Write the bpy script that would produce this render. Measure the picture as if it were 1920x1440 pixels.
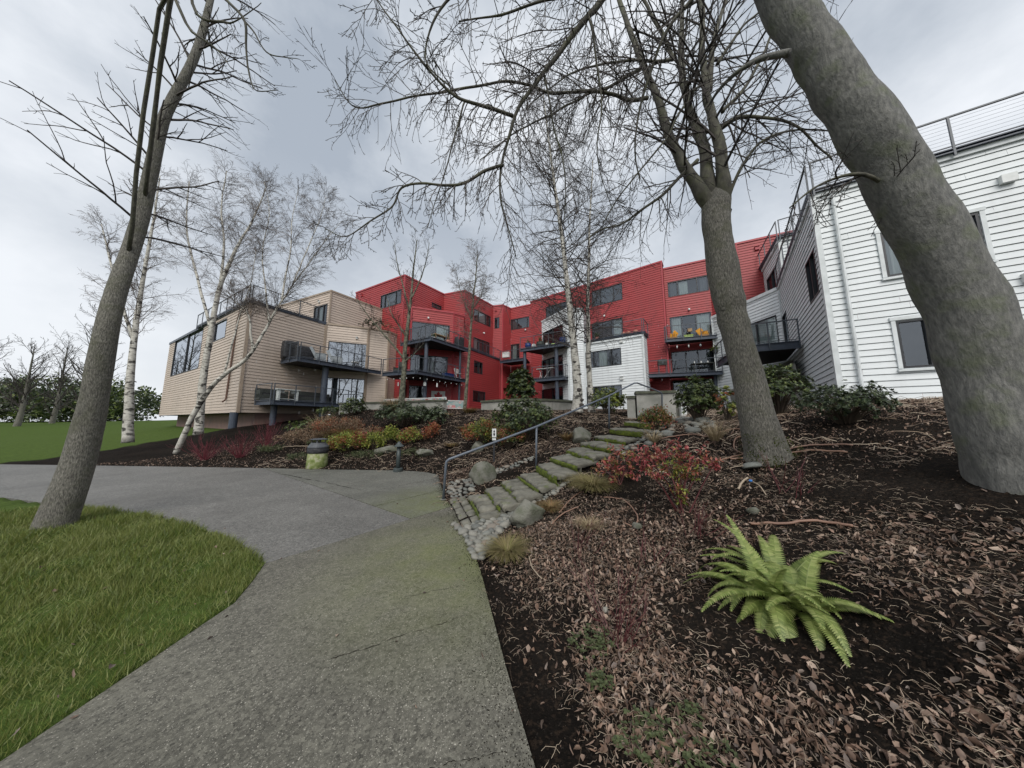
import bpy, bmesh, math, random
import numpy as np
from mathutils import Vector, Matrix, noise

for o in list(bpy.data.objects): bpy.data.objects.remove(o)
S = bpy.context.scene
COL = S.collection
R = math.radians
rnd = random.Random(7)

# ---------------------------------------------------------------- camera
PITCH = R(7.3); EYE = 1.6; FPX = 540.0
cam = bpy.data.cameras.new('camera'); cam.sensor_width = 36; cam.sensor_fit = 'HORIZONTAL'
cam.lens = 36 * FPX / 1920; cam.clip_start = 0.05; cam.clip_end = 1500
co = bpy.data.objects.new('camera', cam); COL.objects.link(co)
co.location = (0, 0, EYE); co.rotation_euler = (R(90) + PITCH, 0, 0); S.camera = co

# ---------------------------------------------------------------- world (overcast) and sun
SUN_EL, SUN_ROT = 44, 184
w = bpy.data.worlds.new('World'); S.world = w; w.use_nodes = True
nt = w.node_tree; nt.nodes.clear()
def N(nt, t, **k):
    n = nt.nodes.new(t)
    for a, b in k.items():
        if hasattr(n, a): setattr(n, a, b)
    return n
out = N(nt, 'ShaderNodeOutputWorld')
sky = N(nt, 'ShaderNodeTexSky', sky_type='NISHITA', sun_disc=False)
sky.sun_elevation = R(SUN_EL); sky.sun_rotation = R(SUN_ROT); sky.air_density = 1.2; sky.dust_density = 2.5
bg1 = N(nt, 'ShaderNodeBackground'); bg1.inputs[1].default_value = 0.05
nt.links.new(sky.outputs[0], bg1.inputs[0])
tc = N(nt, 'ShaderNodeTexCoord')
mp = N(nt, 'ShaderNodeMapping'); mp.inputs['Scale'].default_value = (1.0, 1.0, 1.5); mp.inputs['Location'].default_value = (0.9, 0.1, 0.25); mp.inputs['Rotation'].default_value = (0, 0, R(-34))
nt.links.new(tc.outputs['Generated'], mp.inputs[0])
n1 = N(nt, 'ShaderNodeTexNoise'); n1.inputs['Scale'].default_value = 1.7; n1.inputs['Detail'].default_value = 7; n1.inputs['Roughness'].default_value = .56; n1.inputs['Distortion'].default_value = .0
nt.links.new(mp.outputs[0], n1.inputs[0])
rp = N(nt, 'ShaderNodeValToRGB'); e = rp.color_ramp
e.elements[0].position = .33; e.elements[0].color = (.265, .298, .345, 1)
e.elements[1].position = .63; e.elements[1].color = (.58, .60, .63, 1)
m_ = e.elements.new(.48); m_.color = (.40, .43, .47, 1)
nt.links.new(n1.outputs[0], rp.inputs[0])
# clouds are whiter low down, over the roofs
sx = N(nt, 'ShaderNodeSeparateXYZ'); nt.links.new(tc.outputs['Generated'], sx.inputs[0])
mr = N(nt, 'ShaderNodeMapRange'); mr.inputs['From Min'].default_value = .62; mr.inputs['From Max'].default_value = .12; mr.inputs['To Max'].default_value = .6
nt.links.new(sx.outputs[2], mr.inputs[0])
mx = N(nt, 'ShaderNodeMixRGB'); mx.inputs[2].default_value = (.53, .55, .575, 1)
nt.links.new(mr.outputs[0], mx.inputs[0]); nt.links.new(rp.outputs[0], mx.inputs[1])
bg2 = N(nt, 'ShaderNodeBackground'); bg2.inputs[1].default_value = .98
nt.links.new(mx.outputs[0], bg2.inputs[0])
ms = N(nt, 'ShaderNodeMixShader'); ms.inputs[0].default_value = .92
nt.links.new(bg1.outputs[0], ms.inputs[1]); nt.links.new(bg2.outputs[0], ms.inputs[2]); nt.links.new(ms.outputs[0], out.inputs[0])
sl = bpy.data.lights.new('sun', 'SUN'); sl.energy = 1.5; sl.angle = R(40); sl.color = (1, .97, .92)
so = bpy.data.objects.new('sun', sl); COL.objects.link(so)
_sd = Vector((math.sin(R(SUN_ROT)) * math.cos(R(SUN_EL)), math.cos(R(SUN_ROT)) * math.cos(R(SUN_EL)), math.sin(R(SUN_EL))))
so.rotation_euler = _sd.to_track_quat('Z', 'Y').to_euler(); so.location = (0, 0, 40)
S.view_settings.view_transform = 'Standard'; S.view_settings.look = 'None'
S.view_settings.exposure = 0.80; S.view_settings.gamma = 1; S.view_settings.use_curve_mapping = False
S.render.engine = 'CYCLES'

# ---------------------------------------------------------------- measuring helpers
cP, sP = math.cos(PITCH), math.sin(PITCH)
def ray(u, v):
    dx = (u - 960) / FPX; dz = -(v - 720) / FPX
    return Vector((dx, cP - dz * sP, sP + dz * cP))
def at(u, v, t):                      # point of the place seen at (u,v) t metres ahead
    d = ray(u, v); return Vector((d.x * t, d.y * t, EYE + d.z * t))
def atz(u, v, z):
    d = ray(u, v); t = (z - EYE) / d.z; return Vector((d.x * t, d.y * t, z))

# ---------------------------------------------------------------- materials
def newmat(name):
    m = bpy.data.materials.new(name); m.use_nodes = True
    t = m.node_tree; b = t.nodes['Principled BSDF']; return m, t, b
def mixc(t, fac, a, b):
    n = N(t, 'ShaderNodeMixRGB')
    for i, x in ((0, fac), (1, a), (2, b)):
        if isinstance(x, (int, float)): n.inputs[i].default_value = x
        elif isinstance(x, tuple): n.inputs[i].default_value = (*x, 1)
        else: t.links.new(x, n.inputs[i])
    return n.outputs[0]
def noise_n(t, scale, detail=4, stretch=None, coord='Object', rough=.55):
    tc = N(t, 'ShaderNodeTexCoord'); mp = N(t, 'ShaderNodeMapping')
    t.links.new(tc.outputs[coord], mp.inputs[0])
    if stretch: mp.inputs['Scale'].default_value = stretch
    n = N(t, 'ShaderNodeTexNoise'); n.inputs['Scale'].default_value = scale; n.inputs['Detail'].default_value = detail; n.inputs['Roughness'].default_value = rough
    t.links.new(mp.outputs[0], n.inputs[0]); return n.outputs[0], mp
def ramp(t, x, stops):
    r = N(t, 'ShaderNodeValToRGB'); e = r.color_ramp
    for i, (p, c) in enumerate(stops):
        el = e.elements[i] if i < 2 else e.elements.new(p)
        el.position = p; el.color = (*c, 1) if isinstance(c, tuple) else (c, c, c, 1)
    t.links.new(x, r.inputs[0]); return r.outputs[0]
def bump(t, b, h, s, d=.01):
    n = N(t, 'ShaderNodeBump'); n.inputs['Strength'].default_value = s; n.inputs['Distance'].default_value = d
    t.links.new(h, n.inputs['Height']); t.links.new(n.outputs[0], b.inputs['Normal'])
def mat(name, c1, c2=None, scale=4, rough=.7, bs=0, bscale=None, stretch=None, metal=0, lo=.35, hi=.65, coord='Object', bd=.01):
    m, t, b = newmat(name); c2 = c2 or tuple(x * .8 for x in c1)
    n, _ = noise_n(t, scale, 5, stretch, coord)
    c = ramp(t, n, [(lo, c1), (hi, c2)])
    t.links.new(c, b.inputs['Base Color']); b.inputs['Roughness'].default_value = rough; b.inputs['Metallic'].default_value = metal
    if bs:
        h, _ = noise_n(t, bscale or scale * 4, 5, stretch, coord); bump(t, b, h, bs, bd)
    return m
def leafmat(name, cols, rough=.55, trans=.25):
    m, t, b = newmat(name)
    g = N(t, 'ShaderNodeNewGeometry')
    n = len(cols)
    r = N(t, 'ShaderNodeValToRGB'); e = r.color_ramp; e.interpolation = 'LINEAR'
    for i, c in enumerate(cols):
        p = i / (n - 1); el = e.elements[0] if i == 0 else (e.elements[1] if i == n - 1 else e.elements.new(p))
        if i == n - 1: el = e.elements[len(e.elements) - 1]
        el.position = p; el.color = (*c, 1)
    t.links.new(g.outputs['Random Per Island'], r.inputs[0]); t.links.new(r.outputs[0], b.inputs['Base Color'])
    b.inputs['Roughness'].default_value = rough
    if trans:
        tr = N(t, 'ShaderNodeBsdfTranslucent'); t.links.new(r.outputs[0], tr.inputs[0])
        mx = N(t, 'ShaderNodeMixShader'); mx.inputs[0].default_value = trans
        t.links.new(b.outputs[0], mx.inputs[1]); t.links.new(tr.outputs[0], mx.inputs[2])
        t.links.new(mx.outputs[0], t.nodes['Material Output'].inputs[0])
    return m
def siding_mat(name, c, c2):
    m, t, b = newmat(name)
    n, _ = noise_n(t, .35, 4); n2, _ = noise_n(t, 5, 4, (.15, .15, 6)); n3, _ = noise_n(t, 1.6, 5, (1.4, 1.4, .12))
    g = N(t, 'ShaderNodeNewGeometry')
    a = mixc(t, ramp(t, n, [(.35, 0.0), (.65, 1.0)]), c, c2)
    d = tuple(x * .78 for x in c)
    a = mixc(t, ramp(t, n2, [(.45, 0.0), (.8, .55)]), a, d)
    k = tuple(x * .6 + .02 for x in c)
    a = mixc(t, ramp(t, n3, [(.5, 0.0), (.8, .6)]), a, k)
    v = N(t, 'ShaderNodeMath', operation='MULTIPLY_ADD'); v.inputs[1].default_value = .30; v.inputs[2].default_value = .0
    t.links.new(g.outputs['Random Per Island'], v.inputs[0])
    a = mixc(t, v.outputs[0], a, tuple(x * .7 for x in c))
    t.links.new(a, b.inputs['Base Color']); b.inputs['Roughness'].default_value = .55
    h, _ = noise_n(t, 8, 5, (.3, .3, 8)); bump(t, b, h, .15, .004)
    return m
M = {}
M['red'] = siding_mat('red_siding_paint', (.37, .043, .045), (.315, .036, .039))
M['tan'] = siding_mat('tan_siding_paint', (.56, .46, .385), (.50, .415, .345))
M['white'] = siding_mat('white_siding_paint', (.78, .81, .82), (.70, .73, .74))
M['trimred'] = mat('red_trim', (.40, .05, .06), (.33, .04, .05), 3, .5)
M['trimtan'] = mat('tan_trim', (.36, .28, .21), (.30, .235, .18), 3, .5)
M['trimwhite'] = mat('white_trim', (.70, .73, .74), (.55, .58, .58), 3, .5)
M['metal'] = mat('blue_grey_steel', (.058, .072, .10), (.045, .056, .078), 6, .42, .1, 30)
M['rail'] = mat('rail_steel', (.075, .088, .105), (.06, .07, .085), 6, .4)
M['frame'] = mat('dark_bronze_frame', (.02, .022, .026), (.03, .03, .034), 5, .4)
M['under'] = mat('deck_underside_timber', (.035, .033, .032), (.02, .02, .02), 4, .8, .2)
M['conc'] = mat('weathered_concrete', (.33, .32, .29), (.21, .21, .185), 2.2, .85, .35, 25)
M['conccap'] = mat('mossy_concrete_cap', (.10, .105, .075), (.055, .06, .04), 4, .9, .4, 30)
M['found'] = mat('foundation_render', (.25, .155, .13), (.19, .13, .115), 2, .8, .2)
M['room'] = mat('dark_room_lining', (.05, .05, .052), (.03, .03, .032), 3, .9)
M['curtain'] = mat('pale_curtain', (.62, .65, .63), (.42, .46, .45), 9, .8, .5, 14, (6, 6, .2))
M['blind'] = mat('grey_blind', (.13, .14, .15), (.09, .1, .11), 3, .7)
M['roof'] = mat('flat_roof_membrane', (.12, .12, .12), (.08, .08, .08), 2, .9)
M['black'] = mat('black_cover_fabric', (.014, .014, .017), (.03, .03, .034), 4, .6, .6, 9, None, bd=.05)
M['wood'] = mat('weathered_teak', (.36, .24, .12), (.24, .15, .08), 6, .6)
M['yellow'] = mat('yellow_cushion', (.78, .36, .03), (.66, .28, .02), 6, .7)
M['offwhite'] = mat('white_plastic', (.72, .73, .72), (.6, .62, .6), 6, .5)
M['greyplastic'] = mat('grey_chair_resin', (.33, .36, .38), (.27, .3, .32), 6, .5)
M['blueglaze'] = mat('blue_glazed_pot', (.02, .055, .2), (.015, .03, .12), 6, .2)
M['terracotta'] = mat('faded_terracotta', (.5, .2, .15), (.4, .15, .1), 6, .7)
M['dark'] = mat('dark_planter', (.05, .055, .05), (.035, .04, .035), 6, .6)
M['lime'] = mat('lime_plastic', (.45, .6, .12), (.4, .55, .1), 6, .4)
M['copper'] = mat('brown_downpipe', (.16, .085, .06), (.12, .07, .05), 6, .5)
def glass(name, refl, tint):
    m = bpy.data.materials.new(name); m.use_nodes = True; t = m.node_tree; t.nodes.clear()
    o = N(t, 'ShaderNodeOutputMaterial'); g = N(t, 'ShaderNodeBsdfGlossy'); g.inputs['Roughness'].default_value = .015; g.inputs[0].default_value = (.86, .92, 1, 1)
    tr = N(t, 'ShaderNodeBsdfTransparent'); tr.inputs[0].default_value = (*tint, 1)
    lw = N(t, 'ShaderNodeLayerWeight'); lw.inputs[0].default_value = .25
    mr = N(t, 'ShaderNodeMapRange'); mr.inputs['To Min'].default_value = refl; mr.inputs['To Max'].default_value = .95
    t.links.new(lw.outputs['Fresnel'], mr.inputs[0])
    mx = N(t, 'ShaderNodeMixShader'); t.links.new(mr.outputs[0], mx.inputs[0]); t.links.new(tr.outputs[0], mx.inputs[1]); t.links.new(g.outputs[0], mx.inputs[2])
    t.links.new(mx.outputs[0], o.inputs[0]); return m
M['glassrefl'] = glass('sky_reflecting_glass', .42, (.6, .66, .7))
M['glass'] = glass('window_glass', .13, (.75, .8, .8))
M['glassdark'] = glass('shaded_window_glass', .09, (.6, .66, .66))

# ---------------------------------------------------------------- mesh helpers
class MB:
    def __init__(s): s.v = []; s.f = []
    def add(s, vs, fs):
        k = len(s.v); s.v.extend([tuple(p) for p in vs]); s.f.extend([tuple(i + k for i in f) for f in fs]); return s
    def box(s, c, size, ax=None):              # ax: (x axis, y axis, z axis) unit vectors
        X, Y, Z = ax or (Vector((1, 0, 0)), Vector((0, 1, 0)), Vector((0, 0, 1)))
        c = Vector(c); hx, hy, hz = [a / 2 for a in size]; vs = []
        for k in (-1, 1):
            for i, j in ((-1, -1), (1, -1), (1, 1), (-1, 1)): vs.append(c + X * hx * i + Y * hy * j + Z * hz * k)
        return s.add(vs, [(3, 2, 1, 0), (4, 5, 6, 7), (0, 1, 5, 4), (1, 2, 6, 5), (2, 3, 7, 6), (3, 0, 4, 7)])
    def bar(s, a, b, w, h, up=Vector((0, 0, 1))):
        a = Vector(a); b = Vector(b); X = (b - a); L = X.length
        if L < 1e-6: return s
        X /= L; Y = up.cross(X)
        if Y.length < 1e-4: Y = Vector((0, 1, 0)).cross(X)
        Y.normalize(); Z = X.cross(Y)
        return s.box((a + b) / 2, (L, w, h), (X, Y, Z))
    def tube(s, pts, rad, n=6, cap=True, wob=0):
        pts = [Vector(p) for p in pts]
        if not isinstance(rad, (list, tuple)): rad = [rad] * len(pts)
        k = len(s.v); T0 = (pts[1] - pts[0]).normalized()
        U = T0.orthogonal().normalized()
        for i, p in enumerate(pts):
            T = (pts[min(i + 1, len(pts) - 1)] - pts[max(i - 1, 0)])
            if T.length < 1e-9: T = T0
            T.normalize(); U = (U - T * U.dot(T))
            if U.length < 1e-6: U = T.orthogonal()
            U.normalize(); V = T.cross(U)
            for j in range(n):
                a = 2 * math.pi * j / n; r = rad[i]
                if wob: r *= 1 + wob * noise.noise(Vector((math.cos(a) * 1.3, math.sin(a) * 1.3, i * .35)))
                s.v.append(tuple(p + U * math.cos(a) * r + V * math.sin(a) * r))
        for i in range(len(pts) - 1):
            for j in range(n):
                a = k + i * n + j; b = k + i * n + (j + 1) % n
                s.f.append((a, b, b + n, a + n))
        if cap:
            s.f.append(tuple(k + j for j in reversed(range(n)))); s.f.append(tuple(k + (len(pts) - 1) * n + j for j in range(n)))
        return s
    def lathe(s, prof, c=(0, 0, 0), n=20):
        k = len(s.v); m = len(prof)
        for r, z in prof:
            for j in range(n):
                a = 2 * math.pi * j / n; s.v.append((c[0] + r * math.cos(a), c[1] + r * math.sin(a), c[2] + z))
        for i in range(m - 1):
            for j in range(n):
                a = k + i * n + j; b = k + i * n + (j + 1) % n; s.f.append((a, b, b + n, a + n))
        s.f.append(tuple(k + j for j in reversed(range(n)))); s.f.append(tuple(k + (m - 1) * n + j for j in range(n)))
        return s
    def build(s, name, m, parent=None, smooth=False, kind=None, label=None):
        me = bpy.data.meshes.new(name); me.from_pydata(s.v, [], s.f)
        me.materials.append(M[m] if isinstance(m, str) else m)
        if smooth: me.polygons.foreach_set('use_smooth', [True] * len(me.polygons))
        me.update()
        o = bpy.data.objects.new(name, me); COL.objects.link(o)
        if parent:
            o.parent = parent
            if parent.location.length > 0 or parent.parent: o.matrix_parent_inverse = Matrix.Identity(4)
        if kind: o['kind'] = kind
        if label: o['label'] = label
        return o
def thing(name, label, cat, loc=(0, 0, 0), rz=0, group=None, parent=None):
    o = bpy.data.objects.new(name, None); COL.objects.link(o); o.location = loc; o.rotation_euler = (0, 0, rz)
    o.empty_display_size = .2
    o['label'] = label; o['category'] = cat
    if group: o['group'] = group
    return o
def tag(o, label, cat, group=None):
    o['label'] = label; o['category'] = cat
    if group: o['group'] = group
    return o
def structure(o): o['kind'] = 'structure'; return o
def dup(root, loc, rz, label, scale=None):
    r = root.copy(); COL.objects.link(r); r.location = loc; r.rotation_euler = (0, 0, rz); r['label'] = label
    if scale: r.scale = (scale,) * 3
    def rec(o, c):
        for ch in o.children:
            d = ch.copy(); COL.objects.link(d); d.parent = c; rec(ch, d)
    rec(root, r); return r

# ---------------------------------------------------------------- terrain
PATH = [(1.6, -8), (.62, -1), (.3, .6), (.11, 1.55), (-.04, 2.11), (-.31, 3.22), (-.42, 3.62), (-.69, 4.37), (-1.1, 5.6), (-1.42, 6.3), (-1.75, 7.4), (-2.21, 8.91), (-2.7, 9.35), (-3.65, 9.67), (-6.22, 9.87), (-10.03, 10.3), (-16, 10.8), (-40, 12.5),
        (-40, 9.6), (-14, 7.2), (-6, 5.1), (-4.04, 4.27), (-3.28, 3.85), (-2.8, 3.5), (-2.62, 3.15), (-2.46, 2.78), (-2.42, 1.5), (-2.3, -2), (-2.1, -8)]
def poly_sd(x, y, P=PATH):           # signed distance, negative inside
    x = np.asarray(x, float); y = np.asarray(y, float); d = np.full(x.shape, 1e9); ins = np.zeros(x.shape, bool); n = len(P)
    for i in range(n):
        ax, ay = P[i]; bx, by = P[(i + 1) % n]; ex, ey = bx - ax, by - ay
        t = np.clip(((x - ax) * ex + (y - ay) * ey) / (ex * ex + ey * ey), 0, 1)
        d = np.minimum(d, np.hypot(x - ax - t * ex, y - ay - t * ey))
        with np.errstate(divide='ignore', invalid='ignore'):
            c = ((ay > y) != (by > y)) & (x < (bx - ax) * (y - ay) / (by - ay + 1e-12) + ax)
        ins ^= c
    return np.where(ins, -d, d)
ST = [((882, 925, 5.85), (905, 968, 4.6)), ((912, 910, 6.0), (941, 952, 4.75)), ((942, 897, 6.15), (976, 936, 4.95)), ((972, 885, 6.35), (1012, 918, 5.2)),
      ((1006, 866, 6.6), (1046, 893, 5.4)), ((1032, 852, 6.95), (1085, 873, 5.8)), ((1062, 838, 7.4), (1115, 858, 6.2)), ((1089, 826, 7.9), (1147, 839, 6.8)),
      ((1115, 814, 8.5), (1175, 826, 7.3)), ((1142, 801, 9.1), (1208, 809, 7.9)), ((1170, 787, 9.8), (1222, 795, 8.6)), ((1195, 775, 10.6), (1245, 781, 9.6))]
edges = []
for (a, b_) in ST:
    A = at(*a); B = at(*b_); z = (A.z + B.z) / 2; A.z = z * .6 + A.z * .4; B.z = z * .6 + B.z * .4; edges.append((A, B))
_mid = np.array([[(a.x + b_.x) / 2, (a.y + b_.y) / 2, (a.z + b_.z) / 2] for a, b_ in edges] + [[edges[-1][0].x + .9, edges[-1][0].y + .6, edges[-1][0].z + .02]])
_hw = np.array([(a - b_).length / 2 for a, b_ in edges] + [.8])
CTRL = [(1.7, 2.07, .36), (1.05, 1.2, .22), (.6, 2, .14), (3.5, 4.1, 1.13), (.56, 6.9, .57), (3, 9, 1.45), (4.2, 10.2, 1.7), (6.2, 12, 1.93), (2.2, 3.6, .7), (1.5, 5, .68), (.3, 5.0, .28),
        (2.4, 6.2, 1.12), (3.2, 7.2, 1.36), (.9, 4, .42), (6, 5, 1.85), (8, 8, 2), (10, 10, 2.05), (5, 8, 1.7), (7, 1, 1.75), (4, 0, 1.1), (2, 0, .5), (9, -5, 2), (12, 0, 2.1), (4, -6, .9),
        (.4, 9, .92), (-1.2, 7.6, .22), (-1, 9.3, .6), (0, 12, 1.7), (2, 14, 2.1), (-1, 14, 2.05), (-4, 16, 2.15), (-8.6, 16.2, 2.15), (-6, 12, .8), (-6, 14, 1.5), (-3, 11.5, .95), (-3, 13.2, 1.65),
        (-10, 12.6, .6), (-10, 15, 1.35), (-14, 13.5, .3), (-14, 17, 1.1), (-18, 16, .6), (-20, 20, .9), (-25, 20, .6), (-16.8, 17.5, 1.2), (-12, 19, 2.0), (-20, 13, .1), (-32, 16, .2), (-36, 24, .5),
        (5, 15, 2.2), (12, 15, 2.25), (16, 12, 2.2), (16, 5, 2.2), (0, 20, 2.3), (-10, 24, 2.3), (10, 20, 2.3), (-20, 28, 2), (0, 30, 2.4), (20, 24, 2.4), (-40, 40, 2), (30, 40, 2.5), (25, -10, 2.2), (30, 10, 2.3)]
_C = np.array(CTRL)
def _phi(r): return np.sqrt(r * r + .35 ** 2)
_A = _phi(np.hypot(_C[:, 0:1] - _C[:, 0], _C[:, 1:2] - _C[:, 1]))
_n = len(_C); _K = np.zeros((_n + 1, _n + 1)); _K[:_n, :_n] = _A; _K[:_n, _n] = 1; _K[_n, :_n] = 1
_W = np.linalg.solve(_K, np.append(_C[:, 2], 0))
def H(x, y):
    x = np.atleast_1d(np.asarray(x, float)); y = np.atleast_1d(np.asarray(y, float))
    z = _phi(np.hypot(x[:, None] - _C[:, 0], y[:, None] - _C[:, 1])) @ _W[:_n] + _W[_n]
    z = np.clip(z, .06, 2.45)
    d = poly_sd(x, y)
    f = 1 - np.exp(-np.maximum(d, 0) / .9)
    z = z * f - .015
    # bed of the steps
    best = np.full(x.shape, 1e9); zs = np.zeros_like(x); hw = np.zeros_like(x)
    for i in range(len(_mid) - 1):
        ax, ay, az = _mid[i]; bx, by, bz_ = _mid[i + 1]; ex, ey = bx - ax, by - ay
        t_ = np.clip(((x - ax) * ex + (y - ay) * ey) / (ex * ex + ey * ey), 0, 1); q = np.hypot(x - ax - t_ * ex, y - ay - t_ * ey)
        m_ = q < best; best = np.where(m_, q, best); zs = np.where(m_, az + t_ * (bz_ - az), zs); hw = np.where(m_, _hw[i] + t_ * (_hw[i + 1] - _hw[i]), hw)
    wt = np.clip(1.25 - (best - hw * .85) / .7, 0, 1); wt = wt * wt * (3 - 2 * wt)
    z = z * (1 - wt) + (zs - .17) * wt * f + z * 0
    # the lawn to the left of the path stays level
    lawn = (x < -2.0) & (y < 9) & (y < 5.1 + (-x - 6) * .27 + (x > -6) * 0) & (d > 0)
    z = np.where(lawn, .0 + .03 * f, z)
    return np.where(d < 0, -.09, z)
def h1(x, y): return float(H([x], [y])[0])
def bumps(x, y): # clods and hollows of the soil
    return np.array([noise.noise(Vector((a * 1.7, b * 1.7, 3))) * .035 + noise.noise(Vector((a * 6, b * 6, 1))) * .014 + noise.noise(Vector((a * 19, b * 19, 1))) * .006 for a, b in zip(x, y)])
NR, NA = 250, 440
rr = .25 * 1.0262 ** np.arange(NR); rr = np.append(rr, [220, 420])
th = np.linspace(0, 2 * math.pi, NA, endpoint=False)
# more angular steps ahead of the camera
th = th - .62 * np.sin(th)
gx = (rr[:, None] * np.sin(th[None, :] + math.pi * 0)).ravel(); gy = (rr[:, None] * np.cos(th[None, :])).ravel()
gz = H(gx, gy); dd = poly_sd(gx, gy)
near = np.hypot(gx, gy) < 26
bz = np.zeros_like(gz); bz[near] = bumps(gx[near], gy[near])
gz = gz + np.where(dd > 0, bz * np.clip(dd / .15, 0, 1), 0)
gz[np.hypot(gx, gy) > 200] = 0
nrr = len(rr)
fs = []
for i in range(nrr - 1):
    b = i * NA
    for j in range(NA):
        j2 = (j + 1) % NA; fs.append((b + j, b + NA + j, b + NA + j2, b + j2))
g = MB(); g.v = list(zip(gx.tolist(), gy.tolist(), gz.tolist())); g.v.append((0, 0, -.09)); k = len(g.v) - 1
g.f = fs + [(k, j, (j + 1) % NA) for j in range(NA)]
m, t, b = newmat('damp_soil'); M['soil'] = m
n, _ = noise_n(t, 1.3, 6); n2, _ = noise_n(t, 60, 4)
c = ramp(t, n, [(.35, (.006, .0052, .0045)), (.7, (.015, .0125, .0105))])
c = mixc(t, ramp(t, n2, [(.62, 0.0), (.72, .5)]), c, (.07, .058, .048))
# leaf mould makes the bank browner further up; lawn soil green at left
n3, _ = noise_n(t, 35, 3); c = mixc(t, ramp(t, n3, [(.52, 0.0), (.62, .4)]), c, (.045, .031, .022))
at_ = N(t, 'ShaderNodeAttribute'); at_.attribute_name = 'lawn'; n4, _ = noise_n(t, 9, 5); lc = ramp(t, n4, [(.3, (.045, .07, .018)), (.7, (.08, .12, .028))])
c = mixc(t, at_.outputs['Fac'], c, lc)
t.links.new(c, b.inputs['Base Color']); b.inputs['Roughness'].default_value = .95; b.inputs['Specular IOR Level'].default_value = .04
h, _ = noise_n(t, 45, 6); bump(t, b, h, .9, .02)
ground = structure(g.build('ground', 'soil', smooth=True))
la = ground.data.attributes.new('lawn', 'FLOAT', 'POINT'); lx = np.append(gx, 0); ly = np.append(gy, 0)
lv = np.where(((lx < -2) & (ly < 9) & (ly < 5.1 + (-lx - 6) * .27 + .3) & (poly_sd(lx, ly) > 0)) | ((lx < -19.5) & (poly_sd(lx, ly) > 0)) | (np.hypot(lx, ly) > 48), 1.0, 0.0); la.data.foreach_set('value', lv.astype(np.float32))

# ---------------------------------------------------------------- path: near slab, asphalt, jointed slabs
def clip(P, n, c, keep=1):           # keep side keep*(n.p - c) >= 0
    o = []
    for i in range(len(P)):
        a = P[i]; b = P[(i + 1) % len(P)]
        fa = keep * (n[0] * a[0] + n[1] * a[1] - c); fb = keep * (n[0] * b[0] + n[1] * b[1] - c)
        if fa >= 0: o.append(a)
        if (fa >= 0) != (fb >= 0): s = fa / (fa - fb); o.append((a[0] + s * (b[0] - a[0]), a[1] + s * (b[1] - a[1])))
    return o
def slab(name, P, z, m, parent, thick=.12, jit=0):
    if len(P) < 3: return None
    bm = bmesh.new(); vs = [bm.verts.new((x, y, z)) for x, y in P]
    f = bm.faces.new(vs); f.normal_update()
    if f.normal.z < 0: f.normal_flip()
    r = bmesh.ops.extrude_face_region(bm, geom=[f]); lo = [v for v in r['geom'] if isinstance(v, bmesh.types.BMVert)]
    bmesh.ops.translate(bm, verts=lo, vec=(0, 0, 0)); 
    for v in vs: v.co.z = z - thick
    bmesh.ops.triangulate(bm, faces=bm.faces[:]); bmesh.ops.recalc_face_normals(bm, faces=bm.faces[:])
    me = bpy.data.meshes.new(name); bm.to_mesh(me); bm.free(); me.materials.append(M[m])
    o = bpy.data.objects.new(name, me); COL.objects.link(o); o.parent = parent; return o
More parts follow.
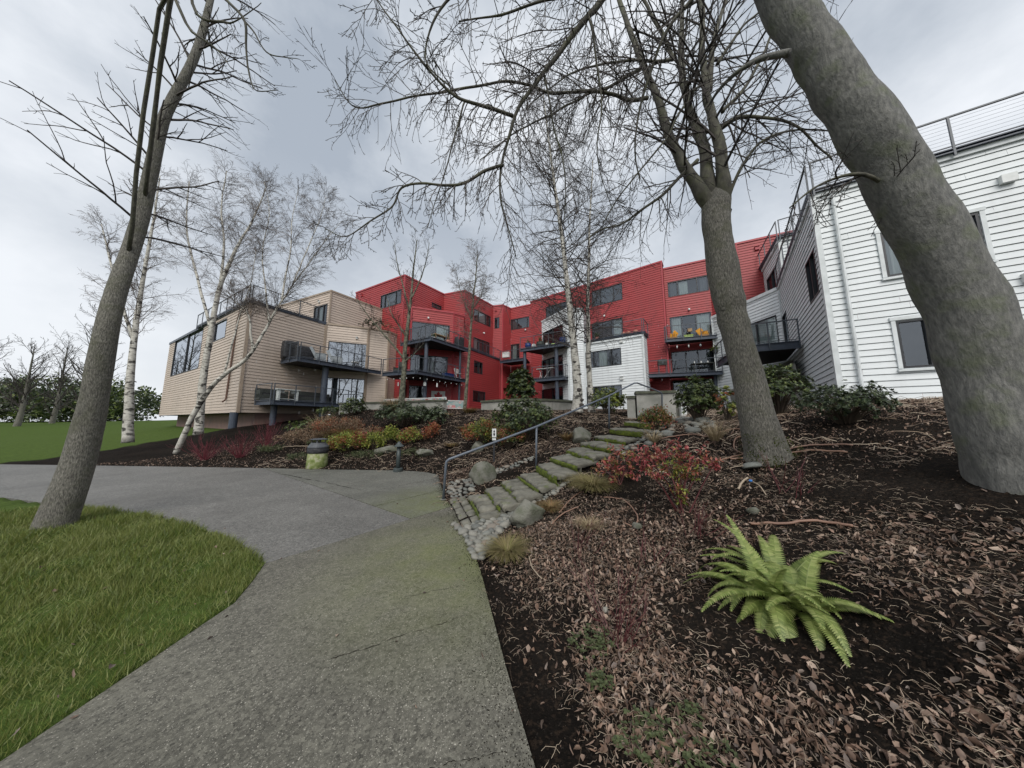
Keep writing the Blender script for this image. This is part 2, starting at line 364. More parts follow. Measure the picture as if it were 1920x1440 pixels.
def aggregate(name, base, base2, stone, amt, algae):
    m, t, b = newmat(name)
    n, _ = noise_n(t, .9, 6); c = ramp(t, n, [(.35, base), (.68, base2)])
    tcv = N(t, 'ShaderNodeTexCoord')
    for sc_, am_ in ((85, .8), (38, .45)):
        vv = N(t, 'ShaderNodeTexVoronoi'); vv.inputs['Scale'].default_value = sc_; t.links.new(tcv.outputs['Object'], vv.inputs[0]); sv = N(t, 'ShaderNodeSeparateColor'); t.links.new(vv.outputs['Color'], sv.inputs[0])
        c = mixc(t, ramp(t, sv.outputs[0], [(.0, am_), (.35, 0.0)]), c, tuple(x * .35 for x in base)); c = mixc(t, ramp(t, sv.outputs[1], [(.6, 0.0), (1.0, am_)]), c, tuple(min(x * 2.6, .5) for x in base))
    nf, _ = noise_n(t, 240, 3); c = mixc(t, ramp(t, nf, [(.5, 0.0), (.65, .6)]), c, tuple(x * 1.7 for x in base))
    c = mixc(t, ramp(t, nf, [(.33, .55), (.43, 0.0)]), c, tuple(x * .4 for x in base))
    tc = N(t, 'ShaderNodeTexCoord')
    for sc, th_, am in ((120, .30, .9), (60, .20, .95), (190, .3, .55)):
        v = N(t, 'ShaderNodeTexVoronoi'); v.inputs['Scale'].default_value = sc; v.inputs['Randomness'].default_value = 1; t.links.new(tc.outputs['Object'], v.inputs[0])
        s = N(t, 'ShaderNodeSeparateColor'); t.links.new(v.outputs['Color'], s.inputs[0])
        sel = ramp(t, s.outputs[0], [(1 - amt * (1.0 if sc > 100 else .42), 0.0), (1 - amt * (1.0 if sc > 100 else .42) + .04, 1.0)])
        dd = ramp(t, v.outputs['Distance'], [(th_, 1.0), (th_ + .1, 0.0)])
        f = N(t, 'ShaderNodeMath', operation='MULTIPLY'); t.links.new(sel, f.inputs[0]); t.links.new(dd, f.inputs[1])
        f2 = N(t, 'ShaderNodeMath', operation='MULTIPLY'); t.links.new(f.outputs[0], f2.inputs[0]); f2.inputs[1].default_value = am
        sc2 = mixc(t, s.outputs[1], stone, tuple(x * .45 for x in stone))
        c = mixc(t, f2.outputs[0], c, sc2)
    # broad stains and worn, paler patches
    ns, _ = noise_n(t, .55, 7, None, 'Object', .7); c = mixc(t, ramp(t, ns, [(.44, .0), (.62, .38)]), c, tuple(x * .5 for x in base)); ns2, _ = noise_n(t, 2.3, 6, (1, .5, 1), 'Object', .7); c = mixc(t, ramp(t, ns2, [(.52, .0), (.7, .30)]), c, tuple(x * 1.9 for x in base))
    # green algae along the damp right-hand edge, by the steps
    if algae:
        sx = N(t, 'ShaderNodeVectorMath', operation='DISTANCE'); sx.inputs[1].default_value = algae[0]; t.links.new(tc.outputs['Object'], sx.inputs[0])
        mr = N(t, 'ShaderNodeMapRange'); mr.inputs['From Min'].default_value = algae[1]; mr.inputs['From Max'].default_value = .1; t.links.new(sx.outputs['Value'], mr.inputs[0])
        n3, _ = noise_n(t, 3.5, 5); q = N(t, 'ShaderNodeMath', operation='MULTIPLY'); t.links.new(mr.outputs[0], q.inputs[0]); t.links.new(n3, q.inputs[1])
        c = mixc(t, q.outputs[0], c, (.14, .16, .045))
    t.links.new(c, b.inputs['Base Color']); b.inputs['Roughness'].default_value = .62; b.inputs['Specular IOR Level'].default_value = .28
    h, _ = noise_n(t, 160, 4); bump(t, b, h, .35, .004); return m
M['agg'] = aggregate('exposed_aggregate', (.088, .084, .068), (.150, .143, .116), (.50, .47, .40), .15, ((-.5, 3.7, 0), 1.9))
M['asph'] = aggregate('grey_asphalt', (.110, .107, .099), (.150, .146, .135), (.30, .30, .30), .07, None)
M['slab'] = aggregate('concrete_slab', (.098, .098, .085), (.142, .140, .120), (.28, .27, .25), .08, ((-1.3, 6.0, 0), 1.9))
path = bpy.data.objects.new('path', None); COL.objects.link(path); path['kind'] = 'structure'
nn = (.8, -.6); mm = (.6, .8); G = .008
near_p = clip(PATH, nn, -4.33 + G, 1)
slab('paving_slab', near_p, .0, 'agg', path)
def crack(x0, y0, x1, y1, n, w0):
    g = MB(); vs = []; L = math.hypot(x1 - x0, y1 - y0); nx, ny = -(y1 - y0) / L, (x1 - x0) / L
    for i in range(n + 1):
        s = i / n; o = .05 * noise.noise(Vector((s * 3, x0, 1))) + .018 * noise.noise(Vector((s * 17, y0, 1))) + .006 * noise.noise(Vector((s * 60, y0, 3))); ww = w0 * max(.12, .6 + 1.2 * noise.noise(Vector((s * 25, 5, x1)))) * min(1, 6 * s + .1, 6 * (1 - s) + .1)
        x, y = x0 + (x1 - x0) * s + nx * o, y0 + (y1 - y0) * s + ny * o; vs += [(x + nx * ww, y + ny * ww, .0035), (x - nx * ww, y - ny * ww, .0035)]
    g.add(vs, [(2 * i, 2 * i + 1, 2 * i + 3, 2 * i + 2) for i in range(n)]); g.build('crack', 'soil', path)
crack(-.32, 2.62, -1.35, 2.1, 140, .0026); crack(-.02, 1.62, -.5, 1.52, 60, .0018); crack(-.45, 3.05, -1.0, 2.85, 40, .0025); crack(-3.4, 6.9, -7.4, 9.3, 80, .012)
far = clip(PATH, nn, -4.33 - G, -1)
slab('asphalt_surface', clip(far, mm, 3.0 - G, -1), -.004, 'asph', path)
rest = clip(far, mm, 3.0 + G, 1)
cs = [-4.33, -5.5, -6.7, -7.95, -9.3, -10.8, -12.6, -14.6, -40]; ds = [3.0, 4.25, 5.5, 6.9, 12]
for i in range(len(cs) - 1):
    for j in range(len(ds) - 1):
        q = clip(rest, nn, cs[i] - G * .8, -1); q = clip(q, nn, cs[i + 1] + G * .8, 1); q = clip(q, mm, ds[j] + G * .8, 1); q = clip(q, mm, ds[j + 1] - G * .8, -1)
        if len(q) > 2: slab('paving_slab', q, rnd.uniform(-.004, .004), 'slab', path)

# ================================================================ BUILDINGS
UP = Vector((0, 0, 1))
class Wall:
    """vertical wall from plan point a to b (outside is on the camera's side)"""
    def __init__(s, a, b, z0, z1, z1b=None):
        s.a = Vector((a[0], a[1], 0)); s.b = Vector((b[0], b[1], 0)); s.z0 = z0; s.z1 = z1; s.L = (s.b - s.a).length
        s.d = (s.b - s.a) / s.L; s.n = Vector((s.d.y, -s.d.x, 0))       # outward
        s.op = []
    def hit(s, u, v):
        r = ray(u, v); t = (s.n.dot(s.a)) / (s.n.dot(r)); p = Vector((0, 0, EYE)) + r * t
        return (p - s.a).dot(s.d), p.z
    def P(s, q, z, o=0): return s.a + s.d * q + UP * z + s.n * o
def siding(w, m, parent, course=.2, lip=.026):
    g = MB(); k = 0
    z = w.z0
    while z < w.z1 - 1e-3:
        zt = min(z + course, w.z1)
        cuts = sorted({z, zt, *[e for o in w.op for e in (o[2], o[3]) if z < e < zt]})
        for za, zb in zip(cuts, cuts[1:]):
            zm = (za + zb) / 2; iv = [(0, w.L)]
            for o in w.op:
                if o[2] < zm < o[3]:
                    nv = []
                    for a, b in iv:
                        if o[1] <= a or o[0] >= b: nv.append((a, b)); continue
                        if o[0] > a: nv.append((a, o[0]))
                        if o[1] < b: nv.append((o[1], b))
                    iv = nv
            joints = [(hash((round(w.a.x * 7), int(z * 50))) % 360) / 100 + 3.6 * q for q in range(-1, int(w.L / 3.6) + 2)]; jv = []
            for a, b in iv:
                cu = [a] + [j for j in joints if a + .3 < j < b - .3] + [b]
                for q in range(len(cu) - 1): jv.append((cu[q] + (.002 if q else 0), cu[q + 1] - (.002 if q < len(cu) - 2 else 0)))
            for a, b in jv:
                if b - a < .01: continue
                lo = max(za, min(z + (.018 if m == 'tan' else .024), zb)); oa = lip * (1 - (lo - z) / course); ob = lip * (1 - (zb - z) / course)
                if lo < zb: g.add([w.P(a, lo, oa), w.P(b, lo, oa), w.P(b, zb, ob), w.P(a, zb, ob)], [(0, 1, 2, 3)])
                if za < z + (.018 if m == 'tan' else .024):
                    g.add([w.P(a, za, -.03), w.P(b, za, -.03), w.P(b, lo, -.03), w.P(a, lo, -.03), w.P(b, lo, oa + .001), w.P(a, lo, oa + .001), w.P(b, za, -.0), w.P(a, za, -.0)], [(0, 1, 2, 3), (3, 2, 4, 5), (7, 6, 1, 0)])
        z = zt
    g.build('siding', m, parent, kind='stuff')
def opening(w, tl, br, splits=(), parent=None, z0=None, z1=None, curtains=(), blinds=(), dark=False, glazed=True, name='window', depth=None, frame=.055, label=None):
    s0, zt = w.hit(*tl); s1, zb = w.hit(*br)
    if z0 is not None: zb = z0
    if z1 is not None: zt = z1
    s0 = max(s0, .05); s1 = min(s1, w.L - .05)
    w.op.append((s0, s1, zb, zt)); ax = (w.d, w.n, UP); F = frame
    g = MB()
    def hb(a, b, z, h): g.box(w.P((a + b) / 2, z, -.02), (b - a, .10, h), ax)
    def vb(q, w_, za, zb_): g.box(w.P(q, (za + zb_) / 2, -.021), (w_, .098, zb_ - za), ax)
    hb(s0 - .03, s1 + .03, zt, F); hb(s0 - .03, s1 + .03, zb, F)
    ed = [0] + list(splits) + [1]; xs = [s0 + (s1 - s0) * e for e in ed]
    for i, x in enumerate(xs): vb(x, F if 0 < i < len(xs) - 1 else F, zb + F / 2, zt - F / 2)
    fr = g.build(name, 'frame', parent, label=label)
    # room behind
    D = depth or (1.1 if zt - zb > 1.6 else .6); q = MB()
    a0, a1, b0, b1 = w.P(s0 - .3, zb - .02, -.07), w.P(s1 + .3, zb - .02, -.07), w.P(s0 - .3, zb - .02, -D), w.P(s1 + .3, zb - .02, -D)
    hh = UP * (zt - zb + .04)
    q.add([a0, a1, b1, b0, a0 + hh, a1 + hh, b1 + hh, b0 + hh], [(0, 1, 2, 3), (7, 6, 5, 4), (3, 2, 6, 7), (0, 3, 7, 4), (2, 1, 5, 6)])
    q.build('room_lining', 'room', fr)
    if glazed:
        for i in range(len(xs) - 1):
            a, b = xs[i] + F * .4, xs[i + 1] - F * .4
            p = MB(); o = -.035 - .012 * (i % 2); tw = rnd.uniform(-.006, .006)
            p.add([w.P(a, zb + F * .4, o), w.P(b, zb + F * .4, o + tw), w.P(b, zt - F * .4, o + tw), w.P(a, zt - F * .4, o)], [(0, 1, 2, 3)])
            p.build('pane', 'glassdark' if dark else ('glassrefl' if parent and parent.get('label', '').startswith('tan') else 'glass'), fr)
    for (c0, c1, mt) in curtains:
        c = MB(); n_ = max(6, int((c1 - c0) * (s1 - s0) / .07)); vs = []
        for i in range(n_ + 1):
            x = s0 + (s1 - s0) * (c0 + (c1 - c0) * i / n_); o = -.14 + .035 * (1 if i % 2 else -1) + rnd.uniform(-.01, .01)
            vs += [w.P(x, zb + .03, o), w.P(x, zt - .03, o)]
        c.add(vs, [(2 * i, 2 * i + 2, 2 * i + 3, 2 * i + 1) for i in range(n_)]); c.build('curtain', mt, fr)
    for (c0, c1, dr) in blinds:
        c = MB(); x0 = s0 + (s1 - s0) * c0; x1 = s0 + (s1 - s0) * c1; zz = zt - .04; zl = zt - (zt - zb) * dr
        while zz > zl:
            c.add([w.P(x0, zz, -.13), w.P(x1, zz, -.13), w.P(x1, zz - .085, -.11), w.P(x0, zz - .085, -.11)], [(0, 1, 2, 3)]); zz -= .08
        c.build('blind', 'blind', fr)
    return fr
def cap(pts, z, m, parent, h=.14, wd=.12, name='parapet_cap'):
    g = MB()
    for i in range(len(pts) - 1):
        a = Vector((*pts[i], z)); b = Vector((*pts[i + 1], z)); d = (b - a).normalized()
        g.bar(a - d * .03, b + d * .03, wd, h - i % 2 * .006)
    g.build(name, m, parent)
def roof_sheet(P, z, parent):
    g = MB(); g.add([(x, y, z) for x, y in P], [tuple(range(len(P)))]); g.build('roof', 'roof', parent)
def corner(p, z0, z1, m, parent, w=.11, name='corner_board'):
    MB().box((p[0], p[1], (z0 + z1) / 2), (w, w, z1 - z0), (Vector((.84, -.54, 0)), Vector((.54, .84, 0)), UP)).build(name, m, parent)
def deck(name, poly, z, rails, parent, depth=.27, rh=1.02, step=1.35, soffit=True, nc=8, closed_side=True):
    """poly: plan points; rails: index pairs of edges that carry fascia and railing"""
    base = MB()
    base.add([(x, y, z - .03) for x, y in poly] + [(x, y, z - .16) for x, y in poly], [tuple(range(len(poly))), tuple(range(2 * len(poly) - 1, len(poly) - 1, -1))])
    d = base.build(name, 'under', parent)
    if soffit:   # joists under the boards
        j = MB(); a = Vector((*poly[0], 0)); b = Vector((*poly[1], 0)); 
    cen = sum((Vector((*p, 0)) for p in poly), Vector()) / len(poly)
    cb = MB()
    for e in rails:
        i, k = e[0], e[1]
        a = Vector((*poly[i], 0)); b = Vector((*poly[k], 0)); L = (b - a).length; dr = (b - a) / L; nrm = Vector((dr.y, -dr.x, 0))
        if nrm.dot((a + b) / 2 - cen) < 0: nrm = -nrm
        f = MB(); ff = z - depth / 2 + .02
        f.box((a + b) / 2 + UP * ff, (L, .05, depth - .05), (dr, nrm, UP))
        f.box((a + b) / 2 + UP * (z + .01) + nrm * .035, (L, .12, .035), (dr, nrm, UP))
        f.box((a + b) / 2 + UP * (z - depth + .03) + nrm * .035, (L, .12, .035), (dr, nrm, UP))
        f.build('fascia', 'metal', d)
        if len(e) > 2 and not e[2]: continue
        n = max(1, round(L / step)); o = nrm * .075
        for q in range(n + 1):
            p = a + dr * min(max(L * q / n, .03), L - .03) + o
            MB().box(p + UP * (z + rh / 2 - .12), (.045, .045, rh + .2), (dr, nrm, UP)).build('rail_post', 'rail', d)
        MB().bar(a + o + UP * (z + rh), b + o + UP * (z + rh), .05, .045).build('top_rail', 'rail', d)
        MB().bar(a + o + UP * (z + .09), b + o + UP * (z + .09), .03, .03).build('bottom_rail', 'rail', d)
        for q in range(1, nc):
            zz = z + .09 + (rh - .09) * q / nc; cb.tube([a + o + UP * zz, b + o + UP * zz], .0035, 3, False)
    if cb.v: cb.build('cable', 'rail', d, kind='stuff')
    return d
def column(p, z0, z1, parent, r=.15, name='column'):
    MB().lathe([(r, 0), (r, z1 - z0)], (p[0], p[1], z0), 16).build(name, 'metal', parent, smooth=False)
def vent(w, u, v, m, parent, s=.2, name='wall_vent'):
    q, z = w.hit(u, v); g = MB()
    g.box(w.P(q, z, .07), (s, .12, s), (w.d, w.n, UP)); g.box(w.P(q, z + s * .5, .1), (s * 1.15, .2, .025), (w.d, w.n, UP)); g.build(name, m, parent)
def wall_lamp(w, u, v, parent):
    q, z = w.hit(u, v); g = MB(); g.lathe([(.02, -.1), (.07, -.06), (.085, 0), (.07, .06), (.02, .09)], w.P(q, z, .14), 10)
    g.box(w.P(q, z + .06, .05), (.1, .12, .1), (w.d, w.n, UP)); g.build('wall_lamp', 'offwhite', parent)
def xy(v): return (v.x, v.y)
LG, LA, LB, LC = 2.3, 5.2, 8.0, 10.9

# ---------------- red building
red = thing('apartment_building', 'long four storey red clapboard apartment building stepping round the terrace', 'building')
R0, R1, R2, R3, R4, R5, R6 = (-16.1, 28.3), (-9.7, 24.64), (-7.07, 28.64), (-4.76, 27.77), (-2.15, 31.74), (-1.03, 31.4), (-.13, 32.5)
R7, R8, R9, R10, R11, R12 = (2.1, 31.3), (12.65, 22.9), (13.15, 23.6), (16.0, 22.1), (16.7, 20.0), (26, 15.3)
TR = 14.7
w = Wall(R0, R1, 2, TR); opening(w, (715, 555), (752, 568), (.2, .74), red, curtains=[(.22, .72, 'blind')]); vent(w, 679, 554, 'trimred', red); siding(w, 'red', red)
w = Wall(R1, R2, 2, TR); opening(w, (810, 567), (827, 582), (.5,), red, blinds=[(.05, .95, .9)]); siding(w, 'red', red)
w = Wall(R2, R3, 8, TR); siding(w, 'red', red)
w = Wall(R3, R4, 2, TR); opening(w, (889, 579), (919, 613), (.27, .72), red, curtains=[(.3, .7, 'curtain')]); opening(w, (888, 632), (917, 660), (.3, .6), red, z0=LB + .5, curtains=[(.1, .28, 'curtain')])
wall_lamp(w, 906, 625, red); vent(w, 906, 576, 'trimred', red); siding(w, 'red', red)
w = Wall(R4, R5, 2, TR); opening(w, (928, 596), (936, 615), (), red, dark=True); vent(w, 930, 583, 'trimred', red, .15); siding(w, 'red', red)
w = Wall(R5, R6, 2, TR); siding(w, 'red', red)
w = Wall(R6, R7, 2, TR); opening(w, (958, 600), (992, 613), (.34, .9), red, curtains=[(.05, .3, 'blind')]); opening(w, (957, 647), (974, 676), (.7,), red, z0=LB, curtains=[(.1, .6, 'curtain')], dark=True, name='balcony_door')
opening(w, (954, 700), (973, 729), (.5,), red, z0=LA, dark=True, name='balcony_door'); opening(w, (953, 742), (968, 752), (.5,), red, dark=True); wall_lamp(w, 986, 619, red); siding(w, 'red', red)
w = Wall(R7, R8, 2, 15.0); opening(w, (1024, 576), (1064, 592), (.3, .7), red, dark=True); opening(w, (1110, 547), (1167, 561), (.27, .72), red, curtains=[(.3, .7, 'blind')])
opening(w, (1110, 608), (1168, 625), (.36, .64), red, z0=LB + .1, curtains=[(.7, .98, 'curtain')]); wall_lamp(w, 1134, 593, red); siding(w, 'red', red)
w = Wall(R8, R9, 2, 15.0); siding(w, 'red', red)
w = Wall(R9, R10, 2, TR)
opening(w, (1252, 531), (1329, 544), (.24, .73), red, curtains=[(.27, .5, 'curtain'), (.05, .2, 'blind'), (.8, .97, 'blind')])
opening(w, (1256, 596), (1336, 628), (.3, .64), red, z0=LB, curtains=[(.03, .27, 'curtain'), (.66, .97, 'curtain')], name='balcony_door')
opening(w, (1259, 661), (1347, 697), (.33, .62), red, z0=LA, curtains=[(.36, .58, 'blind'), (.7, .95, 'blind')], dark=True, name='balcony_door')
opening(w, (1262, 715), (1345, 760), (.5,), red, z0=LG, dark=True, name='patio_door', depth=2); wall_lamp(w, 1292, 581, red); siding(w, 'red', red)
w = Wall(R10, R11, 2, TR); siding(w, 'red', red)
w = Wall(R11, R12, 2, TR); vent(w, 1419, 466, 'trimred', red, .25); siding(w, 'red', red)
cap([R0, R1, R2, R3, R4, R5, R6, R7], TR, 'trimred', red); cap([R7, R8, R9], 15.0, 'trimred', red); cap([R9, R10, R11, R12], TR, 'trimred', red)
for p in (R1, R3, R5, R11): corner(p, 2, TR - .08, 'trimred', red)
corner(R8, 2, 14.92, 'trimred', red)
roof_sheet([R0, R1, R2, R3, R4, R5, R6, R7, R8, R9, R10, R11, R12, (34, 30), (18, 38), (0, 44), (-22, 40)], TR - .3, red)
# lower projecting block behind the left balconies
P0, P1, P2 = (-8.67, 23.98), (-5.33, 25.35), (-4.5, 26.1)
PV = (-3.95, 26.35)
w = Wall((-9.75, 24.7), P0, 2, 11.4); siding(w, 'red', red)
w = Wall(P0, P1, 2, 11.4)
opening(w, (767, 602), (842, 640), (.35, .62), red, z0=LB, curtains=[(.65, .97, 'curtain')], name='balcony_door')
opening(w, (765, 664), (838, 705), (.36, .52, .66), red, z0=LA, curtains=[(.36, .5, 'curtain'), (.53, .64, 'curtain')], name='balcony_door')
opening(w, (761, 723), (796, 750), (.5,), red, z0=LG, dark=True, name='patio_door'); wall_lamp(w, 803, 597, red); siding(w, 'red', red)
w = Wall(P1, P2, 2, 11.4); siding(w, 'red', red)
w = Wall(P2, R3, 2, 11.4); siding(w, 'red', red)
cap([P0, P1, P2, R3], 11.4, 'trimred', red); roof_sheet([P0, P1, P2, R3, R2, R1], 11.1, red)
for p in (P0, P1): corner(p, 2, 11.3, 'trimred', red)
V1 = (-1.36, 31.3)
w = Wall(PV, V1, 2, 8.3)
opening(w, (889, 676), (904, 702), (.55,), red, dark=True, curtains=[(.6, .8, 'curtain')]); opening(w, (887, 732), (909, 754), (.5,), red, dark=True, curtains=[(.5, .95, 'blind')]); siding(w, 'red', red)
w = Wall(P2, PV, 2, 8.3); siding(w, 'red', red)
w = Wall(V1, (-.9, 32), 2, 8.3); siding(w, 'red', red)
corner(PV, 2, 8.25, 'trimred', red); corner(V1, 2, 8.25, 'trimred', red)
cap([P2, PV, V1], 8.3, 'metal', red, .18); roof_sheet([P2, PV, V1, R4, R3], 8.2, red)
deck('roof_terrace_edge', [PV, V1, (-2.15, 31.9), (-4.6, 27.6)], 8.38, [(0, 1)], red, depth=.12, rh=.95)
# downpipes on the left block
MB().tube([at(861, 594, 25.6), at(861, 636, 25.2)], .04, 6).build('downpipe', 'trimred', red)
# left balconies
DB = [(-9.2, 23.3), (-6.2, 21.6), (-3.95, 25.5), (-4.7, 26.0), P1, P0]
dB = deck('balcony', DB, LB, [(0, 1), (1, 2)], red)
DA = [(-9.75, 21.5), (-6.9, 20.45), (-4.15, 25.2), (-4.7, 26.0), P1, P0, (-9.9, 23.9)]
dA = deck('balcony', DA, LA, [(0, 1), (1, 2)], red)
for p in ((-6.75, 22.2),): column(p, 2.2, LB - .2, red)
column((-4.6, 25.0), 2.2, LB - .2, red, .1)
# small balconies in the inner corner
a = atz(938, 679, LB - .1); b_ = atz(987, 673, LB - .1)
deck('balcony', [xy(a), xy(b_), (2.0, 31.1), (-.1, 32.3), (-.9, 31.3)], LB, [(0, 1)], red)
a = atz(934, 733, LA - .1); b_ = atz(968, 730, LA - .1)
deck('balcony', [xy(a), xy(b_), (1.5, 31.4), (-.1, 32.3), (-.9, 31.3)], LA, [(0, 1)], red)
# right balconies
dRB = deck('balcony', [(12.15, 22.1), (15.55, 20.95), (16.2, 21.9), (13.2, 23.4), (12.7, 22.8)], LB, [(0, 1), (0, 4)], red)
dRA = deck('balcony', [(10.45, 22.2), (15.35, 20.7), (16.2, 21.9), (13.2, 23.4), (11.0, 23.6)], LA, [(0, 1), (0, 4)], red, step=1.5)
# recess wall of the ground floor right
column((15.2, 21.3), 2.2, LA - .2, red, .12)

# ---------------- white annex
wh = thing('building_wing', 'white clapboard wing with roof terrace in front of the long red building', 'building')
C0, C1, C2, C3, C4, C5 = (2.9, 27.1), (4.75, 23.75), (6.15, 23.85), (9.87, 21.1), (10.7, 22.25), (11.2, 24.2)
w = Wall(C0, C1, 2, 11.2)
opening(w, (1019, 640), (1056, 640), (.5,), wh, z0=LB, z1=10.0, dark=True, name='balcony_door'); opening(w, (1018, 700), (1056, 706), (.33, .66), wh, z0=LA, z1=7.3, dark=True, curtains=[(.1, .5, 'curtain')], name='balcony_door')
opening(w, (1018, 745), (1056, 750), (.5,), wh, z0=LG, z1=4.5, dark=True, name='patio_door'); siding(w, 'white', wh)
w = Wall(C1, C2, 2, 11.2); siding(w, 'white', wh)
w = Wall(C2, (7.2, 26.6), 8, 11.2); siding(w, 'white', wh)
w = Wall(C2, C3, 2, 8.15)
opening(w, (1097, 662), (1165, 683), (.24, .74), wh, curtains=[(.38, .62, 'curtain'), (.64, .72, 'blind')]); opening(w, (1097, 727), (1167, 760), (.24, .74), wh, curtains=[(.3, .7, 'blind')])
vent(w, 1165, 640, 'offwhite', wh, .24); vent(w, 1166, 709, 'offwhite', wh, .24); siding(w, 'white', wh)
w = Wall(C3, C4, 2, 8.15); siding(w, 'white', wh)
w = Wall(C4, C5, 2, 8.15); siding(w, 'white', wh)
cap([C0, C1, C2], 11.2, 'trimwhite', wh); cap([C2, C3, C4, C5], 8.15, 'metal', wh, .1)
cap([(C2[0], C2[1] - .02), (C3[0], C3[1] - .04)], 8.02, 'trimwhite', wh, .14, .14, 'fascia_board')
for p, z in ((C1, 11.1), (C2, 8.0), (C3, 8.0)): corner(p, 2, z, 'trimwhite', wh, .14)
roof_sheet([C0, C1, C2, (7.2, 26.6)], 11.0, wh); roof_sheet([C2, C3, C4, C5, (7.2, 26.9)], 8.0, wh)
deck('roof_terrace_edge', [(6.3, 23.68), (C3[0], C3[1] - .06), (C4[0] + .06, C4[1]), (9, 24.5)], 8.28, [(0, 1), (1, 2)], wh, depth=.12, step=1.5, rh=1.0)
dMB = deck('balcony', [(.77, 25.36), (4.33, 23.2), (4.95, 23.95), (3.0, 27.0)], LB, [(0, 1), (1, 2)], wh)
dMA = deck('balcony', [(1.76, 24.8), (4.28, 23.3), (4.95, 24.2), (2.9, 27.0)], LA, [(0, 1), (1, 2)], wh)
column((1.15, 25.4), 2.2, LB - .2, wh, .15); column((3.75, 23.85), 2.2, LB - .2, wh, .16)

# ---------------- tan building
tan = thing('apartment_building', 'tan clapboard apartment building with two dark steel balconies at left', 'building')
TT = 9.2
Km, K0, K1, K2, K3, K4, K5 = (-34, 27.9), (-20.8, 20), (-16.75, 17.65), (-14.64, 21.92), (-11.86, 23.11), (-10.54, 23.98), (-10.1, 25.6)
w = Wall(Km, K1, 2.1, TT); opening(w, (330, 640), (372, 690), (.5,), tan); opening(w, (405, 608), (422, 632), (), tan, label='narrow window with white surround'); siding(w, 'tan', tan)
pa, pz = w.hit(452, 587); pb, pz2 = w.hit(426, 750)
MB().tube([w.P(pa, pz, .07), w.P(pa - .25, pz - .5, .07), w.P(pb, 3.0, .07), w.P(pb - .1, 2.8, .2)], .05, 7).build('downpipe', 'copper', tan)
w = Wall(K1, K2, 2.1, TT); siding(w, 'tan', tan)
w = Wall(K2, K3, 2.1, TT)
opening(w, (617, 640), (713, 696), (.33, .68), tan, z0=5.65, blinds=[(.0, .33, .95)], name='balcony_door'); opening(w, (609, 708), (709, 753), (.19, .36, .67), tan, z0=2.85, curtains=[(.22, .33, 'curtain'), (.05, .15, 'curtain'), (.83, .98, 'curtain')], name='balcony_door')
vent(w, 669, 634, 'offwhite', tan, .14); siding(w, 'tan', tan)
w = Wall(K3, K4, 2.1, TT); siding(w, 'tan', tan)
w = Wall(K4, K5, 2.1, TT); siding(w, 'tan', tan)
cap([Km, K1, K2], TT, 'metal', tan, .2); cap([K2, K3, K4, K5], TT, 'trimtan', tan)
for p in (K1, K2, K3, K4): corner(p, 2.1, TT - .1, 'trimtan', tan, .16)
H0, H1, H2 = (-24.0, 26.5), (-14.56, 22.08), (-12.1, 26.3)
w = Wall(H0, H1, 8.8, 12); opening(w, (590, 577), (612, 600), (.3, .72), tan, z0=9.35, curtains=[(.32, .5, 'curtain')], dark=True); vent(w, 600, 566, 'offwhite', tan, .15); siding(w, 'tan', tan)
w = Wall(H1, H2, 8.8, 12); siding(w, 'tan', tan)
cap([H0, H1, H2], 12, 'trimtan', tan); corner(H1, 9.2, 11.9, 'trimtan', tan)
roof_sheet([H0, H1, H2, (-20, 32)], 11.8, tan); roof_sheet([Km, K1, K2, K3, K4, K5, (-12, 30), (-30, 38)], 8.95, tan)
deck('roof_terrace_edge', [(-26, 23.05), (-16.72, 17.6), (-14.9, 21.4), (-20, 26)], 9.28, [(0, 1), (1, 2)], tan, depth=.12, step=1.3, rh=1.0)
td2 = deck('balcony', [(-15.38, 18.95), (-13.7, 18.13), (-10.85, 23.45), (-11.9, 23.0), K2, (-15.9, 19.3)], 5.65, [(0, 1), (1, 2)], tan, step=1.2)
td1 = deck('balcony', [(-15.9, 17.9), (-14.3, 17.15), (-12.15, 21.3), (-12.7, 22.6), K2, (-16.3, 18.5)], 2.82, [(0, 1), (1, 2)], tan, step=1.2)
MB().bar((-12.2, 21.35, 3.8), (-11.9, 22.9, 3.8), .04, .04).bar((-11.9, 22.9, 3.8), (-11.9, 22.9, 2.3), .04, .04).build('handrail', 'rail', tan)
column((-13.2, 20.1), 1.4, 5.5, tan, .2); column((-15.0, 18.2), .9, 2.7, tan, .17); column((-16.9, 17.6), .5, 2.12, tan, .2)
w = Wall((-33, 28.6), (-16.6, 18.7), .2, 2.1); f = MB(); f.add([w.P(0, .2), w.P(w.L, .2), w.P(w.L, 2.1), w.P(0, 2.1)], [(0, 1, 2, 3)]); f.build('foundation', 'found', tan)
w = Wall((-16.6, 18.7), (-14.2, 22.4), .2, 2.1); f = MB(); f.add([w.P(0, .2), w.P(w.L, .2), w.P(w.L, 2.1), w.P(0, 2.1)], [(0, 1, 2, 3)]); f.build('foundation', 'found', tan)
f = MB(); f.add([(*Km, 2.1), (*K1, 2.1), (*K2, 2.1), (-14.2, 22.4, 2.1), (-16.6, 18.7, 2.1), (-33, 28.6, 2.1)], [(0, 1, 2, 3, 4, 5)]); f.build('soffit', 'under', tan)
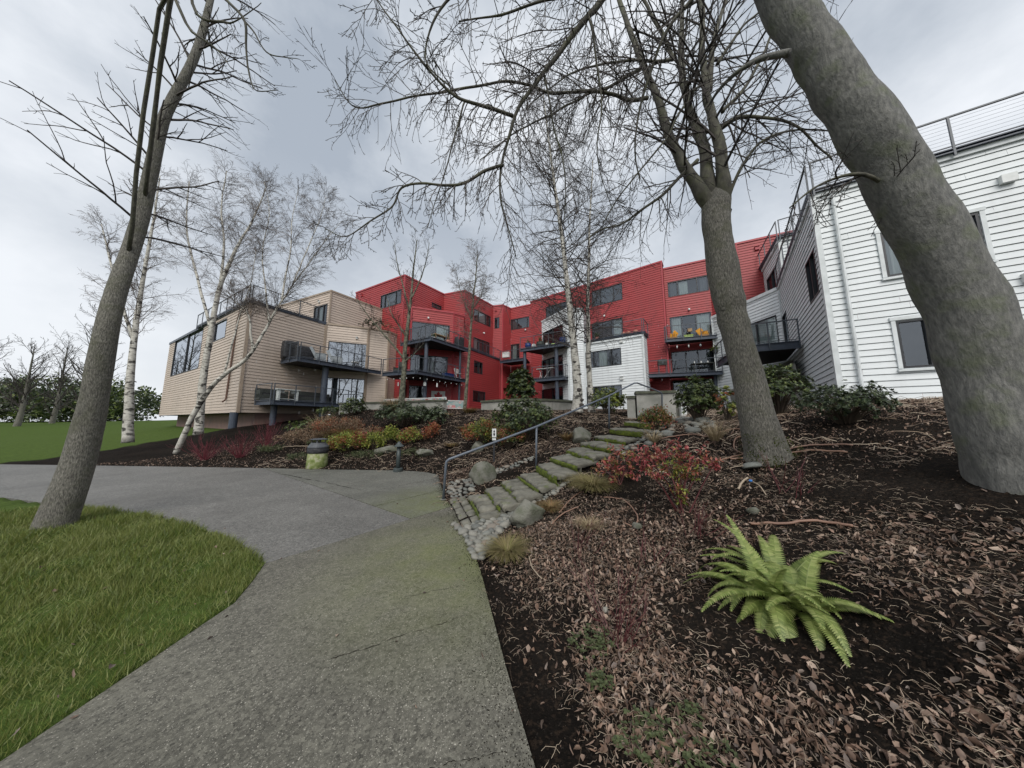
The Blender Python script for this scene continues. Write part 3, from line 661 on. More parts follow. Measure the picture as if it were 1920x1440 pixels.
# plants over the parapet of the tan building
# ---------------- near white building on the right
nw = thing('apartment_building', 'white clapboard building at far right with angled railings on its roof terrace', 'building')
Q0, Q1, Q2, Q3, Q4 = (15.35, 21.3), (15.9, 16.3), (10.6, 9.25), (17, 5.4), (26, 16)
w = Wall(Q0, Q1, 2, 9.45)
opening(w, (1384, 640), (1462, 650), (.52,), nw, z0=5.2, z1=7.9, curtains=[(.05, .95, 'curtain')], name='balcony_door'); siding(w, 'white', nw)
w = Wall(Q1, Q2, 2, 9.45)
opening(w, (1472, 640), (1481, 640), (), nw, z0=5.2, z1=7.6, name='balcony_door'); opening(w, (1520, 560), (1545, 600), (.5,), nw, z0=6.2, z1=7.8); siding(w, 'white', nw)
w = Wall(Q2, Q3, 2, 9.45)
def wopen(s0, s1, z0, z1, sp, **k):
    fk = Wall.hit; w.hit = lambda u, v: (u, v); opening(w, (s0, z1), (s1, z0), sp, nw, **k); del w.hit
    g = MB()
    for a_, b2, c_, d_ in ((s0 - .13, s0 - .04, z0 - .04, z1 + .04), (s1 + .04, s1 + .13, z0 - .04, z1 + .04)): g.box(w.P((a_ + b2) / 2, (c_ + d_) / 2, .03), (b2 - a_, .05, d_ - c_), (w.d, w.n, UP))
    g.box(w.P((s0 + s1) / 2, z1 + .1, .035), (s1 - s0 + .3, .06, .1), (w.d, w.n, UP)); g.box(w.P((s0 + s1) / 2, z0 - .1, .045), (s1 - s0 + .3, .09, .06), (w.d, w.n, UP)); g.build('window_trim', 'trimwhite', nw)
wopen(1.4, 3.2, 6.1, 7.5, (.3, .7), curtains=[(.05, .3, 'curtain')]); wopen(4.4, 5.4, 6.1, 7.5, (), blinds=[(.05, .95, .5)]); wopen(1.4, 3.2, 3.2, 4.6, (.3, .7), blinds=[(.3, .7, .7)]); wopen(4.2, 5.8, 3.2, 4.6, (.5,), curtains=[(.6, .95, 'curtain')])
MB().tube([w.P(.45, 9.3, .1), w.P(.45, 2.2, .1)], .045, 8).build('downpipe', 'trimwhite', nw)
for q_, z_ in ((3.8, 8.3), (3.8, 5.4)): MB().box(w.P(q_, z_, .07), (.26, .13, .24), (w.d, w.n, UP)).build('wall_vent', 'offwhite', nw)
siding(w, 'white', nw)
cap([Q0, Q1, Q2, Q3], 9.45, 'trimwhite', nw, .2, .16)
for p in (Q0, Q1, Q2): corner(p, 2, 9.35, 'trimwhite', nw, .14)
roof_sheet([Q0, Q1, Q2, Q3, Q4], 9.3, nw)
w = Wall((18.4, 20.2), (15.95, 15.95), 9.3, 12.3); opening(w, (1440, 540), (1456, 505), (.5,), nw, z0=9.6, z1=11.2, dark=True); siding(w, 'white', nw)
w = Wall((15.95, 15.95), (21.5, 12.1), 9.3, 12.3); opening(w, (1481, 480), (1500, 500), (), nw, z0=10.0, z1=11.1, dark=True); siding(w, 'white', nw)
corner((15.95, 15.95), 9.3, 12.2, 'trimwhite', nw, .16); cap([(18.4, 20.2), (15.95, 15.95), (21.5, 12.1)], 12.3, 'trimwhite', nw, .3, .2)
roof_sheet([(18.4, 20.2), (15.95, 15.95), (21.5, 12.1), (25, 16)], 12.1, nw)
deck('roof_terrace_edge', [(18.3, 20.3), (15.85, 15.85), (21.5, 12.0), (24, 17)], 12.45, [(0, 1), (1, 2)], nw, depth=.12, step=1.4, rh=1.0)
deck('roof_terrace_edge', [(15.85, 16.25), (10.55, 9.2), (17, 5.3), (22, 12)], 9.6, [(0, 1), (1, 2)], nw, depth=.12, step=1.5, rh=1.05)
dN = deck('balcony', [(11.15, 13.75), (13.1, 12.75), (15.8, 16.3), (15.4, 18.0), (12.8, 17.6)], 5.2, [(0, 1), (0, 4)], nw, depth=.34, step=1.4)
# sloping white apron under the balcony
f = MB(); f.add([(13.0, 13.0, 4.2), (12.4, 16.4, 3.3), (15.6, 17.5, 4.6), (15.2, 15.4, 4.9), (13.3, 13.0, 2.0), (12.6, 16.4, 2.0)], [(0, 1, 2, 3), (0, 4, 5, 1)]); f.build('stair_soffit', 'conc', nw)

# ================================================================ STAIRS, RAIL, WALLS, SITE FURNITURE
def gp(u, v, tmin=1.0, tmax=40):
    """where the line of sight through (u,v) meets the ground"""
    d = ray(u, v); ts = np.arange(tmin, tmax, .04); x = d.x * ts; y = d.y * ts; z = EYE + d.z * ts
    hz = np.where(poly_sd(x, y) < 0, 0, H(x, y)); k = np.argmax(z < hz)
    if not (z < hz).any(): k = len(ts) - 1
    return Vector((x[k], y[k], max(h1(x[k], y[k]), 0 if poly_sd([x[k]], [y[k]])[0] < 0 else -1)))
M['stone'] = mat('grey_green_stone', (.20, .19, .155), (.085, .082, .066), 5, .85, .8, 30, lo=.3, hi=.7)
_m = M['stone'].node_tree; _b = _m.nodes['Principled BSDF']; _s = _b.inputs['Base Color'].links[0].from_socket; _q, _ = noise_n(_m, 3.3, 6, rough=.7); _m.links.new(mixc(_m, ramp(_m, _q, [(.58, 0.0), (.65, .7)]), _s, (.085, .11, .02)), _b.inputs['Base Color'])
M['boulder'] = mat('boulder_basalt', (.17, .165, .14), (.085, .092, .06), 3, .85, .7, 14, lo=.35, hi=.65, bd=.03)
M['moss'] = mat('bright_moss', (.15, .19, .015), (.05, .07, .012), 9, .95, 1.0, 60, lo=.3, hi=.7, bd=.03)
m, t, b = newmat('river_cobble'); M['cobble'] = m
oi = N(t, 'ShaderNodeObjectInfo'); g = N(t, 'ShaderNodeNewGeometry'); ad = N(t, 'ShaderNodeMath', operation='ADD'); t.links.new(oi.outputs['Random'], ad.inputs[0]); t.links.new(g.outputs['Random Per Island'], ad.inputs[1])
fr = N(t, 'ShaderNodeMath', operation='FRACT'); t.links.new(ad.outputs[0], fr.inputs[0])
c = ramp(t, fr.outputs[0], [(0, (.10, .105, .10)), (.3, (.19, .185, .165)), (.55, (.27, .255, .22)), (.75, (.15, .16, .15)), (1, (.22, .175, .14))])
n_, _ = noise_n(t, 25, 4); c = mixc(t, ramp(t, n_, [(.4, 0.0), (.7, .5)]), c, (.09, .095, .07)); t.links.new(c, b.inputs['Base Color']); b.inputs['Roughness'].default_value = .7
bump(t, b, n_, .3, .01)

def rock_mesh(seed, sub=2, flat=.7, rough=.25, name='rock_shape', facet=0):
    bm = bmesh.new(); bmesh.ops.create_icosphere(bm, subdivisions=sub, radius=.5); o = Vector((seed * 7.3, seed * 1.7, seed * 3.1))
    for v in bm.verts:
        d = v.co.normalized(); f = 1 + rough * noise.noise(d * 1.6 + o) + rough * .4 * noise.noise(d * 4 + o) + (rough * .22 * noise.noise(d * 9 + o) + rough * .12 * noise.noise(d * 20 + o) if sub > 2 else 0)
        v.co = d * .5 * f
        if facet:
            for k in range(7):
                nrm = noise.random_unit_vector() if False else Vector((math.sin(seed * 3 + k * 2.1), math.cos(seed * 5 + k * 1.3), math.sin(seed + k * 3.7))).normalized()
                q = v.co.dot(nrm); lim = .36
                if q > lim: v.co -= nrm * (q - lim) * .85
        v.co.z *= flat
    me = bpy.data.meshes.new(name); bm.to_mesh(me); bm.free(); me.polygons.foreach_set('use_smooth', [True] * len(me.polygons)); return me

# steps: left end and right end of every front edge (seen position, distance)
steps = thing('stone_steps', 'mossy stone steps climbing right beside the metal handrail', 'steps', (-.6, 5.4, 0))
steps.location = (0, 0, 0)
def block(P00, P10, P11, P01, th, seed, name, m, parent, nx=4, ny=3, rough=.012):
    """slab of stone over a quad of top corners (front-left, front-right, back-right, back-left)"""
    g = MB(); nx1, ny1 = nx + 1, ny + 1; o = Vector((seed * 3.1, seed * 1.3, 0))
    def P(i, j, lo):
        s, t_ = i / nx, j / ny; p = P00.lerp(P10, s).lerp(P01.lerp(P11, s), t_)
        e = min(i, nx - i, j, ny - j); q = noise.noise_vector(p * 7 + o) * rough
        edge = .018 if e == 0 else 0
        cc = (P00 + P10 + P11 + P01) / 4
        if lo: p = p + (cc - p) * .06; return p + q * 1.5 - UP * th
        return p + (cc - p).normalized() * edge * .8 + q - UP * edge
    top = [P(i, j, 0) for j in range(ny1) for i in range(nx1)]
    ring = [(i, 0) for i in range(nx)] + [(nx, j) for j in range(ny)] + [(nx - i, ny) for i in range(nx)] + [(0, ny - j) for j in range(ny)]
    rt = [j * nx1 + i for i, j in ring]
    mid = []
    cc = (P00 + P10 + P11 + P01) / 4
    for i, j in ring:
        p = P(i, j, 0); mid.append(p + (p - cc).normalized() * .022 - UP * th * .35 + noise.noise_vector(p * 11 + o) * rough * 1.3)
    low = [P(i, j, 1) for i, j in ring]
    k = len(top); n = len(ring)
    f = [(j * nx1 + i, j * nx1 + i + 1, (j + 1) * nx1 + i + 1, (j + 1) * nx1 + i) for j in range(ny) for i in range(nx)]
    for q in range(n):
        q2 = (q + 1) % n; f.append((rt[q2], rt[q], k + q, k + q2)); f.append((k + q2, k + q, k + n + q, k + n + q2))
    g.v = [tuple(p) for p in top + mid + low]; g.f = f
    return g.build(name, m, parent, smooth=True)
sd = 0
for i, (A, B) in enumerate(edges):
    if i + 1 < len(edges): A2, B2 = edges[i + 1]; A2 = Vector((A2.x, A2.y, A.z)); B2 = Vector((B2.x, B2.y, B.z))
    else: A2 = A + Vector((.35, .3, 0)); B2 = B + Vector((.35, .3, 0))
    bk = ((A2 - A) + (B2 - B)) / 2; bk = bk.normalized() * min(bk.length + .1, .8)
    al = (B - A); L = al.length; al /= L
    n = 5 if i < 4 else rnd.choice((2, 2, 3))
    cuts = [0]; 
    for q in range(1, n): cuts.append(q / n + rnd.uniform(-.12, .12) / n)
    cuts.append(1)
    rise = A.z - (edges[i - 1][0].z if i else 0)
    for q in range(n):
        a = A + al * (cuts[q] * L + .014); b_ = A + al * (cuts[q + 1] * L - .014); dz = UP * rnd.uniform(-.012, .012); j0 = bk.normalized() * rnd.uniform(-.045, .045)
        lo = bk * rnd.uniform(.95, 1.05)
        block(a + dz + j0, b_ + dz + j0, b_ + lo + dz, a + lo + dz, .1, sd, 'step_stone', 'stone', steps, 5 if n > 3 else 9, 6, .03); sd += 1
    # riser: rubble with moss hanging over it
    rz = max(rise, .1); g = MB(); nrm = Vector((al.y, -al.x, 0)); nrm = nrm if nrm.dot(bk) < 0 else -nrm
    cols = int(L / .035); rows = 6; vs = []
    for c_ in range(cols + 1):
        for r_ in range(rows + 1):
            s = c_ / cols; p = A + al * (s * L * .97 + .02) + UP * (-.045 - (rz - .02) * r_ / rows)
            hh = .5 + .5 * noise.noise(Vector((p.x * 5, p.y * 5, i * 3.3))); env = math.sin(math.pi * min(max(s, .02), .98)) ** .4
            p += nrm * ((.012 + .05 * hh * env) * math.sin(math.pi * (.15 + .8 * r_ / rows)) + .018 * noise.noise(p * 28)); vs.append(p)
    R1_ = rows + 1
    g.add(vs, [(c_ * R1_ + r_, c_ * R1_ + r_ + 1, (c_ + 1) * R1_ + r_ + 1, (c_ + 1) * R1_ + r_) for c_ in range(cols) for r_ in range(rows)])
    for q in range(int(L * 130)):        # tufts
        s = rnd.random(); p = A + al * s * L + UP * (-.03 - rnd.random() * rz) + nrm * .04; dd_ = (nrm * rnd.uniform(.3, 1) + al * rnd.uniform(-.5, .5) + UP * rnd.uniform(-.6, .5)) * .035; sdv = al * .006
        g.add([p - sdv, p + sdv, p + dd_], [(0, 1, 2)])
    if True: g.build('moss', 'moss', steps, smooth=True, kind='stuff')
    f = MB(); f.add([A - UP * .06 + bk * .15, B - UP * .06 + bk * .15, B - UP * (rz + .15) + bk * .1, A - UP * (rz + .15) + bk * .1], [(0, 1, 2, 3)]); f.build('riser', 'stone', steps)
# setts at the foot of the steps
pv = [gp(u, v) for u, v in ((842, 938), (872, 930), (903, 978), (868, 992))]
for i in range(2):
    for j in range(5):
        def Q(a, b_): return pv[0].lerp(pv[1], a).lerp(pv[3].lerp(pv[2], a), b_)
        s0, s1 = i / 2 + rnd.uniform(0, .03), (i + 1) / 2 - rnd.uniform(0.01, .04); t0, t1 = j / 5 + .01, (j + 1) / 5 - rnd.uniform(.01, .03)
        z = UP * rnd.uniform(.0, .02)
        q = [Q(s0, t1) , Q(s1, t1), Q(s1, t0), Q(s0, t0)]; q = [Vector((p.x, p.y, .02)) + z for p in q]
        block(q[0], q[1], q[2], q[3], .06, sd, 'paving_stone', 'stone', steps, 3, 3, .01); sd += 1

# cobbles
def inpoly(P, n, mind, sizes, tries=60):
    xs = [p[0] for p in P]; ys = [p[1] for p in P]; got = []
    for _ in range(n * tries):
        if len(got) >= n: break
        x = rnd.uniform(min(xs), max(xs)); y = rnd.uniform(min(ys), max(ys))
        if poly_sd([x], [y], P)[0] > 0: continue
        s = rnd.uniform(*sizes) * (1.5 if rnd.random() < .12 else 1)
        if all((x - a) ** 2 + (y - b_) ** 2 > ((s + c_) * mind) ** 2 for a, b_, c_ in got[-400:]): got.append((x, y, s))
    return got
cob = thing('cobble_border', 'loose grey river cobbles piled along the path edge beside the stone steps', 'cobbles')
RM = [rock_mesh(k, 2, rnd.uniform(.5, .75), .22, 'cobble_shape') for k in range(9)]
for r_ in RM: r_.materials.append(M['cobble'])
polys = [([(848, 985), (868, 992), (905, 980), (935, 985), (960, 960), (955, 985), (930, 1010), (905, 1050), (890, 1050), (872, 1010)], 190, (.07, .14)),
         ([(838, 925), (842, 905), (880, 898), (900, 905), (882, 930), (845, 938)], 60, (.06, .12)),
         ([(905, 972), (945, 952), (980, 936), (1015, 920), (1050, 893), (1078, 880), (1085, 893), (1045, 925), (1000, 945), (962, 972), (935, 985)], 150, (.05, .12)),
         ([(885, 898), (940, 888), (1003, 862), (1000, 856), (960, 872), (900, 890)], 45, (.06, .13)),
         ([(1150, 852), (1225, 806), (1260, 800), (1262, 815), (1200, 845), (1165, 862)], 60, (.07, .17)),
         ([(1265, 790), (1330, 788), (1345, 806), (1290, 812)], 30, (.1, .2))]
allc = []
for P_, n, sz in polys:
    pp = [xy(gp(u, v)) for u, v in P_]
    allc += inpoly(pp, n, .43, sz)
for i, (x, y, s) in enumerate(allc):
    o = bpy.data.objects.new('stone', RM[i % 9]) if i < 300 else None
    z = h1(x, y)
    if o is None: continue
    COL.objects.link(o); o.parent = cob; o.location = (x, y, max(z, 0) + s * .16); o.rotation_euler = (rnd.uniform(-.35, .35), rnd.uniform(-.35, .35), rnd.uniform(0, 6.28)); o.scale = (s * 1.25, s * .95, s)
g = MB()
for (x, y, s) in allc[300:] + inpoly([xy(gp(u, v)) for u, v in polys[0][0]], 260, .3, (.035, .05), 10) + inpoly([xy(gp(u, v)) for u, v in polys[2][0]], 260, .3, (.03, .05), 10):
    me = RM[rnd.randrange(9)]; z = max(h1(x, y), 0); mt = Matrix.Translation((x, y, z + s * .12)) @ Matrix.Rotation(rnd.uniform(0, 6), 4, 'Z') @ Matrix.Diagonal((s * 1.2, s, s, 1))
    g.add([mt @ v.co for v in me.vertices], [tuple(p.vertices) for p in me.polygons])
g.build('pebbles', 'cobble', cob, smooth=True, kind='stuff')

# boulders
def boulder(u, v, wpx, hpx, seed, label, rz=0, flat=1.0, tilt=0, depth=1.0):
    p = gp(u, v); t_ = p.y * cP + (p.z - EYE) * sP; wd = wpx / FPX * t_; ht = hpx / FPX * t_
    me = rock_mesh(seed, 4, 1.0, .3, 'boulder', 1); me.materials.append(M['boulder'])
    o = bpy.data.objects.new('boulder', me); COL.objects.link(o); o.location = (p.x, p.y + wd * .3, p.z + ht * .34); o.rotation_euler = (0, tilt, rz); o.scale = (wd * 1.15, wd * .9 * depth, ht * 1.35)
    tag(o, label, 'boulder', 'boulders beside the steps')
boulder(905, 908, 44, 38, 3, 'pointed grey boulder left of the lowest steps below the small sign', .5, tilt=-.35)
boulder(990, 988, 62, 44, 5, 'pale flat topped boulder right of the lowest steps by the cobbles', .2)
boulder(1092, 832, 42, 32, 8, 'square grey green boulder behind the upper steps', .9)
boulder(1066, 862, 20, 10, 11, 'low dark rock tucked at the right end of a middle step', .3)
boulder(720, 852, 46, 14, 13, 'flat mossy rock in the bed between trash can and bollard', .3)
boulder(795, 856, 40, 14, 17, 'flat mossy rock behind the bollard light', 1.3)
boulder(895, 848, 30, 18, 19, 'low rock under the green bush left of the small sign', 1.9)

# handrail
M['railp'] = mat('slate_blue_handrail_paint', (.115, .135, .165), (.095, .11, .14), 6, .38)
hr = thing('handrail', 'slate blue metal handrail rising along the stone steps', 'handrail')
p1b, p2b, p3b, p4b = at(831, 937, 5.87), at(1005, 873, 6.7), at(1142, 797, 8.9), at(1241, 775, 11.0)
p1t, p2t, p3t, ap, p4t = at(837, 863, 5.9), at(1006, 800, 6.7), at(1142, 742, 8.9), at(1192, 717, 9.8), at(1241, 736, 11.0)
def smoothpath(P, n=6):
    o = []
    for i in range(len(P) - 1):
        a, b_, c, d = P[max(i - 1, 0)], P[i], P[i + 1], P[min(i + 2, len(P) - 1)]
        for k in range(n):
            t_ = k / n; o.append(.5 * ((2 * b_) + (c - a) * t_ + (2 * a - 5 * b_ + 4 * c - d) * t_ * t_ + (3 * b_ - a - 3 * c + d) * t_ ** 3))
    o.append(P[-1]); return o
MB().tube([p1b - UP * .02, p1b.lerp(p1t, .9), p1b.lerp(p1t, .97) + (p2t - p1t) * .004, p1t.lerp(p2t, .03), p1t.lerp(p2t, .3), p1t.lerp(p2t, .7), p2t, p2t.lerp(p3t, .5), p3t, ap.lerp(p3t, .06), ap.lerp(p4t, .05) , ap.lerp(p4t, .6), ap.lerp(p4t, .97) - UP * .02, p4t - UP * .08, p4b - UP * .1], .026, 10).build('rail', 'railp', hr, smooth=True)
for a, b_ in ((p2b, p2t), (p3b, p3t)): MB().tube([a - UP * .1, b_], .024, 10).build('rail_post', 'railp', hr, smooth=True)
MB().lathe([(.055, 0), (.06, .008), (.03, .014)], p1b, 14).build('foot_plate', 'cobble', hr)

# trash can
p = gp(590, 878); M['can'] = None
m, t, b = newmat('algae_covered_concrete'); M['can'] = m
n_, _ = noise_n(t, 6, 6); tc = N(t, 'ShaderNodeTexCoord'); s_ = N(t, 'ShaderNodeSeparateXYZ'); t.links.new(tc.outputs['Object'], s_.inputs[0])
c = ramp(t, n_, [(.36, (.33, .33, .22)), (.5, (.20, .23, .085)), (.64, (.11, .145, .035))]); t.links.new(c, b.inputs['Base Color']); b.inputs['Roughness'].default_value = .9; bump(t, b, n_, .5, .02)
M['canmetal'] = mat('dark_grey_can_metal', (.075, .082, .09), (.055, .06, .068), 5, .5)
tcn = thing('trash_can', 'round litter bin with algae green concrete base and dark metal hood', 'trash can', (p.x, p.y + .1, 0))
MB().lathe([(.30, 0), (.315, .03), (.31, .2), (.295, .5), (.27, .52)], n=28).build('base', 'can', tcn, smooth=True)
g = MB(); g.lathe([(.29, .50), (.315, .52), (.32, .58), (.31, .66), (.30, .68)], n=40)
for i, v in enumerate(g.v):
    a = math.atan2(v[1], v[0]); f = 1 + .03 * noise.noise(Vector((math.cos(a) * 5, math.sin(a) * 5, v[2] * 14))); g.v[i] = (v[0] * f, v[1] * f, v[2])
g.build('liner_bag', 'black', tcn, smooth=True)
MB().lathe([(.30, .67), (.32, .70), (.315, .73), (.23, .84), (.215, .86)], n=28).build('hood', 'canmetal', tcn)
for k in range(4):
    a = k * math.pi / 2 + .35; MB().box((.2 * math.cos(a), .2 * math.sin(a), .905), (.05, .02, .12), (Vector((-math.sin(a), math.cos(a), 0)), Vector((math.cos(a), math.sin(a), 0)), UP)).build('hood_post', 'canmetal', tcn)
MB().lathe([(.26, .955), (.275, .97), (.16, 1.0), (.02, 1.005)], n=28).build('lid', 'canmetal', tcn, smooth=False)

# bollard light
p = gp(746, 884)
bl = thing('bollard_light', 'short dark green bollard lamp with a conical cap at the path edge', 'bollard light', (p.x, p.y, 0))
M['bollard'] = mat('dark_green_grey_bollard', (.05, .065, .065), (.035, .045, .045), 5, .5)
MB().lathe([(.145, 0), (.145, .09), (.13, .105), (.08, .11)], n=22).build('base', 'bollard', bl)
MB().lathe([(.068, .1), (.062, .78)], n=18).build('post', 'bollard', bl, smooth=True)
MB().lathe([(.05, .77), (.15, .775), (.155, .79), (.08, .86), (.06, .9), (.03, .93), (.03, .95)], n=22).build('cap', 'bollard', bl)

# trail sign
p = gp(926, 866); sg = thing('sign_post', 'small white sign with black symbol on a black post left of the handrail', 'sign', (p.x, p.y, p.z), .12)
hgt = .92; MB().box((0, 0, hgt / 2 - .1), (.05, .04, hgt + .2)).build('post', 'frame', sg)
MB().box((0, -.028, hgt - .1), (.12, .008, .25)).build('sign_plate', 'offwhite', sg)
g = MB(); 
g.add([(-.0, -.036, hgt - .01), (.028, -.036, hgt - .06), (.018, -.036, hgt - .085), (-.018, -.036, hgt - .085), (-.028, -.036, hgt - .06)], [(0, 4, 3, 2, 1)])
g.add([(-.0, -.036, hgt - .20), (.028, -.036, hgt - .145), (.018, -.036, hgt - .1), (-.018, -.036, hgt - .1), (-.028, -.036, hgt - .145)], [(0, 1, 2, 3, 4)])
g.build('symbol', 'black', sg)
MB().box((0, -.028, hgt - .28), (.11, .008, .06)).build('small_plate', 'offwhite', sg)

# retaining walls of the terrace
def lowwall(name, pts, z0, z1, th, label, capn=True, cat='wall', z1s=None):
    w_ = thing(name, label, cat); g = MB(); c = MB()
    for i in range(len(pts) - 1):
        a = Vector((*pts[i], 0)); b_ = Vector((*pts[i + 1], 0)); c1 = (a + b_) / 2; L = (b_ - a).length
        dr = (b_ - a) / L; nr = Vector((-dr.y, dr.x, 0))
        g.box(c1 + UP * (z0 + z1) / 2, (L + .002 * (i % 2), th, z1 - z0), (dr, nr, UP)); c.box(c1 + UP * (z1 + .05), (L + .06 + .002 * (i % 2), th + .12, .10 + .003 * (i % 2)), (dr, nr, UP))
    g.build('wall_face', 'conc', w_)
    if capn: c.build('coping', 'conccap', w_)
    return w_
lowwall('retaining_wall', [xy(at(640, 765, 18.2)), xy(at(742, 762, 16.6)), xy(at(834, 768, 15.2))], 1.0, 2.62, .3, 'long low concrete wall with dark coping in front of the left red balconies')
arc = []
for k in range(9):
    s = k / 8; u = 906 + (1075 - 906) * s; arc.append(xy(at(u, 760, 15.6 - 1.5 * math.sin(math.pi * s))))
lowwall('retaining_wall', arc, 1.2, 2.58, .28, 'curved dark concrete wall behind the two white birches')
pw = lowwall('planter_wall', [xy(at(1193, 760, 11.6)), xy(at(1264, 760, 11.2))], 1.2, 2.66, .5, 'tall middle block of the concrete planter wall at the top of the steps')
lowwall('planter_wall', [xy(at(1177, 760, 11.75)), xy(at(1192, 760, 11.6))], 1.2, 2.5, .36, 'short left end of the concrete planter wall at the top of the steps')
lowwall('planter_wall', [xy(at(1265, 760, 11.3)), xy(at(1286, 760, 11.6))], 1.2, 2.55, .36, 'short right end of the concrete planter wall at the top of the steps')
p = at(1251, 735, 12.4); o = MB(); o.lathe([(.02, -.48), (.17, -.47), (.18, 0), (.17, .47), (.02, .48)], n=16); o.v = [(v[2], v[1], v[0]) for v in o.v]
o = o.build('grill_hood', 'offwhite', smooth=True); gr_ = thing('barbecue_grill', 'white lidded barbecue grill standing behind the concrete planter wall', 'grill', (p.x, p.y, 2.1)); o.parent = gr_; o.location = (0, 0, .62); o.name = 'lid'
MB().box((0, 0, .25), (.8, .4, .6)).build('cabinet', 'greyplastic', gr_)
p = at(1280, 762, 11.0); bx = thing('meter_box', 'narrow white box fixed at the right end of the planter wall', 'box', (p.x, p.y, 1.75))
MB().box((0, 0, .35), (.2, .14, .7)).build('housing', 'offwhite', bx); MB().box((-.06, -.08, .3), (.06, .04, .05)).build('latch', 'greyplastic', bx)
# mosaic fence panels along the terrace edge
fp = thing('terrace_fence', 'low white framed fence with patterned panels along the left terrace', 'fence')
m, t, b = newmat('pink_and_blue_panel'); M['mosaic'] = m
v_ = N(t, 'ShaderNodeTexVoronoi'); v_.inputs['Scale'].default_value = 9; tc = N(t, 'ShaderNodeTexCoord'); t.links.new(tc.outputs['Object'], v_.inputs[0]); s_ = N(t, 'ShaderNodeSeparateColor'); t.links.new(v_.outputs['Color'], s_.inputs[0])
t.links.new(ramp(t, s_.outputs[0], [(0, (.5, .16, .17)), (.35, (.55, .55, .52)), (.7, (.16, .3, .3)), (1, (.45, .42, .4))]), b.inputs['Base Color'])
fa = [at(u, v, t_) for u, v, t_ in ((720, 757, 17.6), (765, 754, 17.0), (800, 757, 16.6), (836, 762, 15.9), (872, 767, 16.4))]
for i in range(4):
    a = fa[i]; b2 = fa[i + 1]; z = 2.3; a = Vector((a.x, a.y, z)); b2 = Vector((b2.x, b2.y, z)); hh = .6 if i < 3 else .42
    MB().bar(a + UP * hh, b2 + UP * hh, .04, .04).bar(a, b2, .04, .04).bar(a, a + UP * (hh - .03), .04, .04).bar(b2, b2 + UP * (hh - .03), .04, .04).build('fence_frame', 'offwhite', fp)
    g = MB(); nb = 14 if i < 3 else 0
    g.add([a + UP * .03, b2 + UP * .03, b2 + UP * (hh - .03), a + UP * (hh - .03)], [(0, 1, 2, 3)]); g.build('fence_panel', 'mosaic', fp)

# ---------------------------------------------------------------- things on the balconies
def on_deck(u, v, z): q = atz(u, v, z); return q
def rbox(c, s, m, name, parent): return MB().box(c, s).build(name, m, parent)
def cover(name, label, loc, sx, sy, sz, rz, seed):
    bm = bmesh.new(); bmesh.ops.create_cube(bm, size=1); bmesh.ops.subdivide_edges(bm, edges=bm.edges[:], cuts=7, use_grid_fill=True)
    for v in bm.verts:
        p = v.co.copy(); q = p.normalized() * .62; p = p.lerp(q, .35)
        f = noise.noise(Vector((p.x * 2, p.y * 2, p.z * 9 + seed))) * .05; p = Vector((p.x * (1 + f), p.y * (1 + f), p.z)); p.z = max(p.z, -.5)
        v.co = Vector((p.x * sx, p.y * sy, (p.z + .5) * sz))
    me = bpy.data.meshes.new(name); bm.to_mesh(me); bm.free(); me.materials.append(M['black']); me.polygons.foreach_set('use_smooth', [True] * len(me.polygons))
    o = bpy.data.objects.new(name, me); COL.objects.link(o); o.location = loc; o.rotation_euler = (0, 0, rz); tag(o, label, name.split('_')[-1]); return o
dz = 5.68
cover('covered_grill', 'tall domed black covered grill at the left end of the upper tan balcony', (-15.0, 19.0, dz), .85, .75, 1.25, .9, 1)
cover('covered_grill', 'lower black wrinkled grill cover beside the tall one on the upper tan balcony', (-14.35, 19.35, dz), 1.15, .75, .98, 1.05, 5)
def adirondack(loc, rz, label, m='greyplastic'):
    t_ = thing('lounge_chair', label, 'chair', loc, rz, 'chairs on the balconies')
    X = Vector((1, 0, 0))
    for k in (-.2, 0, .2): MB().bar((k, .25, .3), (k, .62, 1.0), .17, .02, X).build('back_slat', m, t_)
    MB().bar((0, -.28, .4), (0, .28, .28), .58, .03, X).build('seat', m, t_)
    for s in (-1, 1):
        MB().box((s * .34, .0, .58), (.12, .75, .025)).build('armrest', m, t_); MB().box((s * .34, -.28, .28), (.05, .1, .57)).build('leg', m, t_); MB().box((s * .34, .25, .28), (.05, .08, .57)).build('leg', m, t_)
    return t_
adirondack((-13.5, 19.9, dz), 2.2, 'left of two grey slatted chairs behind the railing of the upper tan balcony')
adirondack((-12.95, 20.9, dz), 2.0, 'right of two grey slatted chairs behind the railing of the upper tan balcony')
tb = thing('side_table', 'small low table with white top on the upper tan balcony', 'table', (-12.2, 22.0, dz)); MB().lathe([(.3, .4), (.3, .44)], n=16).build('table_top', 'offwhite', tb); MB().lathe([(.04, 0), (.04, .4)], n=8).build('leg', 'rail', tb)
def sofa(loc, rz, L, label):
    s = thing('outdoor_sofa', label, 'sofa', loc, rz)
    rbox((0, 0, .22), (L, .7, .34), 'dark', 'seat', s); rbox((0, .3, .52), (L, .14, .5), 'dark', 'backrest', s)
    for k in (-1, 1): rbox((k * (L / 2 - .06), 0, .42), (.12, .72, .5), 'dark', 'armrest', s)
    rbox((0, -.03, .43), (L - .26, .6, .1), 'black', 'cushion', s); return s
sofa((-15.35, 18.35, 2.85), 1.05, 1.5, 'dark wicker sofa at the left end of the lower tan balcony')
sofa((-14.2, 20.2, 2.85), 1.05, 2.2, 'long dark sofa with navy cushions against the tan wall on the lower balcony')
bt = thing('side_table', 'pale ornate wooden bench table behind the lower tan railing', 'table', (-14.35, 18.35, 2.85), 1.08)
rbox((0, 0, .72), (1.25, .4, .05), 'curtain', 'table_top', bt)
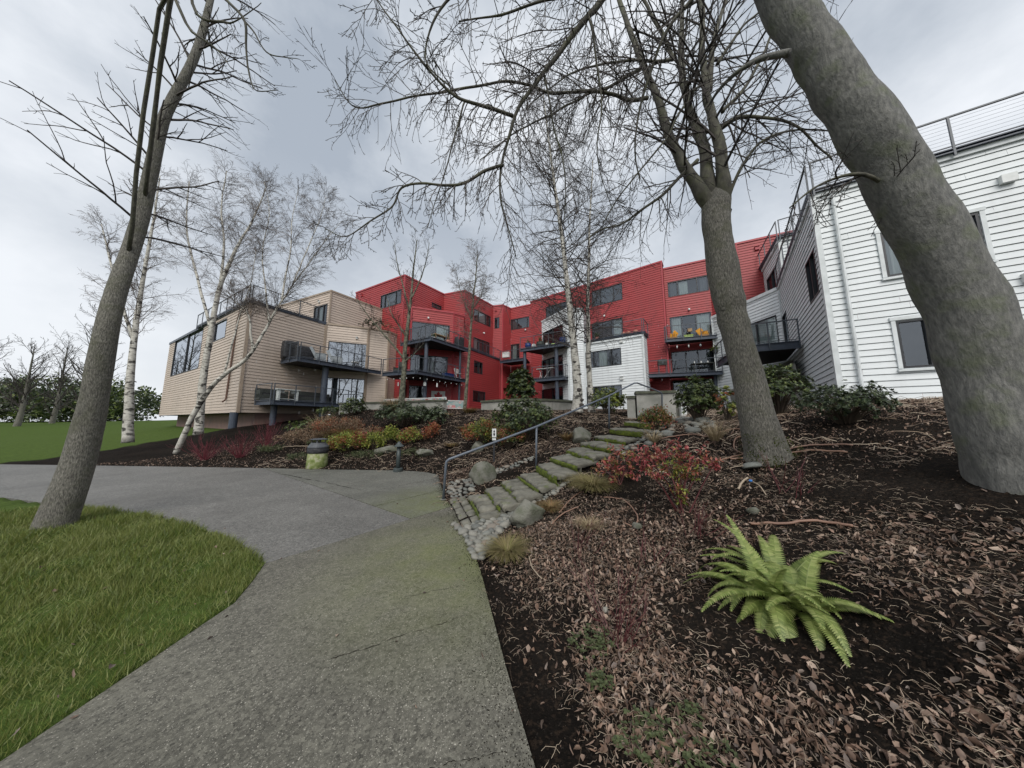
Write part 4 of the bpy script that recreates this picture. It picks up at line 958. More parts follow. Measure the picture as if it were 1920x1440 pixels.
for k in (-1, 1):
    rbox((k * .5, 0, .35), (.1, .3, .7), 'curtain', 'leg', bt); rbox((k * .32, 0, .6), (.25, .06, .16), 'curtain', 'bracket', bt)
rbox((0, 0, .12), (1.0, .05, .06), 'curtain', 'stretcher', bt)
# yellow chairs
def yellow(loc, rz, label):
    s = thing('armchair', label, 'chair', loc, rz, 'yellow chairs on the red balcony'); X = Vector((1, 0, 0))
    MB().bar((0, -.25, .42), (0, .25, .32), .52, .1, X).build('seat_cushion', 'yellow', s); MB().bar((0, .22, .36), (0, .55, .92), .52, .1, X).build('back_cushion', 'yellow', s)
    for k in (-1, 1):
        MB().tube([(k * .31, -.3, 0), (k * .31, -.32, .5), (k * .31, -.2, .58), (k * .31, .3, .56)], .025, 6).build('armrest', 'wood', s); MB().tube([(k * .31, .35, 0), (k * .31, .2, .56)], .025, 6).build('leg', 'wood', s)
    return s
q = atz(1270, 630, 8.02); yc = yellow((12.9, 22.5, 8.02), -1.25, 'left yellow cushioned wooden armchair on the red balcony with white curtains'); yc.scale = (.8,) * 3
yc = yellow((15.0, 21.7, 8.02), .95, 'right yellow cushioned wooden armchair on the red balcony with white curtains'); yc.scale = (.8,) * 3
pl = thing('planter_box', 'lime green planter box between the two yellow chairs', 'planter', (13.9, 22.05, 8.02), -.3); rbox((0, 0, .13), (.6, .22, .24), 'lime', 'box', pl); rbox((0, 0, .27), (.66, .26, .04), 'lime', 'rim', pl)
st = thing('bird_feeder_stand', 'thin metal stand with a small wooden feeder behind the planter box', 'feeder stand', (14.05, 22.45, 8.02), -.3)
for k in (-.12, .12): MB().tube([(k, 0, 0), (k, 0, 1.35)], .012, 5).build('pole', 'rail', st)
MB().bar((-.14, 0, 1.3), (.14, 0, 1.3), .02, .02).build('crossbar', 'rail', st); rbox((.22, 0, .8), (.3, .22, .26), 'wood', 'feeder', st)
# grill on lower red balcony
gl = thing('barbecue_grill', 'small dark grill on legs at the left end of the lower right red balcony', 'grill', (11.75, 22.15, 5.22), -.3)
rbox((0, 0, .8), (.62, .45, .2), 'dark', 'firebox', gl); o = rbox((0, 0, 1.0), (.6, .43, .22), 'dark', 'lid', gl); rbox((0, -.24, .86), (.14, .02, .16), 'blind', 'control_panel', gl); rbox((0, -.22, 1.12), (.4, .03, .03), 'rail', 'handle', gl)
for i in (-1, 1):
    for j in (-1, 1): rbox((i * .27, j * .18, .35), (.04, .04, .7), 'rail', 'leg', gl)
# table and chairs on the lower right balcony
dt = thing('dining_table', 'dark patio table on the lower right red balcony', 'table', (14.6, 21.75, 5.22), -.3); rbox((0, 0, .72), (1.5, .8, .05), 'dark', 'table_top', dt)
for i in (-1, 1):
    for j in (-1, 1): rbox((i * .65, j * .32, .35), (.05, .05, .7), 'dark', 'leg', dt)
for k in range(3):
    cn = thing('candle_lantern', ['leftmost', 'middle', 'rightmost'][k] + ' of three small white lanterns on the dark patio table', 'lantern', (14.1 + k * .42, 21.85 - k * .13, 5.97), 0, 'lanterns on the patio table'); MB().lathe([(.035, 0), (.05, .05), (.05, .16), (.02, .2)], n=10).build('shade', 'offwhite', cn)
# hanging plant and hanging ornaments
M['fernleaf'] = leafmat('yellow_green_fern_leaf', [(.11, .155, .035), (.20, .26, .065), (.32, .37, .12), (.16, .205, .05), (.38, .41, .15)], .5, .28)
def frond(g, base, az, el, L, wid, curl, n=9, tip=.08):
    p = Vector(base); d = Vector((math.cos(az) * math.cos(el), math.sin(az) * math.cos(el), math.sin(el))); side = Vector((-math.sin(az), math.cos(az), 0)); pts = []
    for i in range(n + 1):
        pts.append(p.copy()); p += d * (L / n); d = (d - UP * curl / n).normalized()
    for i in range(1, n):
        f = i / n; wl = wid * (min(1, f * 4.5) * (1 - f) ** .65) + .004
        for s in (-1, 1):
            a = pts[i]; dr = (pts[i + 1] - pts[i - 1]).normalized(); q = (side * s * .95 + dr * .35 - UP * .12).normalized()
            h_ = dr * (L / n) * .56
            g.add([a - h_ * .8, a + q * wl * .55 + h_ * .1 - h_ * .7, a + q * wl + dr * wl * .12, a + q * wl * .55 + h_ * .9, a + h_], [(0, 1, 3, 4), (1, 2, 3)])
    g.tube(pts, [.004 * (1 - .8 * i / n) for i in range(n + 1)], 3, False)
hp = thing('hanging_basket', 'green fern hanging in a dark basket under the red balcony', 'hanging plant', (15.3, 21.15, 6.9))
MB().lathe([(.05, -.3), (.16, -.22), (.2, 0)], n=12).build('pot', 'dark', hp); MB().tube([(0, 0, 0), (0, 0, .9)], .008, 4).build('hanger', 'rail', hp)
g = MB()
for k in range(26): frond(g, (0, 0, 0), rnd.uniform(0, 6.28), rnd.uniform(.4, 1.3), rnd.uniform(.4, .65), .07, 1.9, 7)
g.build('foliage', 'fernleaf', hp, kind='stuff')
for k, (u, v, z) in enumerate(((1278, 646, 7.6), (1296, 647, 7.55), (1320, 644, 7.5))):
    p = Vector((12.9 + k * .75, 21.95 - k * .25, 7.35)); om = thing('hanging_ornament', ['small white pendant under the left of the upper right red balcony', 'thin pendant under the middle of the upper right red balcony', 'round grey pendant under the upper right red balcony beside the basket'][k], 'ornament', p, 0, 'ornaments hanging under the balcony')
    MB().tube([(0, 0, .1), (0, 0, .42)], .006, 4).build('string', 'rail', om); MB().lathe([(.01, -.12), (.045 + .03 * (k == 2), -.03), (.045, .05), (.01, .1)], n=10).build('shade', 'offwhite' if k < 2 else 'greyplastic', om)
w9 = Wall(R9, R10, 2, TR)
for k, (u, v) in enumerate(((1250, 600), (1340, 592))):
    q, z = w9.hit(u, v); g = MB(); c0 = w9.P(q, z, .06); g.tube([c0 + w9.d * (.12 * math.sin(a) * (1 if k else -1)) + UP * (.22 * math.cos(a) - .1) for a in np.linspace(0, 2.4, 8)] + [c0 + w9.d * .02 - UP * .5], .03, 6)
    tag(g.build('candy_cane_light', 'offwhite'), ('left' if k == 0 else 'right') + ' white candy cane decoration beside the upper right balcony door', 'decoration', 'candy cane decorations')
# air conditioner, pots on the middle balconies
ac = thing('air_conditioner', 'white air conditioning unit on the small inner corner balcony', 'air conditioner', (-.45, 30.6, 8.02), -.4); rbox((0, 0, .33), (.78, .34, .58), 'offwhite', 'housing', ac); MB().lathe([(.22, 0), (.22, .02)], n=16).build('fan_grille', 'dark', ac).rotation_euler = (R(90), 0, 0)
ac.children[-1].location = (-.12, -.17, .33)
def pot(loc, r, h, m, label, plant=None, ph=.5, group='pots on the middle balcony'):
    p = thing('plant_pot', label, 'pot', loc, rnd.uniform(0, 3), group); MB().lathe([(r * .6, 0), (r * .95, h * .45), (r, h * .7), (r * .8, h * .93), (r * .88, h), (r * .7, h * .96), (.02, h * .9)], n=16).build('pot', m, p, smooth=True)
    if plant:
        g = MB()
        for k in range(34):
            a = rnd.uniform(0, 6.28); e_ = rnd.uniform(.3, 1.5); L = rnd.uniform(.5, 1) * ph; d = Vector((math.cos(a) * math.cos(e_), math.sin(a) * math.cos(e_), math.sin(e_))); b0 = Vector((0, 0, h * .9)); sd_ = d.cross(UP).normalized() * .03
            g.add([b0, b0 + d * L * .5 + sd_, b0 + d * L - UP * L * .15, b0 + d * L * .5 - sd_], [(0, 1, 2, 3)])
        g.build('foliage', plant, p, kind='stuff')
    return p
M['green'] = leafmat('mixed_green_leaf', [(.03, .055, .015), (.06, .1, .025), (.1, .15, .04)])
M['dryleaf'] = leafmat('dry_brown_stem', [(.12, .07, .04), (.2, .13, .08), (.28, .21, .14)], .8, .1)
mbz = 8.02
pot((1.45, 25.35, mbz), .3, .52, 'blueglaze', 'bright blue glazed pot at the left of the middle white wing balcony', 'dryleaf', .7)
pot((1.95, 25.1, mbz), .2, .38, 'offwhite', 'white pot beside the bright blue pot on the middle balcony')
pot((2.5, 24.85, mbz), .38, .5, 'dark', 'wide dark pot with spiky green plant on the middle balcony', 'green', .8)
pot((3.05, 24.45, mbz), .16, .3, 'offwhite', 'small pale pot right of the wide dark pot on the middle balcony', 'dryleaf', .4)
pot((3.55, 24.2, mbz), .18, .2, 'lime', 'low lime green pot on the middle balcony floor')
pot((4.3, 23.75, mbz), .3, .6, 'blueglaze', 'dark blue pot at the right corner of the middle balcony', 'dryleaf', .9)
def lift_xy(u, v, z, dy=.4): q = atz(u, v, z); return (q.x * (1 + dy / q.y), q.y + dy, z)
for k, (u, lab, s) in enumerate(((1125, 'pink plastic pot with a small shrub left on the white roof terrace', .16), (1177, 'left of two faded pink planters on the white roof terrace', .18), (1186, 'right of two faded pink planters on the white roof terrace', .18), (1199, 'single faded pink planter near the corner of the white roof terrace', .2))):
    f_ = (u - 1100) / 105; pot((6.3 + 3.5 * f_, 24.1 - 2.6 * f_, 8.3), s, .28, 'terracotta', lab, 'green' if k == 0 else None, .6, 'pots on the white roof terrace')
# table on the mid lower balcony
it = thing('folding_table', 'white folding table with crossed legs on the lower balcony of the white wing', 'table', (2.9, 24.55, 5.22), -.55); rbox((0, 0, .86), (1.6, .4, .04), 'offwhite', 'table_top', it)
for k in (-1, 1): MB().bar((k * .15, 0, .02), (-k * .15 + .35, 0, .84), .03, .03).build('leg', 'offwhite', it); MB().bar((-.5 + k * .12, .05, .02), (-.5 - k * .12, .05, .84), .03, .03).build('leg', 'offwhite', it)
# clutter on the left red balconies
ch = thing('folding_chair', 'white folding chair at the right end of the lower left red balcony', 'chair', (-4.75, 24.9, 5.22), .9)
for k in (-.22, .22): MB().bar((k, -.2, 0), (k, .25, .95), .03, .03).build('leg', 'offwhite', ch); MB().bar((k, .25, 0), (k, -.15, .5), .03, .03).build('leg', 'offwhite', ch)
rbox((0, 0, .46), (.44, .42, .03), 'offwhite', 'seat', ch)
for z in (.62, .72, .82, .92): rbox((0, .17 + (z - .62) * .3, z), (.44, .02, .06), 'offwhite', 'back_slat', ch)
bq = thing('storage_bench', 'low wooden bench on the upper left red balcony', 'bench', (-6.0, 23.4, 8.02), 1.0); rbox((0, 0, .62), (1.5, .5, .06), 'wood', 'top', bq)
for i in (-1, 1):
    for j in (-1, 1): rbox((i * .68, j * .2, .3), (.07, .07, .6), 'wood', 'leg', bq)
pot((-5.5, 23.9, 8.02), .26, .4, 'terracotta', 'terracotta pot with bare twigs on the upper left red balcony', 'dryleaf', .9, 'pots on the left red balconies')
pot((-6.4, 22.7, 8.02), .22, .34, 'offwhite', 'white pot by the front corner of the upper left red balcony', 'green', .5, 'pots on the left red balconies')
cover('covered_furniture', 'black covered stack at the right end of the upper left red balcony', (-4.7, 25.0, 8.02), .7, .6, 1.0, .9, 9)
rug = thing('storage_box', 'low navy box on the lower left red balcony', 'box', (-5.4, 24.1, 5.22), 1.0); rbox((0, 0, .15), (.9, .5, .3), 'blueglaze', 'body', rug); rbox((0, 0, .32), (.94, .54, .04), 'blueglaze', 'lid', rug)
bw = thing('armchair', 'dark grey patio chair at the left end of the lower left red balcony', 'chair', (-9.0, 22.6, 5.22), -.4); rbox((0, 0, .4), (.6, .6, .12), 'dark', 'seat', bw); rbox((0, .28, .75), (.6, .1, .7), 'dark', 'backrest', bw); rbox((-.28, 0, .3), (.06, .6, .6), 'dark', 'leg', bw); rbox((.28, 0, .3), (.06, .6, .6), 'dark', 'leg', bw)
# string lights under the lower left balcony
sl_ = thing('string_lights', 'string of small white bulbs hanging under the lower left red balcony', 'string lights')
pts = []; e0, e1, e2 = Vector((-9.6, 21.5, 4.86)), Vector((-6.85, 20.5, 4.86)), Vector((-4.2, 25.1, 4.86))
segs = [(e0, e1, 5), (e1, e2, 8)]
for a, b2, n in segs:
    for k in range(n):
        for q in range(4): s = (k + q / 4) / n; pts.append(a.lerp(b2, s) - UP * (.12 * math.sin(math.pi * q / 4) + .01) - Vector((0, .05, 0)))
        c0 = a.lerp(b2, (k + .5) / n) - UP * .18 - Vector((0, .05, 0)); MB().lathe([(.01, -.04), (.03, -.015), (.025, .02), (.012, .045)], c0, 8).build('bulb', 'offwhite', sl_)
MB().tube(pts, .006, 3, False).build('wire', 'black', sl_)
for k, (x, y, lab) in enumerate(((-6.6, 21.6, 'white lantern hanging left of the steel column under the red balcony'), (-5.85, 22.3, 'white wind chime hanging right of the steel column under the red balcony'), (-8.6, 21.6, 'thin white chime hanging at the left under the lower red balcony'))):
    t_ = thing('hanging_lantern', lab, 'lantern', (x, y, 4.35), 0, 'ornaments under the lower left balcony'); MB().lathe([(.03, -.15), (.11 - .05 * (k > 0), -.12), (.11 - .05 * (k > 0), .08), (.03, .17)], n=8).build('shade', 'offwhite', t_); MB().tube([(0, 0, .15), (0, 0, .5)], .006, 4).build('string', 'rail', t_)
# maple leaf banner
wF = Wall(P0, P1, 2, 11.4); s0, z1_ = wF.hit(809, 727); s1, z0_ = wF.hit(834, 752)
fl = thing('maple_leaf_banner', 'white banner with a red top band and red maple leaf on the ground floor', 'flag')
M['bannerw'] = mat('white_banner_cloth', (.62, .62, .6), (.52, .53, .52), 5, .8); M['bannerr'] = mat('red_banner_print', (.42, .05, .055), (.36, .04, .045), 5, .8)
def wp(q, z, o=.06): return wF.P(q, z, o)
MB().add([wp(s0, z0_), wp(s1, z0_), wp(s1, z1_ - .28), wp(s0, z1_ - .28)], [(0, 1, 2, 3)]).build('cloth', 'bannerw', fl)
MB().add([wp(s0, z1_ - .28), wp(s1, z1_ - .28), wp(s1, z1_ + .02), wp(s0, z1_ + .02)], [(0, 1, 2, 3)]).build('top_band', 'bannerr', fl)
ml = [(0, -1), (.05, -.45), (.5, -.52), (.42, -.35), (.85, -.05), (.75, .03), (.83, .38), (.58, .3), (.52, .42), (.25, .12), (.35, .72), (.18, .62), (0, 1)]
ml = ml + [(-x, y) for x, y in reversed(ml[1:-1])]
cq, cz = (s0 + s1) / 2, (z0_ + z1_ - .28) / 2; sc = (s1 - s0) * .36
g = MB(); g.add([wp(cq, cz, .075)] + [wp(cq + x * sc, cz + y * sc, .075) for x, y in ml], [(0, 1 + i, 1 + (i + 1) % len(ml)) for i in range(len(ml))]); g.build('maple_leaf', 'bannerr', fl)

# ================================================================ TREES
M['bark'] = None
def barkmat(name, c1, c2, c3, st, sc, lichen, lam, bs=.8):
    m, t, b = newmat(name)
    n, _ = noise_n(t, sc, 7, st, rough=.65); n2, _ = noise_n(t, 5, 5); n3, _ = noise_n(t, 1.1, 4)
    c = ramp(t, n, [(.36, c1), (.55, c2), (.72, c3)])
    c = mixc(t, ramp(t, n2, [(.5, 0.0), (.68, lam)]), c, lichen)
    c = mixc(t, ramp(t, n3, [(.4, 0.0), (.7, .35)]), c, c1)
    t.links.new(c, b.inputs['Base Color']); b.inputs['Roughness'].default_value = .9; bump(t, b, n, bs, .03); return m
M['bark'] = barkmat('grey_brown_ridged_bark', (.055, .052, .044), (.18, .17, .145), (.33, .315, .27), (1, 1, .3), 75, (.085, .09, .045), .45)
M['barkg'] = barkmat('smooth_grey_bark', (.10, .10, .095), (.17, .168, .155), (.25, .243, .225), (1.3, 1.3, .45), 26, (.12, .14, .07), .6, .8)
M['limb'] = barkmat('grey_green_limb_bark', (.045, .042, .034), (.09, .086, .066), (.15, .14, .11), (1, 1, .5), 14, (.10, .11, .05), .5, .4)
M['twig'] = mat('dark_twig_bark', (.034, .028, .026), (.06, .05, .044), 5, .8)
M['birchtwig'] = mat('brown_birch_twig', (.10, .08, .07), (.17, .14, .125), 4, .8)
m, t, b = newmat('white_birch_bark'); M['birch'] = m
n, _ = noise_n(t, 1.5, 5, (2.2, 2.2, 9.0)); n2, _ = noise_n(t, 2.0, 5, (1.3, 1.3, 1.8)); n3, _ = noise_n(t, 9, 5)
c = ramp(t, n3, [(.3, (.30, .28, .24)), (.6, (.52, .50, .45))])
c = mixc(t, ramp(t, n, [(.55, 0.0), (.62, .9)]), c, (.05, .045, .04)); c = mixc(t, ramp(t, n2, [(.57, 0.0), (.61, .95)]), c, (.03, .027, .022))
t.links.new(c, b.inputs['Base Color']); b.inputs['Roughness'].default_value = .7; bump(t, b, n, .3, .02)
M['lichen'] = mat('patchy_lichen_bark', (.05, .05, .035), (.17, .165, .12), 9, .9, .7, 24, lo=.4, hi=.6, bd=.02)

class Twigs:
    def __init__(s, seed, P): s.r = random.Random(seed); s.P = P; s.mb = MB(); s.n = 0
    def grow(s, p, d, L, r, lev):
        P = s.P; R_ = s.r; n = P['segs'][lev]; pts = [p.copy()]; rad = [r]; d = d.normalized(); seg = L / n; wig = P['wig'][lev]; ds = []
        for i in range(n):
            f = i / n; gv = P['g0'][lev] * (1 - f) + P['g1'][lev] * f
            d = (d + Vector((R_.gauss(0, wig), R_.gauss(0, wig), R_.gauss(0, wig) + gv))).normalized()
            p = p + d * seg * R_.uniform(.8, 1.2); pts.append(p.copy()); ds.append(d.copy()); rad.append(max(r * (1 - (1 - P['taper']) * (i + 1) / n), P['rmin']))
        s.mb.tube(pts, rad, 4 if r > .012 else 3, False); s.n += 1
        if lev + 1 < len(P['segs']):
            k = P['kids'][lev]; k = int(k) + (R_.random() < k % 1)
            for j in range(k):
                f = (j + R_.uniform(.2, .9)) / k * (1 - P['start']) + P['start']; i = min(int(f * n), n - 1)
                q = pts[i].lerp(pts[i + 1], f * n - i); dd = ds[i]; ax = dd.orthogonal().normalized(); ax.rotate(Matrix.Rotation(R_.uniform(0, 6.283), 3, dd))
                an = R(R_.uniform(*P['ang'])); nd = (dd * math.cos(an) + ax * math.sin(an))
                s.grow(q, nd, L * R_.uniform(*P['len'][lev]) * (1 - .45 * f), max(rad[i] * P['rk'], P['rmin']), lev + 1)
    def along(s, pts, rad, n, L, f0=0, f1=1, up=0, rmul=.45, rmax=.02, amin=35):
        tot = len(pts) - 1
        for j in range(n):
            f = f0 + (f1 - f0) * (j + s.r.random()) / n; i = min(int(f * tot), tot - 1); q = pts[i].lerp(pts[i + 1], f * tot - i); dd = (pts[i + 1] - pts[i]).normalized()
            ax = dd.orthogonal().normalized(); ax.rotate(Matrix.Rotation(s.r.uniform(0, 6.283), 3, dd)); an = R(s.r.uniform(amin, 82)); nd = dd * math.cos(an) + ax * math.sin(an) + UP * up
            s.grow(q, nd, L * s.r.uniform(.55, 1.15) * (1 - .35 * f), min(max(rad[i] * rmul, s.P['rmin'] * 1.6), rmax), 0)
def limb(parent, name, pts, r0, r1, m, n=8, sub=5, wob=.12, seed=0, jit=.0):
    P = smoothpath([Vector(p) for p in pts], sub)
    if jit:
        for i in range(1, len(P) - 1): P[i] = P[i] + noise.noise_vector(P[i] * 2.3 + Vector((seed, 0, 0))) * jit
    k = len(P); rad = [(r0 + (r1 - r0) * (i / (k - 1))) * (1 + (.32 * math.exp(-i / 5) if r0 > .12 else (.38 * math.exp(-i / 6) if r0 > .09 and m == 'limb' else 0))) for i in range(k)]
    MB().tube(P, rad, n, True, wob).build(name, m, parent, smooth=True); return P, rad
def atl(L): return [at(*q) for q in L]
MAPLE = dict(segs=(10, 7, 4), wig=(.055, .075, .13), g0=(-.05, -.05, .02), g1=(.0, .07, .10), kids=(5, 2.6), start=.12, ang=(22, 55), len=((.4, .85), (.14, .34)), rk=.66, taper=.4, rmin=.0025)

# ---- big maple in the bed on the right
tr = thing('maple_tree', 'large bare tree with a thick mossy based trunk right of the steps', 'tree')
kp = [(1444, 866, 3.98), (1434, 838, 4.0), (1417, 770, 4.04), (1401, 700, 4.08), (1387, 650, 4.12), (1374, 600, 4.17), (1363, 550, 4.2), (1354, 500, 4.25), (1347, 450, 4.3), (1343, 415, 4.35), (1343, 385, 4.4), (1344, 366, 4.45), (1346, 348, 4.5)]
wpx = [98, 82, 68, 60, 57, 57, 60, 62, 55, 57, 58, 36, 6]
P = smoothpath(atl(kp), 9); nK = len(wpx); rad = []
for i in range(len(P)):
    f = i / (len(P) - 1) * (nK - 1); a = min(int(f), nK - 2); w_ = wpx[a] + (wpx[a + 1] - wpx[a]) * (f - a); rad.append(w_ * .80 / 2 / FPX * (P[i].y * cP + (P[i].z - EYE) * sP))
g = MB(); nS = 44; k0 = 0
for i, p in enumerate(P):
    zf = i / (len(P) - 1)
    for j in range(nS):
        a = 2 * math.pi * j / nS; d = Vector((math.cos(a), math.sin(a), 0)); r = rad[i]
        q = p + d * r
        r *= 1 + .05 * noise.noise(Vector((d.x * 1.5, d.y * 1.5, p.z * 1.2))) + .035 * noise.noise(Vector((d.x * 4, d.y * 4, p.z * 5)))
        col = math.exp(-((p.z - 3.32) / .13) ** 2) + .8 * math.exp(-((p.z - 3.02) / .09) ** 2)     # old wound collar
        r += rad[i] * .11 * col * max(0, 1.8 * noise.noise(Vector((d.x * 2.2 + 4, d.y * 2.2, p.z * 6))) + .25) - rad[i] * .04 * math.exp(-((p.z - 3.17) / .05) ** 2)
        r += rad[i] * (.018 * noise.noise(Vector((d.x * 14, d.y * 14, p.z * 3)))) + rad[i] * .12 * math.exp(-(p.z - P[0].z) / .12) * max(0, math.sin(a * 5 + 1)) 
        if p.z < P[0].z + .05: r *= 1.05
        g.v.append((p.x + d.x * r, p.y + d.y * r, p.z - (.25 if i == 0 else 0)))
for i in range(len(P) - 1):
    for j in range(nS): a = i * nS + j; b_ = i * nS + (j + 1) % nS; g.f.append((a, b_, b_ + nS, a + nS))
trunk = g.build('trunk', 'bark', tr, smooth=True)
kn = rock_mesh(21, 3, .8, .3, 'knot'); kn.materials.append(M['bark'])
for u, v, s in ((1357, 580, .04),):
    q = at(u, v, 4.02); o = bpy.data.objects.new('knot', kn); COL.objects.link(o); o.parent = tr; o.location = q; o.scale = (s * 1.6, s * .9, s * 1.5)
g = MB()
for k in range(2600):
    a = rnd.uniform(math.pi * .85, 2.1 * math.pi); z = rnd.random() ** 2 * .42; p = P[1] + Vector((math.cos(a), math.sin(a), 0)) * (rad[2] * (1.12 + .25 * (.42 - z)) + .01); p.z = P[0].z - .04 + z
    if noise.noise(p * 7) < -.02 + z * .5: continue
    d = Vector((math.cos(a), math.sin(a), rnd.uniform(-.2, 1.3))) * .022; s = Vector((-math.sin(a), math.cos(a), 0)) * .006; g.add([p - s, p + s, p + d], [(0, 1, 2)])
g.build('trunk_moss', 'moss', tr, kind='stuff')
tw = Twigs(11, MAPLE)
leaders = [([(1341, 400, 4.4), (1315, 360, 4.45), (1291, 322, 4.55), (1268, 283, 4.65), (1252, 250, 4.75), (1228, 174, 5.0), (1200, 108, 5.3), (1162, 0, 5.8), (1140, -90, 6.3)], .095, .035, 14),
           ([(1345, 395, 4.45), (1330, 345, 4.6), (1315, 262, 4.9), (1291, 208, 5.1), (1277, 115, 5.5), (1278, 40, 5.9), (1282, -60, 6.5)], .10, .032, 12),
           ([(1352, 400, 4.4), (1358, 352, 4.4), (1352, 295, 4.5), (1336, 220, 4.7), (1322, 150, 4.9), (1317, 60, 5.2), (1314, -50, 5.7)], .10, .036, 14),
           ([(1330, 170, 4.9), (1337, 90, 5.1), (1350, 35, 5.4), (1372, -30, 5.8)], .05, .028, 6),
           ([(1263, 110, 5.45), (1240, 60, 5.5), (1207, 0, 5.6), (1190, -40, 5.8)], .038, .022, 6)]
for L_, r0, r1, n in leaders:
    P_, ra = limb(tr, 'limb', atl(L_), r0, r1, 'limb', 14 if r0 > .1 else 8, 7, .14, jit=.03); tw.along(P_, ra, n, 1.9, .25, 1)
side = [([(1214, 184, 5.0), (1180, 186, 4.9), (1148, 175, 4.8), (1096, 170, 4.7), (1041, 174, 4.6), (992, 161, 4.5), (940, 156, 4.3), (844, 168, 4.1), (778, 180, 3.9), (708, 198, 3.8), (660, 198, 3.75), (628, 149, 3.7)], .032, .005, 52, .85),
        ([(1200, 128, 5.2), (1134, 167, 5.1), (1095, 180, 5.0), (1044, 208, 4.9), (961, 253, 4.6), (900, 300, 4.5)], .028, .007, 46, 1.25),
        ([(1263, 111, 5.4), (1230, 116, 5.3), (1197, 114, 5.2), (1134, 118, 5.0), (1060, 145, 4.8), (1000, 190, 4.7)], .032, .007, 44, 1.3),
        ([(1308, 300, 4.6), (1277, 330, 4.5), (1240, 368, 4.5), (1197, 396, 4.5), (1162, 420, 4.5), (1125, 432, 4.5), (1085, 460, 4.6)], .030, .007, 30, .9),
        ([(1353, 240, 4.7), (1388, 222, 4.5), (1440, 220, 4.3), (1495, 240, 4.1), (1560, 300, 4.0)], .033, .010, 20, 1.1),
        ([(1366, 370, 4.4), (1391, 312, 4.3), (1426, 267, 4.2), (1495, 243, 4.1), (1570, 250, 4.0)], .026, .007, 20, 1.1),
        ([(1322, 150, 4.9), (1280, 200, 4.7), (1250, 260, 4.4), (1190, 330, 4.2), (1130, 420, 4.1)], .022, .008, 20, .9),
        ([(1355, 210, 4.7), (1400, 160, 4.7), (1450, 60, 4.8), (1490, -20, 5.0)], .03, .012, 12, 1.2),
        ([(1345, 120, 5.0), (1385, 60, 5.0), (1425, 20, 5.1)], .03, .012, 8, 1.2)]
for i, (L_, r0, r1, n, ln) in enumerate(side):
    P_, ra = limb(tr, 'branch', atl(L_), r0, r1, 'limb', 8, 6, .15, i, .03); tw.along(P_, ra, n, ln, .06, 1, -.15)
tw.mb.build('twigs', 'twig', tr, kind='stuff')

# ---- grey barked tree leaning over from the right edge, its boughs hang into the picture
gt = thing('overhanging_tree', 'leaning smooth grey barked tree at the upper right whose long boughs droop overhead', 'tree')
P_, ra = limb(gt, 'trunk', [at(1872, 790, 2.4) + Vector((.16, -.02, -1.15)), at(1872, 790, 2.4) + Vector((.08, -.01, -.55))] + atl([(1872, 790, 2.4), (1810, 590, 2.5), (1700, 370, 2.6), (1600, 205, 2.7), (1537, 105, 2.8), (1478, 10, 2.9), (1400, -130, 3.1), (1300, -330, 3.4)]), .26, .14, 'barkg', 40, 9, .10, 77, .03)
tw = Twigs(23, dict(MAPLE, g0=(-.13, -.08, -.02)))
gb = [([(1480, 100, 2.75), (1426, 111, 2.9), (1384, 132, 3.0), (1350, 166, 3.2), (1325, 200, 3.4)], .032, .012, 8, .9),
      ([(1300, -330, 3.4), (1210, -150, 3.4), (1129, 0, 3.35), (1103, 31, 3.32), (1061, 83, 3.3), (1009, 149, 3.25), (968, 215, 3.2), (943, 295, 3.2), (940, 380, 3.2), (968, 486, 3.25)], .046, .005, 70, .95),
      ([(962, 218, 3.2), (930, 205, 3.15), (871, 191, 3.1), (840, 168, 3.1), (795, 120, 3.05), (753, 69, 3.0), (712, 7, 3.0), (690, -40, 3.0)], .02, .004, 34, .6),
      ([(943, 310, 3.2), (905, 322, 3.15), (870, 345, 3.1), (837, 347, 3.1), (790, 341, 3.05), (753, 351, 3.05), (736, 385, 3.05), (700, 410, 3.0), (649, 444, 3.0), (610, 430, 3.0)], .018, .004, 34, .45),
      ([(1129, 0, 3.35), (1070, -10, 3.2), (1000, 10, 3.1), (930, 30, 3.1), (860, 40, 3.0)], .02, .006, 16, .8),
      ([(1103, 31, 3.3), (1120, 110, 3.3), (1130, 200, 3.3), (1120, 300, 3.4), (1150, 400, 3.5)], .014, .004, 24, .55),
      ([(1020, 140, 3.3), (1040, 240, 3.3), (1060, 330, 3.3), (1055, 420, 3.4)], .012, .004, 20, .55),
      ([(871, 191, 3.1), (850, 260, 3.1), (830, 340, 3.1), (800, 430, 3.1)], .010, .004, 10, .45),
      ([(1210, -150, 3.4), (1060, -90, 3.2), (900, -40, 3.0), (820, 30, 3.0), (800, 110, 3.0), (845, 165, 3.0)], .02, .005, 20, .7),
      ([(1400, -130, 3.1), (1330, -40, 3.1), (1250, 60, 3.2), (1210, 160, 3.3), (1190, 270, 3.4), (1200, 340, 3.5)], .024, .006, 34, .7),
      ([(1700, 370, 2.6), (1620, 330, 2.6), (1540, 345, 2.7), (1480, 390, 2.8)], .02, .006, 10, .5)]
for i, (L_, r0, r1, n, ln) in enumerate(gb):
    P_, ra = limb(gt, 'branch', atl(L_), r0, r1, 'limb' if i else 'barkg', 8, 6, .15, i + 30, .025); tw.along(P_, ra, n, ln, .05, 1, -.25, .5, .007)
tw.mb.build('twigs', 'twig', gt, kind='stuff')

